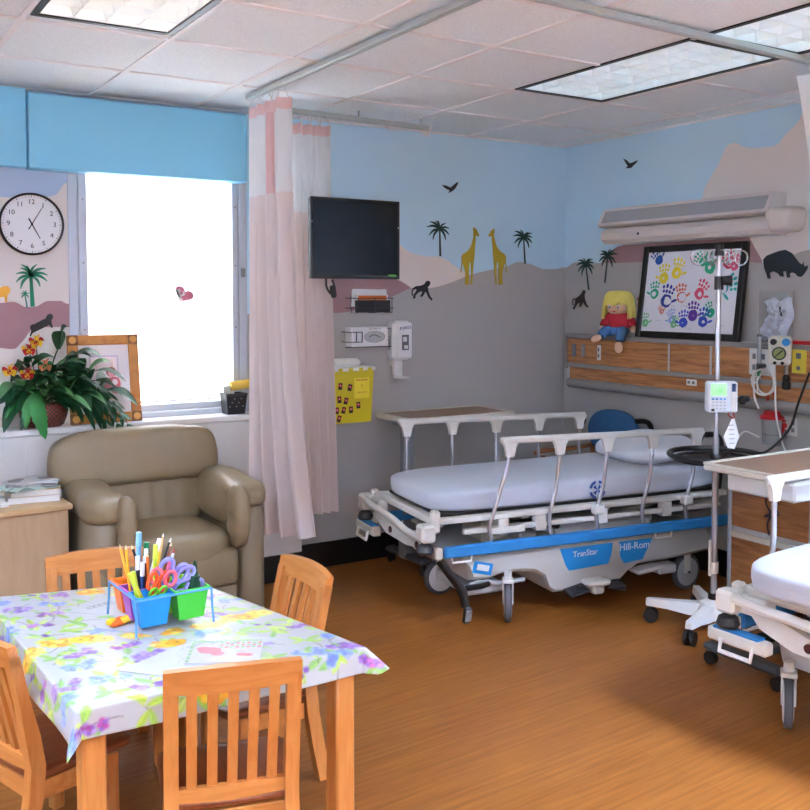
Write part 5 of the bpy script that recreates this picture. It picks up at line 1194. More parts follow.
def stretcher(label, O_, ang, L, near_u, far_u, near=True, mu=0.0, bl=0.31):
    t = thing('hospital_stretcher', label, 'stretcher', (O_[0], O_[1], 0), ang, 'hospital stretchers')
    VW = 0.86
    # moulded base shroud
    prof = [(0.20, 0.325), (0.34, 0.345), (0.60, 0.362), (L - 0.14, 0.362), (L - 0.10, 0.30), (L - 0.12, 0.215), (L - 0.4, 0.195), (1.26, 0.195), (1.19, 0.16), (1.13, 0.118), (1.08, 0.108), (0.80, 0.100), (0.72, 0.102), (0.685, 0.125), (0.66, 0.19), (0.60, 0.225), (0.50, 0.238), (0.40, 0.238), (0.30, 0.215), (0.22, 0.225)]
    g = G(); M = Matrix(((1, 0, 0, 0), (0, 0, 1, 0.07), (0, 1, 0, 0), (0, 0, 0, 1)))
    n = len(prof); vs = []; fs = []
    for v, ins in ((0.07, 0.022), (0.085, 0.006), (0.10, 0.0), (VW - 0.10, 0.0), (VW - 0.085, 0.006), (VW - 0.07, 0.022)):
        cu = sum(p[0] for p in prof) / n; cz = 0.25
        for (u, z) in prof:
            du, dz = (0.0 if abs(u - cu) < 0.3 else math.copysign(ins, cu - u)), (ins if z < 0.25 else -ins); vs.append((u + du, v, z + dz))
    for k in range(5):
        for i in range(n): fs.append((k * n + i, k * n + (i + 1) % n, (k + 1) * n + (i + 1) % n, (k + 1) * n + i))
    fs += [tuple(range(n)), tuple(range(5 * n, 6 * n))]; g.add(vs, fs)
    obj('base_shroud', g, shroud_m, t, 40)
    g = G()   # oxygen-bottle trough and lift columns on the shroud
    g.box((0.62, VW / 2, 0.385), (0.10, 0.5, 0.05), 0.01); g.box((1.10, VW / 2, 0.40), (0.62, 0.52, 0.08), 0.02)
    obj('utility_tray', g, light_grey, t)
    for u in (0.50, L - 0.42):
        g = G(); g.box((u, VW / 2, 0.40), (0.17, 0.24, 0.11), 0.008); g.box((u, VW / 2, 0.47), (0.13, 0.20, 0.06), 0.006); obj('lift_column', g, frame_m, t)
    if near:
        def fpanel(name, pts, d, m, par): 
            g = G(); g.prism(pts, d, Matrix(((1, 0, 0, 0), (0, 0, -1, 0.071), (0, 1, 0, 0), (0, 0, 0, 1)))); return obj(name, g, m, par, 0)
        p1 = fpanel('side_panel', [(0.745, 0.335), (1.075, 0.335), (1.065, 0.27), (1.045, 0.225), (0.80, 0.215), (0.775, 0.255)], 0.004, panel_blue, t)
        text('lettering', 'TranStar', 0.044, frame((0.90, 0.0655, 0.298), (1, 0, 0.02), (0, 0, 1)), print_white, p1)
        p2 = fpanel('side_panel', [(1.115, 0.335), (1.335, 0.335), (1.27, 0.225), (1.15, 0.215), (1.125, 0.25)], 0.004, panel_blue, t)
        text('lettering', 'Hill-Rom', 0.055, frame((1.215, 0.0655, 0.303), (1, 0, 0), (0, 0, 1)), print_white, p2)
        g = G(); g.box((0.29, 0.068, 0.287), (0.11, 0.006, 0.06), 0.002, rot=(0, R(14), 0)); e = obj('rating_panel', g, panel_blue, t)
        g = G(); g.box((0.29, 0.064, 0.29), (0.07, 0.003, 0.03), 0.001, rot=(0, R(14), 0)); obj('rating_print', g, print_white, e)
    # bumpers
    for s, v in ((0, 0.018), (1, VW - 0.018)):
        g = G(); g.box((L / 2 + 0.02, v, 0.402), (L - 0.06, 0.036, 0.056), 0.008); b_ = obj('bumper', g, bump_blue, t)
        
        for ue in (0.018, L + 0.012): g = G(); g.box((ue, v, 0.402), (0.036, 0.040, 0.060), 0.008); obj('end_cap', g, cream_plastic, b_)
        for u in (0.14, 1.36):
            g = G(); sv = -0.012 if s == 0 else 0.012; g.tube([(u - 0.055, v + sv, 0.378), (u - 0.05, v + sv, 0.352), (u + 0.05, v + sv, 0.352), (u + 0.055, v + sv, 0.378)], 0.006, 8); obj('release_loop', g, white_plastic, b_)
    g = G()
    for u in (0.26, 0.75, 1.2, L - 0.2):
        for v0, v1 in ((0.03, 0.12), (VW - 0.03, VW - 0.12)): g.box((u, (v0 + v1) / 2, 0.372), (0.05, abs(v1 - v0), 0.02), 0.003)
    obj('bumper_bracket', g, frame_m, t)
    # wheels
    caster(t, 0.43, 0.06, R(62), wheel_grey); caster(t, L - 0.235, 0.14, R(6), wheel_grey); caster(t, bl, VW - 0.26 + (0.12 if bl < 0.3 else 0), R(4) if bl > 0.3 else R(36), wheel_white); caster(t, L - 0.27, VW - 0.10, R(20), wheel_grey)
    # foot pedals and brake lever
    if near:
        for u, m in ((0.83, dark_grey), (1.06, dark_grey)):
            g = G(); g.box((u, 0.045, 0.118), (0.12, 0.10, 0.016), 0.006, rot=(R(14), R(-10 if u < 1 else 12), 0)); g.tube([(u - 0.045, -0.002, 0.118), (u + 0.045, -0.002, 0.118), (u + 0.02, 0.02, 0.148), (u - 0.02, 0.02, 0.148)], 0.006, 8, closed=True); obj('foot_pedal', g, m, t)
        g = G(); g.box((0.945, 0.04, 0.115), (0.07, 0.09, 0.05), 0.012); g.sq((0.945, 0.035, 0.150), (0.075, 0.06, 0.016), 3, 8); obj('pedal_hub', g, frame_m, t)
        g = G(); g.box((1.30, 0.08, 0.165), (0.16, 0.09, 0.022), 0.008, rot=(0, R(-6), 0)); g.box((1.44, 0.10, 0.15), (0.12, 0.08, 0.05), 0.01); obj('steer_pedal', g, light_grey, t)
    g = G(); g.tube([(0.06, 0.09, 0.345), (0.10, 0.055, 0.28), (0.155, 0.03, 0.20), (0.165, 0.015, 0.12)], [0.022, 0.022, 0.026, 0.02], 8, sub=3, flat=(1, 0.55)); g.box((0.168, 0.0, 0.085), (0.045, 0.03, 0.09), 0.012, rot=(R(14), 0, 0)); g.tube([(0.15, 0.04, 0.205), (0.28, 0.06, 0.20), (0.33, 0.08, 0.2)], 0.014, 8)
    bl_ = obj('brake_lever', g, black_plastic, t)
    g = G(); g.box((0.168, -0.016, 0.085), (0.034, 0.006, 0.06), 0.003, rot=(R(14), 0, 0)); obj('brake_pad', g, mid_grey, bl_)
    g = G(); g.box((0.33, 0.30, 0.16), (0.22, 0.36, 0.05), 0.01); g.tube([(0.22, 0.08, 0.205), (0.30, 0.10, 0.215), (0.38, 0.10, 0.19), (0.56, 0.12, 0.185)], 0.012, 8); obj('undercarriage', g, light_grey, t)
    # deck
    g = G()
    for v in (0.075, VW - 0.075): g.box((L / 2 + 0.0, v, 0.545), (L - 0.04, 0.045, 0.030), 0.006); g.box((L / 2 + 0.06, v, 0.48), (L - 0.24, 0.03, 0.026), 0.004)
    for u in (0.06, 0.55, 1.05, L - 0.06): g.box((u, VW / 2, 0.53), (0.045, VW - 0.18, 0.04), 0.004)
    for u in (0.40, 0.62, 1.0, 1.42): g.box((u, 0.075, 0.49), (0.06, 0.05, 0.08), 0.004); g.box((u, VW - 0.075, 0.49), (0.06, 0.05, 0.08), 0.004)
    g.box((0.42, 0.07, 0.475), (0.20, 0.06, 0.035), 0.004); obj('deck_frame', g, frame_m, t)
    g = G(); g.box((L / 2 + 0.02, VW / 2, 0.565), (L - 0.10, VW - 0.2, 0.014), 0.004); g.tube([(0.42, 0.14, 0.46), (0.6, 0.16, 0.475), (0.80, 0.18, 0.43)], 0.02, 8); g.tube([(L - 0.62, 0.13, 0.46), (L - 0.35, 0.14, 0.50), (L - 0.12, 0.16, 0.515)], 0.016, 8)
    obj('deck_board', g, black_plastic, t)
    # push frame at the foot end
    g = G()
    for s, v in ((-1, 0.035), (1, VW - 0.035)):
        g.box((-0.04, v, 0.505), (0.075, 0.085, 0.085), 0.012); g.box((0.01, v + s * -0.005, 0.555 if s < 0 else 0.54), (0.045, 0.05, 0.11 if s < 0 else 0.06), 0.01)
    g.tube([(-0.055, VW - 0.06, 0.525), (-0.075, VW - 0.2, 0.520), (-0.075, VW - 0.36, 0.515), (-0.06, 0.38, 0.495), (-0.05, 0.24, 0.468), (-0.05, 0.08, 0.475)], 0.019, 10, sub=4)
    g.box((0.02, VW / 2, 0.545), (0.03, VW - 0.16, 0.035), 0.006)
    obj('push_frame', g, frame_m, t)
    g = G(); Mz = Matrix(((0, 0, 1, -0.03), (1, 0, 0, 0), (0, 1, 0, 0), (0, 0, 0, 1)))
    g.prism([(0.10, 0.435), (0.12, 0.405), (0.30, 0.385), (0.56, 0.385), (0.70, 0.43), (0.74, 0.475), (0.62, 0.485), (0.50, 0.45), (0.30, 0.44)], 0.03, Mz); g.box((0.0, VW - 0.13, 0.50), (0.06, 0.12, 0.07), 0.008); ep = obj('end_plate', g, frame_m, t, 30)
    g = G()
    for v, z in ((0.16, 0.418), (0.50, 0.418)): g.cyl((-0.036, v, z), (-0.028, v, z), 0.017, seg=14)
    obj('plate_hole', g, mat('dark_maroon', (70, 24, 24), 0.4), ep)
    for v in (0.035, VW - 0.035):
        g = G(); g.lathe([(0.018, 0.455), (0.036, 0.445), (0.044, 0.42), (0.036, 0.405), (0.012, 0.40)], (-0.045, v, 0), 18); obj('corner_roller', g, dark_grey, t)
    g = G(); g.box((-0.05, VW - 0.09, 0.372), (0.05, 0.26, 0.05), 0.008); sb = obj('step_bar', g, frame_m, t)
    g = G(); g.box((-0.05, VW - 0.085, 0.400), (0.046, 0.2, 0.01), 0.003); obj('blue_strip', g, bump_blue, sb)
    g = G(); g.tube([(-0.085, VW - 0.17, 0.37), (-0.095, VW - 0.17, 0.325), (-0.095, VW - 0.035, 0.325), (-0.085, VW - 0.035, 0.37)], 0.009, 8); obj('foot_loop', g, white_plastic, sb)
    # mattress with fitted sheet
    g = G(); g.sq((L / 2 + 0.022 + mu, VW / 2 + 0.005, 0.627), ((L - 0.02) / 2, 0.34, 0.068), 7, 26, fn=lambda q: (q.x * (1 - 0.012 * max(0, -q.z)), q.y * (1 - 0.03 * max(0, -q.z)), q.z + 0.08 * math.sin(q.x * 2.6) * (q.z > 0) - (0.28 * max(0, -q.x - 0.75) if q.z > 0 else 0)))
    ms = obj('mattress', g, sheet_m, t, 80)
    if near:
        g = G(); Ml = frame((0.985, 0.086, 0.624), (1, 0, 0), (0, 0.06, 1))
        for k in range(4):
            a0 = k * math.pi / 2 + 0.25; pts = [(0.052 * math.cos(a0 + q * 0.27), 0.050 * math.sin(a0 + q * 0.27)) for q in range(5)] + [(0.037 * math.cos(a0 + q * 0.27), 0.036 * math.sin(a0 + q * 0.27)) for q in range(4, -1, -1)]
            g.prism(pts, 0.002, Ml)
            g.prism([(0.0, 0.0), (0.030 * math.cos(a0 + 0.2), 0.029 * math.sin(a0 + 0.2)), (0.030 * math.cos(a0 + 0.9), 0.029 * math.sin(a0 + 0.9))], 0.002, Ml)
        obj('sheet_emblem', g, mat('emblem_blue', (52, 84, 160), 0.7), ms, 0)
    # folding side rails
    def side_rail(v, u0, u1, z0, z1, lean, s):
        rl_ = G(); dz = z1 - z0; d = Vector((u1 - u0, 0, dz)); L_ = d.length; mid = ((u0 + u1) / 2, v, (z0 + z1) / 2)
        rl_.box(mid, (L_, 0.030, 0.034), 0.009, rot=(0, -math.atan2(dz, u1 - u0), 0))
        us = [u0 + 0.055 + (u1 - u0 - 0.10) * k / 4 for k in range(5)]
        for k, u in enumerate(us):
            zz = z0 + dz * (u - u0) / (u1 - u0)
            rl_.prism([(u - 0.050, zz - 0.005), (u + 0.050, zz - 0.005), (u + 0.030, zz - 0.035), (u + 0.020, zz - 0.085), (u - 0.020, zz - 0.085), (u - 0.030, zz - 0.035)], 0.024, Matrix(((1, 0, 0, 0), (0, 0, 1, v - 0.012), (0, 1, 0, 0), (0, 0, 0, 1))))
        r_ = obj('side_rail', rl_, frame_m, t, 40)
        for k, u in enumerate(us):
            zz = z0 + dz * (u - u0) / (u1 - u0); ub = u + lean[k]
            g = G(); vb = 0.045 if s < 0 else VW - 0.045
            g.tube([(u, v, zz - 0.07), (u + lean[k] * 0.15, v, zz - 0.13), (ub + (u - ub) * 0.35 + 0.012, v * 0.7 + vb * 0.3, zz - 0.26), (ub + (u - ub) * 0.2 - 0.006, v * 0.4 + vb * 0.6, 0.56), (ub, vb, 0.50), (ub + 0.012, vb, 0.415)], 0.0105, 10, sub=4); obj('rail_post', g, chrome, r_)
            if k in (2, 4):
                g = G(); g.box((ub + 0.0, vb - s * -0.012, 0.535), (0.062, 0.05, 0.05), 0.008); obj('rail_clamp', g, frame_m, r_)
        g = G(); g.tube([(u1 + 0.0, v, z1 - 0.03), (u1 - 0.012, v, z1 - 0.06)], 0.008, 8); obj('rail_latch', g, dark_grey, r_)
    if near: side_rail(0.02, *near_u, [-0.10, -0.045, -0.048, -0.046, -0.05], -1)
    side_rail(VW - 0.05, *far_u, [-0.02] * 5, 1)
    # black push handles at the head end
    for s, v in ((-1, 0.12), (1, VW - 0.12)):
        g = G(); g.tube([(L - 0.03, v, 0.55), (L - 0.01, v, 0.74), (L - 0.02, v, 0.83), (L - 0.06, v, 0.865), (L - 0.13, v, 0.87)], 0.017, 8, sub=4); obj('push_handle', g, black_plastic, t)
    return t
BA = R(-8.4); BO = (-2.0, -1.36)
stretcher('white hospital stretcher with a blue bumper, made up with a pillow by the headboard', BO, BA, 1.86, (0.36, 1.63, 0.933, 0.912), (0.145, 1.40, 0.942, 0.922))
stretcher('second hospital stretcher, only its foot end showing at the right edge', (-1.555, -3.60), R(2), 1.50, (0.36, 1.3, 0.93, 0.92), (0.15, 1.40, 0.942, 0.93), mu=-0.125, bl=0.185)
ca, sa = math.cos(BA), math.sin(BA)
def bed(u, v): return (BO[0] + u * ca - v * sa, BO[1] + u * sa + v * ca)
pil = G(); pil.sq((0, 0, 0), (0.245, 0.30, 0.075), 3.0, 18, fn=lambda q: (q.x * (1 - 0.08 * q.y * q.y), q.y * (1 - 0.08 * q.x * q.x), q.z * (1 - 0.5 * max(abs(q.x), abs(q.y)) ** 3) + 0.05 * math.sin(4 * q.x + 2 * q.y)))
po = obj('pillow', pil, mat('pillowcase', (214, 218, 228), 0.85, bump=0.2, bscale=12), None, 80); x, y = bed(1.56, 0.44); po.location = (x, y, 0.768); po.rotation_euler = (0, R(-7), BA); tag(po, 'white pillow at the head of the made-up stretcher', 'pillow')

# ------------------------------------------------------------------ overbed tables
laminate = mat('tabletop_laminate', (150, 116, 94), 0.4, var=0.1, vscale=14); edge_cream = mat('tabletop_edge', (214, 208, 194), 0.4); steel_grey = mat('column_grey', (132, 134, 138), 0.35); foot_m = mat('foot_charcoal', (64, 68, 74), 0.45)
def overbed(label, x0, x1, y0, y1, h, colx, basex, tray=False):
    cx_, cy_ = (x0 + x1) / 2, (y0 + y1) / 2; t = thing('overbed_table', label, 'overbed table', (cx_, cy_, 0), 0, 'overbed tables')
    w_, d_ = x1 - x0, y1 - y0
    g = G(); g.box((0, 0, h - 0.014), (w_, d_, 0.028), 0.008); obj('table_edge', g, edge_cream, t)
    g = G(); g.box((0, 0, h + 0.0005), (w_ - 0.05, d_ - 0.05, 0.004), 0.001); obj('tabletop', g, laminate, t)
    g = G(); rim = 0.006
    for s in (-1, 1): g.box((0, s * (d_ / 2 - 0.009), h + 0.003), (w_, 0.018, 0.010), 0.003); g.box((s * (w_ / 2 - 0.009), 0, h + 0.003), (0.018, d_, 0.010), 0.003)
    obj('raised_rim', g, edge_cream, t)
    g = G(); g.box((colx - cx_, 0, 0.50), (0.075, 0.055, 0.76), 0.006); g.box((colx - cx_, 0, 0.25), (0.088, 0.068, 0.36), 0.006); g.box((colx - cx_ + 0.10 * (1 if colx < cx_ else -1), 0, h - 0.042), (0.36, 0.10, 0.03), 0.005); obj('column', g, steel_grey, t)
    b_ = G(); b_.box((basex - cx_, 0, 0.085), (0.075, d_ + 0.02, 0.034), 0.014); sgn = 1 if basex < cx_ else -1
    b_.box((basex - cx_ + sgn * 0.27, 0, 0.085), (0.52, 0.07, 0.032), 0.012); b_.box((basex - cx_ + sgn * 0.55, 0, 0.085), (0.06, d_, 0.032), 0.012)
    base = obj('base', b_, foot_m, t)
    for bx_ in (basex - cx_, basex - cx_ + sgn * 0.55):
        for s in (-1, 1):
            g = G(); g.cyl((bx_ - 0.014, s * (d_ / 2 - 0.015), 0.03), (bx_ + 0.014, s * (d_ / 2 - 0.015), 0.03), 0.030, seg=14); g.cyl((bx_, s * (d_ / 2 - 0.015), 0.03), (bx_, s * (d_ / 2 - 0.015), 0.075), 0.010, seg=8); obj('caster', g, black_plastic, t)
    if tray:
        g = G(); g.box((0.03, -0.01, h - 0.085), (w_ - 0.20, d_ - 0.03, 0.085), 0.01); dr = obj('drawer', g, white_plastic, t)
        g = G(); g.box((0.03, -d_ / 2 - 0.001, h - 0.105), (0.2, 0.012, 0.012), 0.004); obj('drawer_grip', g, light_grey, dr)
    return t
overbed('overbed table against the mural wall, behind the made-up stretcher', -1.605, -0.835, -0.50, -0.10, 0.93, -1.50, -1.50)
overbed('overbed table with a white drawer at the right edge, in front of the bedside cabinet', -1.20, -0.43, -2.655, -2.275, 0.91, -0.55, -1.14, tray=True)

# ------------------------------------------------------------------ IV stand
iv = thing('iv_stand', 'steel drip stand with a white five-legged base and black ring, between the stretchers', 'drip stand', (-0.765, -1.985, 0))
for k in range(5):
    a = R(128 + 72 * k); d = Vector((math.cos(a), math.sin(a), 0)); n_ = Vector((-d.y, d.x, 0)); g = G()
    vs = []; fs = []
    for q, hgt, wd, z in ((0.03, 0.07, 0.035, 0.06), (0.12, 0.06, 0.030, 0.065), (0.22, 0.042, 0.024, 0.08), (0.315, 0.036, 0.020, 0.085), (0.325, 0.030, 0.016, 0.087)):
        for sn, dz in ((-1, 0), (1, 0), (0.75, 1), (-0.75, 1)): vs.append(d * q + n_ * wd * sn + Vector((0, 0, z + dz * hgt)))
    for i in range(4):
        for j in range(4): fs.append((i * 4 + j, i * 4 + (j + 1) % 4, (i + 1) * 4 + (j + 1) % 4, (i + 1) * 4 + j))
    fs += [(0, 1, 2, 3), (16, 17, 18, 19)]; g.add(vs, fs); lg = obj('base_leg', g, white_plastic, iv, 50)
    g = G(); p = d * 0.30; s_ = n_ * 0.016
    for sg in (-1, 1): g.cyl(tuple(p + n_ * 0.008 * sg + Vector((0, 0, 0.036))), tuple(p + n_ * 0.024 * sg + Vector((0, 0, 0.036))), 0.036, seg=16)
    g.cyl(tuple(p + Vector((0, 0, 0.036))), tuple(p + Vector((0, 0, 0.088))), 0.010, seg=8); obj('caster', g, black_plastic, lg)
g = G(); g.lathe([(0.075, 0.06), (0.078, 0.10), (0.06, 0.135), (0.028, 0.15)], seg=20); obj('base_hub', g, white_plastic, iv)
g = G(); g.lathe([(0.026, 0.148), (0.026, 0.172), (0.018, 0.18)], seg=16); obj('collar', g, black_plastic, iv)
g = G(); g.cyl((0, 0, 0.14), (0, 0, 0.95), 0.0155, seg=16); g.cyl((0, 0, 0.95), (0, 0, 1.875), 0.0125, seg=16); obj('pole', g, chrome, iv)
g = G(); g.cyl((0, 0, 0.28), (0, 0, 0.335), 0.022, seg=12); g.box((-0.03, 0, 0.36), (0.016, 0.014, 0.18), 0.004); obj('cable_clip', g, cream_plastic, iv)
g = G(); rg = 0.222
g.tube([(rg * math.cos(a), rg * math.sin(a), 0.868) for a in [k * math.pi / 24 for k in range(48)]], 0.0135, 10, closed=True)
g.tube([(0.20 * math.cos(a), 0.20 * math.sin(a), 0.848) for a in [k * math.pi / 24 for k in range(48)]], 0.008, 8, closed=True)
for k in range(3): a = R(20 + 120 * k); g.tube([(0.015 * math.cos(a), 0.015 * math.sin(a), 0.845), (rg * math.cos(a), rg * math.sin(a), 0.860)], 0.012, 8, flat=(0.6, 1.6))
g.lathe([(0.0265, 0.825), (0.03, 0.86), (0.024, 0.875)], seg=16); g.lathe([(0.026, 0.842), (0.15, 0.845), (0.15, 0.851), (0.026, 0.852)], seg=32); obj('ring_handle', g, black_plastic, iv)
g = G(); g.cyl((0, 0, 1.68), (0, 0, 1.745), 0.022, seg=14); g.cyl((0.0, -0.02, 1.725), (0.035, -0.045, 1.725), 0.022, 0.026, seg=12); obj('height_knob', g, black_plastic, iv)
g = G(); g.cyl((0, 0, 1.845), (0, 0, 1.90), 0.023, 0.020, seg=14); obj('hook_hub', g, black_plastic, iv)
for ax in (0, 1, 2, 3):
    a = R(-32 + 90 * ax); d = Vector((math.cos(a), math.sin(a), 0)); g = G()
    base = Vector((0, 0, 1.872)); pts = [base + d * 0.02, base + d * 0.06, base + d * 0.105]
    pts += [base + d * (0.105 + 0.034 * math.sin(q)) + Vector((0, 0, -0.036 + 0.036 * math.cos(q))) for q in [R(30 * k) for k in range(1, 10)]]
    g.tube(pts, 0.0038, 8); pts2 = [base + d * 0.04] + [base + d * (0.055 + 0.026 * math.sin(q)) + Vector((0, 0, -0.028 + 0.028 * math.cos(q))) for q in [R(30 * k) for k in range(1, 9)]]; g.tube(pts2, 0.0032, 8); obj('bag_hook', g, chrome, iv)
# infusion pump on the pole, facing the room
pm = thing('infusion_pump', 'white infusion pump with a green screen clamped on the drip stand', 'pump', (-0.785, -2.015, 1.165), R(-37))
g = G(); g.box((0, -0.045, 0), (0.165, 0.085, 0.172), 0.010); obj('case', g, mat('pump_white', (226, 232, 238), 0.4), pm)
g = G(); g.box((-0.022, -0.0885, 0.042), (0.082, 0.003, 0.066), 0.0); sc_ = obj('screen', g, mat('pump_screen', (120, 214, 120), 0.4, emit=0.35, emit_rgb=(120, 226, 120)), pm, 0)
text('screen_digits', '123', 0.026, frame((-0.022, -0.0905, 0.036), (1, 0, 0), (0, 0, 1)), mat('digits_dark', (18, 60, 30), 0.5), sc_)
g = G()
for r_ in range(4):
    for c_ in range(4): g.mi = 1 if r_ == 0 else 0; g.box((-0.053 + 0.021 * c_, -0.0885, -0.010 - 0.018 * r_), (0.013, 0.003, 0.009), 0.001)
g.mi = 2; g.box((-0.053, -0.089, -0.072), (0.018, 0.003, 0.012), 0.001); obj('keypad', g, [light_grey, panel_blue, black_plastic], pm)
g = G(); g.box((0.060, -0.0885, 0.0), (0.030, 0.004, 0.160), 0.002); dc = obj('door_panel', g, white_plastic, pm)
g = G(); g.box((0.058, -0.0912, 0.055), (0.020, 0.002, 0.045), 0.0); obj('logo_plate', g, mat('logo_navy', (30, 66, 120), 0.4), dc, 0)
g = G(); g.cyl((0.083, -0.03, -0.02), (0.105, -0.03, -0.02), 0.012, seg=10); g.sq((0.12, -0.03, -0.02), (0.022, 0.026, 0.026), 2.6, 8); g.sq((0.145, -0.03, -0.012), (0.016, 0.022, 0.018), 2.6, 6); obj('clamp_knob', g, black_plastic, pm)
pm.scale = (0.86, 0.86, 0.86)
tg = G(); tg.prism([(-0.034, -0.01), (0.010, 0.075), (0.024, 0.078), (0.042, -0.01), (0.012, -0.080), (-0.014, -0.072)], 0.001); to = obj('paper_tag', tg, paper_white, None, 0); to.matrix_world = frame((-0.735, -2.045, 0.975), (0.82, -0.57, 0.05), (0, 0.1, 1)); tag(to, 'white paper tag with red cord hanging from the drip stand under the pump', 'tag')
g = G(); g.tube([(0.018, 0.076, 0.001), (0.0, 0.09, 0.003), (-0.004, 0.105, 0.0), (0.018, 0.11, 0.0), (0.024, 0.078, 0.0)], 0.003, 6, sub=3); obj('red_cord', g, red_plastic, to)
g = G()
for k in range(5): g.box((0.006, 0.045 - 0.022 * k, 0.0012), (0.026, 0.003, 0.0008))
obj('printed_lines', g, mid_grey, to, 0)

# ------------------------------------------------------------------ visitor chair behind the stretcher
vc = thing('visitor_chair', 'wooden armchair with a rounded blue back, behind the stretcher in the corner', 'chair', (-0.32, -0.60, 0), 0)
vw = wood_mat('chair_oak', (176, 118, 70), (150, 94, 52), (2, 12, 12), 0.4, 3.0); vb = mat('blue_upholstery', (44, 92, 136), 0.8, bump=0.1, bscale=120)
g = G(); g.sq((0.21, -0.005, 0.775), (0.035, 0.225, 0.135), 3.2, 14, rot=(0, R(8), 0), fn=lambda q: (q.x, q.y * (1 - 0.12 * max(0, -q.z)), q.z - 0.22 * q.y * q.y * (q.z > 0))); obj('backrest', g, vb, vc, 80)
g = G(); g.sq((0.0, 0.07, 0.42), (0.235, 0.13, 0.045), 4, 10); obj('seat', g, vb, vc, 80)
for s in (-1, 1):
    y = 0.20 if s > 0 else -0.065
    g = G(); g.tube([(0.235, y, 0.0), (0.225, y, 0.45), (0.232, y, 0.84)], 0.018, 8, flat=(1, 0.8)); obj('rear_leg', g, vw, vc)
    g = G(); g.tube([(-0.22, y, 0.0), (-0.20, y, 0.62)], 0.018, 8); obj('front_leg', g, vw, vc)
    g = G(); g.tube([(-0.265, y, 0.638), (-0.20, y, 0.648), (0.0, y, 0.645), (0.225, y, 0.655)], [0.022, 0.026, 0.024, 0.020], 8, sub=3, flat=(0.6, 1.2)); obj('armrest', g, vw, vc)
g = G()
for s in (-1, 1): g.box((0.0, 0.068 + 0.12 * s, 0.375), (0.42, 0.022, 0.05), 0.003)
g.box((0.22, 0.068, 0.375), (0.022, 0.24, 0.05), 0.003); g.box((-0.2, 0.068, 0.375), (0.022, 0.24, 0.05), 0.003); obj('seat_frame', g, vw, vc)

# ------------------------------------------------------------------ bedside cabinet
bc = thing('bedside_cabinet', 'oak-fronted bedside cabinet with grey edges, right of the drip stand', 'cabinet', (-0.30, -2.115, 0))
g = G(); g.box((0, 0, 0.435), (0.42, 0.45, 0.61), 0.003); obj('carcass', g, light_grey, bc)
for s in (-1, 1):
    g = G(); g.box((-0.212, s * 0.236, 0.435), (0.03, 0.024, 0.63), 0.004); obj('edge_post', g, aluminium, bc)
for z0, z1 in ((0.47, 0.70), (0.16, 0.41)):
    g = G(); g.box((-0.217, 0, (z0 + z1) / 2), (0.018, 0.445, z1 - z0), 0.003); d = obj('drawer_front', g, oak, bc)
    g = G(); g.box((-0.222, 0, z1 + 0.018), (0.016, 0.445, 0.03), 0.003); obj('drawer_pull', g, mat('pull_strip', (206, 198, 186), 0.4), d)
g = G(); g.box((0, 0, 0.755), (0.45, 0.49, 0.03), 0.006); obj('top', g, edge_cream, bc)
for sx in (-1, 1):
    for sy in (-1, 1):
        g = G(); g.cyl((sx * 0.17 - 0.012, sy * 0.19, 0.035), (sx * 0.17 + 0.012, sy * 0.19, 0.035), 0.035, seg=14); g.cyl((sx * 0.17, sy * 0.19, 0.035), (sx * 0.17, sy * 0.19, 0.13), 0.012, seg=8); obj('caster', g, dark_grey, bc)
cordm = mat('cord_navy', (26, 30, 60), 0.5)
g = G(); g.tube([(0, 0, 0), (-0.012, 0.016, -0.07), (0.0, -0.004, -0.13), (0.01, 0.02, -0.19), (0.0, 0.0, -0.24)], 0.004, 6, sub=4); g.tube([(0, -0.02, 0), (0.0, -0.03, -0.08), (-0.004, -0.006, -0.13), (0.0, -0.03, -0.21)], 0.004, 6, sub=4); g.tube([(0, 0.0, -0.13), (-0.004, -0.035, -0.10), (-0.004, -0.055, -0.125), (0, -0.01, -0.14), (0, 0.03, -0.15), (0.0, 0.0, -0.132)], 0.004, 6, sub=4)
kc = obj('call_cord', g, cordm); kc.location = (-0.545, -2.135, 0.71); tag(kc, 'dark knotted cord hanging in front of the bedside cabinet', 'cord')
# ------------------------------------------------------------------ headboard panel on the east wall
hb = thing('headboard_panel', 'long oak and grey bed-head service panel on the right-hand wall', 'bed-head panel', (0, -1.35, 0.018))
y0, y1 = 1.24, -1.35     # local ends: near the corner, out of the picture
Ly = y0 - y1; my = (y0 + y1) / 2
g = G(); g.box((-0.035, my, 1.19), (0.07, Ly, 0.33), 0.004); obj('back_box', g, light_grey, hb)
g = G(); g.box((-0.045, my, 1.357), (0.09, Ly, 0.03), 0.005); g.box((-0.044, my, 1.158), (0.088, Ly, 0.028), 0.004); g.box((-0.046, y0 - 0.006, 1.25), (0.092, 0.014, 0.24), 0.004)
obj('grey_rail', g, mat('rail_grey', (150, 148, 148), 0.4), hb)
g = G(); g.tube([(-0.055, y0 - 0.02, 1.035), (-0.055, y1, 1.035)], 0.042, 12, flat=(0.85, 1)); obj('bumper_rail', g, mat('rail_grey'), hb)
ed = [y0 - 0.012, 0.30, -0.02, -0.36, -0.75, y1]
oak_y = wood_mat('oak_panel', (196, 136, 84), (150, 96, 54), (8, 1.3, 16), 0.4, 3.4)
for a, b_ in zip(ed, ed[1:]):
    g = G(); g.box((-0.076, (a + b_) / 2, 1.257), (0.02, a - b_ - 0.012, 0.168), 0.002); obj('upper_panel', g, oak_y, hb)
g = G(); g.box((-0.074, my - 0.02, 1.105), (0.02, Ly - 0.05, 0.078), 0.002); obj('lower_panel', g, oak_y, hb)
g = G()
for a in ed[1:-1]: g.box((-0.083, a, 1.257), (0.012, 0.012, 0.17), 0.001)
obj('divider_strip', g, light_grey, hb)
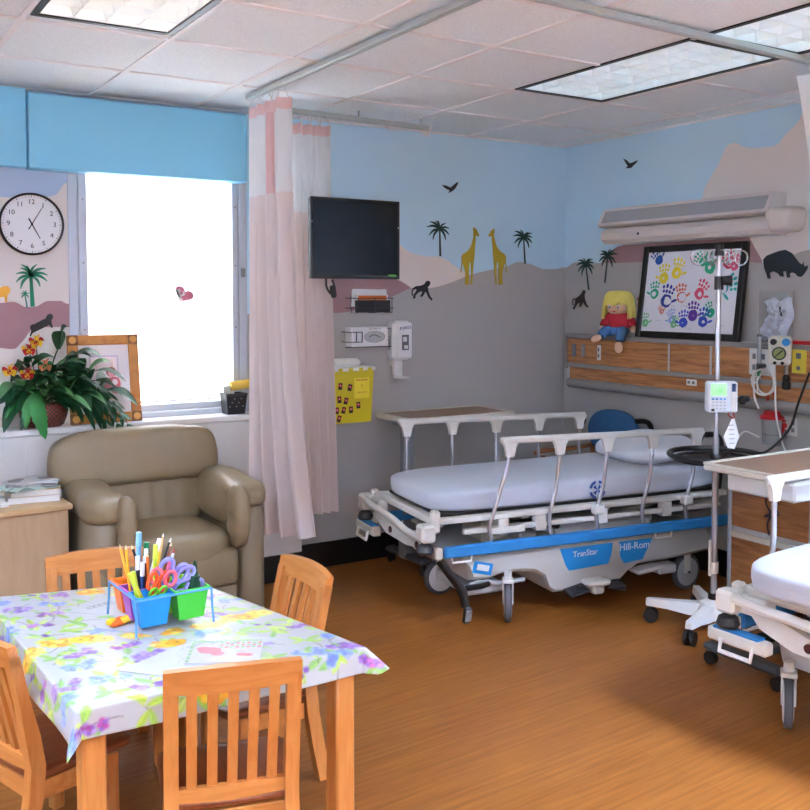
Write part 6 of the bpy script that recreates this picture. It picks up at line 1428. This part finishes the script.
def wplate(name, y, z, w_, h, m, parts=(), par=hb, d=0.088):
    g = G(); g.box((-d, y, z), (0.008, w_, h), 0.002); o = obj(name, g, m, par)
    if parts:
        g = G()
        for dy, dz, sw, sh in parts: g.box((-d - 0.005, y + dy, z + dz), (0.004, sw, sh), 0.0)
        obj('socket', g, mat('socket_grey', (120, 124, 130), 0.5), o, 0)
wplate('switch_plate', 1.15, 1.26, 0.036, 0.085, mat('switch_steel', (118, 126, 140), 0.4)); wplate('switch_plate', 1.06, 1.26, 0.036, 0.085, mat('switch_stone', (150, 148, 146), 0.4))
wplate('switch_plate', 0.905, 1.255, 0.032, 0.10, white_plastic, ((0, 0.02, 0.012, 0.022), (0, -0.02, 0.012, 0.022)))
wplate('call_socket', 0.118, 1.118, 0.075, 0.038, white_plastic, ((0.018, 0, 0.016, 0.016), (-0.018, 0, 0.016, 0.016)))
wplate('gas_outlet_plate', -0.375, 1.268, 0.17, 0.145, white_plastic, ((0.05, 0.03, 0.02, 0.03), (0.05, -0.03, 0.02, 0.03), (-0.01, 0.03, 0.02, 0.03), (-0.01, -0.03, 0.02, 0.03)))
wplate('gas_outlet_plate', -0.605, 1.285, 0.085, 0.125, mat('plate_yellow', (226, 208, 70), 0.45), ((0.0, 0.03, 0.03, 0.03), (0.0, -0.035, 0.02, 0.02)))
g = G(); g.box((-0.05, -1.94, 1.402), (0.07, 0.16, 0.020), 0.004); tag(obj('instrument_case', g, red_plastic), 'flat red case lying on the bed-head panel at the right edge', 'case')

# wall outlet under the panel, red valve fitted
wo = thing('wall_outlet', 'white wall outlet plate with a red fitting below the bed-head panel', 'outlet', (0, -1.845, 0.94))
g = G(); g.box((-0.004, 0, 0), (0.008, 0.095, 0.105), 0.002); obj('plate', g, white_plastic, wo)
g = G(); g.cyl((-0.008, 0.028, 0.0), (-0.04, 0.028, 0.0), 0.016, seg=14); g.sq((-0.03, 0.028, -0.018), (0.016, 0.013, 0.022), 2.5, 6); g.box((-0.03, 0.028, 0.028), (0.02, 0.04, 0.014), 0.004); obj('red_fitting', g, red_plastic, wo)
g = G()
for z in (0.02, -0.02): g.box((-0.0095, -0.024, z), (0.003, 0.018, 0.022)); 
obj('socket', g, mid_grey, wo, 0)
# suction regulator, canister and tubing
rg_ = thing('suction_regulator', 'white suction regulator box with a round gauge on the bed-head panel', 'regulator', (-0.13, -1.87, 1.36), rot=(R(7), 0, R(-62)))
g = G(); g.box((0, 0, 0), (0.115, 0.075, 0.150), 0.012); obj('case', g, mat('regulator_cream', (226, 222, 208), 0.4), rg_)
g = G(); g.T = frame((0.0, -0.038, -0.01), (1, 0, 0), (0, 0, 1)); g.lathe([(0.036, 0), (0.036, 0.008), (0.030, 0.010)], seg=24); obj('gauge_rim', g, black_plastic, rg_)
g = G(); g.T = frame((0.0, -0.0485, -0.01), (1, 0, 0), (0, 0, 1)); g.lathe([(0.029, 0), (0.029, 0.001)], seg=24); obj('gauge_face', g, mat('gauge_green', (150, 160, 90), 0.4), rg_)
g = G(); g.T = frame((0.0, -0.0500, -0.01), (1, 0, 0), (0, 0, 1)); g.prism([(-0.022, -0.016), (-0.018, -0.02), (0.02, 0.014), (0.014, 0.02)], 0.001); obj('gauge_needle', g, mat('needle_black', (20, 20, 20), 0.4), rg_)
g = G(); g.T = frame((-0.028, -0.038, 0.052), (1, 0, 0), (0, 0, 1)); g.lathe([(0.017, 0), (0.016, 0.014), (0.006, 0.015)], seg=16); obj('dial_knob', g, black_plastic, rg_)
g = G(); g.T = frame((0.034, -0.038, 0.050), (1, 0, 0), (0, 0, 1)); g.lathe([(0.021, 0), (0.021, 0.002)], seg=20); obj('blue_sticker', g, panel_blue, rg_)
g = G()
for x in (-0.022, 0.016): g.cyl((x, -0.037, -0.062), (x, -0.046, -0.062), 0.009, seg=12)
obj('button', g, black_plastic, rg_)
g = G(); g.cyl((0.03, 0, -0.07), (0.03, 0, -0.135), 0.010, seg=12); obj('outlet_stem', g, chrome, rg_)
g = G(); g.lathe([(0.010, -0.215), (0.022, -0.21), (0.024, -0.18), (0.018, -0.165), (0.022, -0.15), (0.012, -0.13)], (0.03, 0, 0), 14); obj('outlet_trap', g, black_plastic, rg_)
g = G(); g.box((0, 0.075, 0.0), (0.03, 0.09, 0.03), 0.004); obj('wall_adapter', g, light_grey, rg_)
fm_ = thing('flowmeter', 'slim clear oxygen flowmeter beside the suction regulator', 'flowmeter', (-0.115, -1.725, 1.30))
g = G(); g.cyl((0, 0, -0.02), (0, 0, 0.13), 0.012, seg=12); obj('tube', g, mat('flow_clear', (190, 196, 200), 0.1, alpha=0.7), fm_)
g = G(); g.cyl((0, 0, -0.055), (0, 0, -0.02), 0.015, seg=12); g.cyl((0, 0, 0.128), (0, 0, 0.14), 0.014, seg=12); g.cyl((0, 0, -0.035), (0.03, 0, -0.035), 0.01, seg=10); g.cyl((0, 0, -0.03), (-0.012, -0.045, -0.03), 0.012, seg=10); obj('body', g, dark_grey, fm_)
g = G(); g.cyl((0, 0, -0.09), (0, 0, -0.055), 0.009, 0.013, seg=10); obj('green_nozzle', g, mat('nozzle_o2_green', (30, 130, 80), 0.4), fm_)
cn = thing('suction_canister', 'clear suction canister with a red lid hanging below the bed-head panel', 'canister', (-0.075, -1.785, 0.835))
g = G(); g.lathe([(0.045, 0.0), (0.048, 0.006), (0.055, 0.145), (0.051, 0.145), (0.044, 0.008)], seg=24); obj('jar', g, mat('jar_clear', (206, 212, 218), 0.08, alpha=0.5), cn)
g = G(); g.lathe([(0.064, 0.143), (0.064, 0.158), (0.05, 0.166), (0.040, 0.186), (0.02, 0.19)], seg=24); g.cyl((0.02, 0.02, 0.18), (0.02, 0.02, 0.205), 0.009, seg=8); g.cyl((0.0, -0.03, 0.175), (0.0, -0.03, 0.20), 0.009, seg=8)
g.tube([(0, 0.022, 0.18), (-0.004, 0.024, 0.25), (-0.004, 0.008, 0.29), (-0.004, -0.01, 0.29), (-0.004, -0.026, 0.25), (0, -0.024, 0.18)], 0.009, 8, sub=3); obj('red_lid', g, red_plastic, cn)
g = G(); g.tube([(0.064, 0.03, 0.06), (0.0, 0.056, 0.06), (-0.055, 0.0, 0.06), (0.0, -0.056, 0.06), (0.064, -0.03, 0.06)], 0.004, 6, sub=3); g.box((0.068, 0, 0.06), (0.014, 0.09, 0.05), 0.003); obj('holder', g, chrome, cn)
g = G()
for k in range(8): g.box((-0.0525, 0.0, 0.025 + 0.014 * k), (0.001, 0.012, 0.002), 0)
obj('volume_scale', g, dark_grey, cn, 0)
tubing = mat('tubing_white', (226, 222, 218), 0.35)
tu = thing('suction_tubing', 'white looped suction tubing hanging from the regulator to the canister', 'tubing', (-0.125, -1.75, 1.2))
g = G(); loop = lambda c, r1, r2, n=10: [(c[0] + 0.006 * k / n, c[1] + r1 * math.cos(2 * math.pi * k / n), c[2] + r2 * math.sin(2 * math.pi * k / n)) for k in range(n + 1)]
g.tube([(0.02, 0.03, 0.03)] + loop((-0.005, -0.01, -0.02), 0.072, 0.07) + loop((0.01, -0.02, -0.028), 0.06, 0.058) + [(0.0, 0.02, -0.07)], 0.0055, 6, sub=3); obj('coil', g, tubing, tu)
g = G(); g.tube([(0.0, 0.05, 0.03), (0.0, 0.045, -0.1), (0.02, 0.03, -0.17)], 0.0055, 6, sub=3); g.tube([(0.0, -0.085, 0.06), (0.0, -0.09, -0.08), (0.0, -0.10, -0.2), (0.02, -0.125, -0.34), (0.03, -0.16, -0.42)], 0.0055, 6, sub=4); g.tube([(0.03, 0.03, -0.33), (-0.03, 0.08, -0.30), (-0.04, 0.13, -0.36), (-0.06, 0.16, -0.42)], 0.005, 6, sub=4); obj('hanging_tube', g, tubing, tu)
g = G(); g.tube([(-0.12, -2.04, 1.25), (-0.25, -2.07, 1.10), (-0.40, -2.13, 0.985), (-0.60, -2.16, 0.90), (-0.70, -2.15, 0.90), (-0.755, -2.05, 0.905)], 0.006, 8, sub=5); tag(obj('power_cable', g, black_plastic), 'black cable sagging from the bed-head panel to the drip stand ring', 'cable')
# bag pinned to the wall
bgw = thing('supply_bag', 'clear bag of crumpled pale tubing pinned on the wall below the rhinoceros', 'bag', (0, -1.745, 1.535))
g = G(); rr = random.Random(2)
hz2 = [[0.022 + rr.uniform(0, 0.03) for _ in range(15)] for _ in range(15)]
def crump(a, b_):
    i, j = int(round(a * 14)), int(round(b_ * 14)); e = min(a, 1 - a, b_, 1 - b_)
    return (-0.012 - (hz2[i][j] if e > 0.02 else 0), -0.085 + 0.155 * a - 0.035 * b_ + 0.014 * math.sin(8 * b_), -0.135 + 0.235 * b_ + 0.012 * math.sin(10 * a))
g.grid(crump, 14, 14); obj('contents', g, mat('crumpled_film', (206, 214, 228), 0.25, var=0.25, vscale=26), bgw, 25)
g = G(); g.box((-0.006, 0, 0), (0.002, 0.22, 0.285)); obj('bag_film', g, mat('bag_film', (204, 204, 208), 0.2, alpha=0.35), bgw, 0)
g = G(); g.box((-0.058, -0.068, 0.03), (0.003, 0.010, 0.05), 0, rot=(R(-12), 0, 0)); obj('black_strip', g, black_plastic, bgw, 0)

# ------------------------------------------------------------------ over-bed lamp
ol = thing('overbed_lamp', 'long white over-bed wall lamp above the handprint picture', 'wall lamp', (0, -1.16, 2.08))
lampw = mat('lamp_body_white', (222, 212, 206), 0.4)
MY = Matrix(((-1, 0, 0, 0), (0, 0, 1, 0), (0, 1, 0, 0), (0, 0, 0, 1)))   # polygon (depth, height) extruded along +Y
g = G(); g.prism([(0.0, -0.095), (0.13, -0.095), (0.165, -0.07), (0.165, -0.03), (0.145, -0.005), (0.10, 0.01), (0.0, 0.01)], 1.27, Matrix.Translation((0, -0.64, 0)) @ MY); obj('lower_body', g, lampw, ol, 30)
g = G()
cs = [(0.0, 0.012), (0.135, 0.012), (0.158, 0.024), (0.154, 0.04), (0.108, 0.128), (0.09, 0.132), (0.0, 0.132)]
g.prism(cs, 0.024, Matrix.Translation((0, 0.646, 0)) @ MY); g.prism(cs, 0.024, Matrix.Translation((0, -0.632, 0)) @ MY)
g.prism([(0.0, 0.012), (0.135, 0.012), (0.160, 0.024), (0.156, 0.040), (0.143, 0.040), (0.0, 0.022)], 1.29, Matrix.Translation((0, -0.625, 0)) @ MY); g.prism([(0.0, 0.116), (0.10, 0.116), (0.117, 0.116), (0.107, 0.134), (0.0, 0.134)], 1.29, Matrix.Translation((0, -0.625, 0)) @ MY)
obj('diffuser_frame', g, lampw, ol, 30)
g = G(); g.prism([(0.0, 0.02), (0.138, 0.034), (0.142, 0.040), (0.108, 0.117), (0.0, 0.117)], 1.26, Matrix.Translation((0, -0.61, 0)) @ MY); obj('diffuser', g, mat('diffuser_grey', (176, 176, 178), 0.25), ol, 30)
g = G(); g.sq((-0.075, -0.685, -0.02), (0.085, 0.085, 0.068), 4.2, 12, fn=lambda q: (q.x, q.y * (1 + 0.12 * q.z), q.z)); obj('end_cover', g, lampw, ol, 80)
g = G(); g.cyl((-0.166, 0.30, -0.045), (-0.170, 0.30, -0.045), 0.008, seg=10); obj('pull_switch', g, black_plastic, ol)
g = G(); g.box((-0.08, -0.03, -0.0975), (0.10, 1.18, 0.006), 0.002); obj('underside_lens', g, mat('lens_grey', (186, 184, 184), 0.3), ol)

# ------------------------------------------------------------------ framed handprints on the panel
hp = thing('handprint_picture', 'large black-framed picture of coloured paint handprints on the bed-head panel', 'picture', (-0.092, -1.165, 1.3915), rot=(0, R(7.5), 0))
PW, PH = 0.79, 0.575
g = G()
for s in (-1, 1): g.box((0.014, s * (PW / 2 - 0.02), PH / 2), (0.036, 0.04, PH), 0.004)
for z in (0.02, PH - 0.02): g.box((0.014, 0, z), (0.036, PW - 0.08, 0.04), 0.004)
obj('moulding', g, mat('frame_black', (20, 18, 18), 0.3), hp)
g = G(); g.box((0.010, 0, PH / 2), (0.006, PW - 0.07, PH - 0.07)); obj('white_board', g, mat('board_white', (232, 232, 240), 0.5), hp, 0)
PC_ = {'blue': (24, 84, 170), 'yellow': (240, 220, 60), 'green': (30, 176, 130), 'navy': (44, 62, 160), 'orange': (226, 112, 80), 'pink': (230, 86, 120), 'teal': (40, 170, 160), 'crimson': (206, 36, 84), 'purple': (96, 50, 160), 'royal': (50, 80, 200), 'pale green': (110, 190, 130), 'sky': (150, 180, 226)}
PMK = list(PC_); pm_ = [mat('paint_' + k.replace(' ', '_'), v, 0.6) for k, v in PC_.items()]
hc = 0
MPp = Matrix(((0, 0, -1, 0.0068), (-1, 0, 0, 0), (0, 1, 0, PH / 2), (0, 0, 0, 1)))     # x to the viewer's right, y up
def handprint(x, y, sc, ang, colr, mir=1, gap=0.3):
    global hc
    sc *= 1.42
    g = G(); hc += 1
    Mh = MPp @ Matrix.Translation((x, y, 0.00008 * hc)) @ Matrix.Rotation(R(ang), 4, 'Z') @ Matrix.Diagonal((mir * sc, sc, 1, 1))
    rr_ = random.Random(hc)
    # palm as a ring of paint with a bare hollow, then thumb and four fingers in two dabs each
    n = 14; out = []; inn = []
    for k in range(n):
        a = -0.5 + 2 * math.pi * k / n; out.append((0.46 * math.cos(a) * (1 + rr_.uniform(-.1, .1)), 0.44 * math.sin(a) * (1 + rr_.uniform(-.1, .1)) - 0.1)); inn.append((gap * 0.5 * math.cos(a) * (1 + rr_.uniform(-.3, .3)) + 0.06, gap * 0.45 * math.sin(a) - 0.12))
    vs = [Mh @ Vector((a, b_, 0)) for a, b_ in out + inn]; g.add(vs, [(k, (k + 1) % n, n + (k + 1) % n, n + k) for k in range(n)])
    for fx, fa, fl, fw in ((-0.36, 16, 0.52, 0.105), (-0.13, 5, 0.66, 0.11), (0.11, -4, 0.62, 0.11), (0.34, -14, 0.48, 0.10)):
        d = Vector((-math.sin(R(fa)), math.cos(R(fa)))); p = Vector((fx, 0.36))
        for q0, q1 in ((0.0, 0.42), (0.5, 1.0)):
            c_ = p + d * fl * (q0 + q1) / 2; hl = fl * (q1 - q0) / 2; nn = Vector((-d.y, d.x)); pts = []
            for k in range(8):
                a = 2 * math.pi * k / 8; pts.append(Mh @ Vector(((c_ + d * hl * math.sin(a) + nn * fw * math.cos(a)).x, (c_ + d * hl * math.sin(a) + nn * fw * math.cos(a)).y, 0)))
            g.add(pts, [tuple(range(8))])
    d = Vector((math.cos(R(28)), math.sin(R(28)))); c_ = Vector((0.66, 0.0)); nn = Vector((-d.y, d.x)); pts = []
    for k in range(9):
        a = 2 * math.pi * k / 9; w_ = c_ + d * 0.26 * math.cos(a) + nn * 0.095 * math.sin(a); pts.append(Mh @ Vector((w_.x, w_.y, 0)))
    g.add(pts, [tuple(range(9))]); obj('handprint', g, pm_[PMK.index(colr)], hp, 0)
# (x, y) from the picture centre: x to the viewer's right, y up, in metres
for a in ((-0.27, 0.205, 0.05, 40, 'blue', 1, 0.05), (-0.21, 0.095, 0.058, 5, 'yellow', -1, 0.2), (-0.11, 0.125, 0.062, -12, 'yellow', 1, 0.3), (-0.275, -0.005, 0.052, 4, 'green', -1, 0.5), (-0.17, -0.045, 0.066, -10, 'navy', 1, 0.62),
          (-0.055, -0.025, 0.055, 8, 'orange', 1, 0.75), (0.085, -0.005, 0.058, -28, 'pink', 1, 0.4), (0.145, 0.15, 0.062, -30, 'green', -1, 0.3), (0.08, 0.185, 0.05, 55, 'green', 1, 0.3), (0.27, 0.175, 0.06, 25, 'crimson', 1, 0.6), (0.315, 0.155, 0.045, -6, 'pink', -1, 0.3),
          (0.255, 0.03, 0.07, -70, 'teal', 1, 0.65), (0.175, -0.12, 0.045, 30, 'green', -1, 0.2), (-0.325, -0.19, 0.042, 6, 'pale green', 1, 0.2), (-0.11, -0.165, 0.044, 20, 'sky', -1, 0.2), (-0.09, -0.195, 0.036, -20, 'pale green', 1, 0.3),
          (-0.02, -0.18, 0.05, 6, 'royal', -1, 0.12), (0.05, -0.135, 0.056, 0, 'purple', 1, 0.1), (0.13, -0.17, 0.054, -8, 'royal', 1, 0.3), (-0.20, -0.12, 0.026, 30, 'orange', 1, 0.4)):
    handprint(*a)
g = G(); rr = random.Random(4)
for x, y, n_ in ((-0.24, -0.175, 5), (-0.05, -0.09, 6), (-0.13, -0.085, 4), (0.0, -0.225, 5), (0.26, -0.2, 3)):
    g.tube([MPp @ Vector((x + 0.012 * k, y + rr.uniform(-0.008, 0.008), 0.0022)) for k in range(n_)], 0.0009, 4)
obj('pencilled_names', g, mid_grey, hp, 0)

# ------------------------------------------------------------------ doll sitting on the panel, and a plush toy behind the picture
dl = thing('rag_doll', 'yellow-haired rag doll in a red shirt and blue trousers sitting on the bed-head panel', 'doll', (-0.07, -0.60, 1.3915), R(28))
skin_c = mat('doll_cloth_skin', (232, 196, 166), 0.85); hair_y = mat('doll_yarn_hair', (240, 226, 120), 0.9, bump=0.6, bscale=70); shirt_r = mat('doll_red_shirt', (190, 44, 56), 0.85); jean_b = mat('doll_blue_trousers', (72, 122, 178), 0.85)
g = G(); g.sq((0.0, 0.0, 0.195), (0.062, 0.075, 0.065), 2.3, 10); obj('head', g, skin_c, dl, 80)
g = G(); g.sq((0.022, 0.0, 0.215), (0.066, 0.092, 0.078), 2.3, 12)
rr = random.Random(6)
for k in range(90):
    a = R(-150 + 300 * k / 89); fr = abs(a) < R(48)          # 0 = over the face, the rest down the sides and back
    c0 = Vector((-0.006, 0.0, 0.285)); rim = Vector((0.012 - 0.072 * math.cos(a), 0.094 * math.sin(a), 0.235))
    low = rim + Vector((-0.012 * math.cos(a), 0.012 * math.sin(a), -0.030 if fr else -0.115)) + Vector((0, rr.uniform(-0.006, 0.006), rr.uniform(-0.012, 0.012)))
    g.tube([c0, (c0 + rim) / 2 + Vector((-0.014 * math.cos(a), 0.016 * math.sin(a), 0.022)), rim, low], [0.006, 0.0075, 0.0075, 0.005], 5, sub=2)
obj('hair', g, hair_y, dl, 80)
g = G()
for s in (-1, 1): g.sq((-0.059, 0.028 * s + 0.012, 0.187), (0.006, 0.010, 0.012), 2, 6)
obj('eye', g, white_plastic, dl); g = G()
for s in (-1, 1): g.sq((-0.064, 0.028 * s + 0.010, 0.185), (0.003, 0.005, 0.006), 2, 4)
obj('pupil', g, mat('doll_pupil', (60, 40, 70), 0.4), dl); g = G(); g.sq((-0.058, 0.010, 0.158), (0.005, 0.012, 0.003), 2, 5); obj('mouth', g, red_plastic, dl)
g = G(); g.sq((0.0, -0.005, 0.095), (0.05, 0.068, 0.065), 2.6, 10)
for s in (-1, 1): g.tube([(0.0, 0.05 * s - 0.005, 0.135), (-0.01, 0.088 * s - 0.005, 0.09), (-0.02, 0.098 * s - 0.005, 0.065)], [0.028, 0.028, 0.026], 8, sub=2)
obj('shirt', g, shirt_r, dl, 80)
for s in (-1, 1): g = G(); g.sq((-0.026, 0.103 * s - 0.006, 0.042), (0.020, 0.020, 0.024), 2.2, 8); obj('hand', g, skin_c, dl, 80)
g = G(); g.sq((-0.005, -0.003, 0.032), (0.052, 0.066, 0.032), 2.6, 10); g.tube([(-0.005, 0.035, 0.03), (-0.05, 0.07, 0.03), (-0.075, 0.09, 0.0)], [0.034, 0.034, 0.03], 10, sub=2); g.tube([(-0.005, -0.035, 0.03), (-0.055, -0.04, 0.026), (-0.075, -0.035, -0.03)], [0.034, 0.034, 0.031], 10, sub=2); obj('trousers', g, jean_b, dl, 80)
g = G(); g.sq((-0.085, 0.118, -0.018), (0.022, 0.036, 0.022), 2.3, 8, rot=(R(-25), 0, 0)); obj('foot', g, skin_c, dl, 80); g = G(); g.sq((-0.085, -0.032, -0.072), (0.024, 0.026, 0.036), 2.3, 8); obj('foot', g, skin_c, dl, 80)
pb = thing('plush_toy', 'brown plush toy peeking out behind the left side of the handprint picture', 'plush toy', (-0.030, -0.79, 1.3915))
br_ = mat('brown_plush', (136, 88, 54), 0.95, bump=0.5, bscale=90)
g = G(); g.sq((0, 0, 0.085), (0.026, 0.055, 0.085), 2.3, 8); obj('body', g, br_, pb, 80)
g = G(); g.sq((0.004, 0.012, 0.20), (0.024, 0.046, 0.050), 2.3, 8); g.sq((0.006, 0.05, 0.238), (0.012, 0.016, 0.016), 2.2, 6); g.sq((0.006, -0.026, 0.238), (0.012, 0.016, 0.016), 2.2, 6); obj('head', g, br_, pb, 80)

# ------------------------------------------------------------------ light and camera
def area(name, loc, rot, sx, sy, w_, colr=(1, 1, 1)):
    l = bpy.data.lights.new(name, 'AREA'); l.shape = 'RECTANGLE'; l.size = sx; l.size_y = sy; l.energy = w_; l.color = colr
    o = bpy.data.objects.new(name, l); col.objects.link(o); o.location = loc; o.rotation_euler = rot; return o
area('daylight_outside', ((WX0 + WX1) / 2, 0.75, 1.75), (R(-90), 0, 0), 1.6, 1.9, DAY_W, (1.0, 0.97, 0.93))
if FLASH_W > 0:
    l = bpy.data.lights.new('camera_flash', 'AREA'); l.shape = 'DISK'; l.size = 0.10; l.energy = FLASH_W; l.color = (1.0, 0.97, 0.94)
    o = bpy.data.objects.new('camera_flash', l); col.objects.link(o)
    Rm = Matrix((CAM_RIGHT, CAM_UP, [-a for a in CAM_FWD])).transposed()
    o.matrix_world = Matrix.Translation(Vector(CAM_LOC) + Vector(CAM_UP) * 0.16 + Vector(CAM_RIGHT) * -0.03 - Vector(CAM_FWD) * 0.05) @ Rm.to_4x4()
w_ = bpy.data.worlds.new('sky'); scene.world = w_; w_.use_nodes = True
bgn = w_.node_tree.nodes['Background']; bgn.inputs[0].default_value = (0.75, 0.85, 1.0, 1); bgn.inputs[1].default_value = 1.0

cam = bpy.data.cameras.new('camera'); cam.lens = CAM_LENS; cam.sensor_width = 36; cam.sensor_fit = 'HORIZONTAL'; cam.shift_y = CAM_SHIFT_Y; cam.clip_start = 0.05
co = bpy.data.objects.new('camera', cam); col.objects.link(co)
co.matrix_world = Matrix.Translation(CAM_LOC) @ Matrix((CAM_RIGHT, CAM_UP, [-a for a in CAM_FWD])).transposed().to_4x4()
scene.camera = co
scene.view_settings.view_transform = 'Standard'; scene.view_settings.look = 'None'; scene.view_settings.gamma = 1.0; scene.view_settings.use_curve_mapping = False
scene.view_settings.exposure = EXPOSURE
scene.cycles.use_denoising = True
scene.cycles.max_bounces = 8; scene.cycles.diffuse_bounces = 5; scene.cycles.transparent_max_bounces = 12
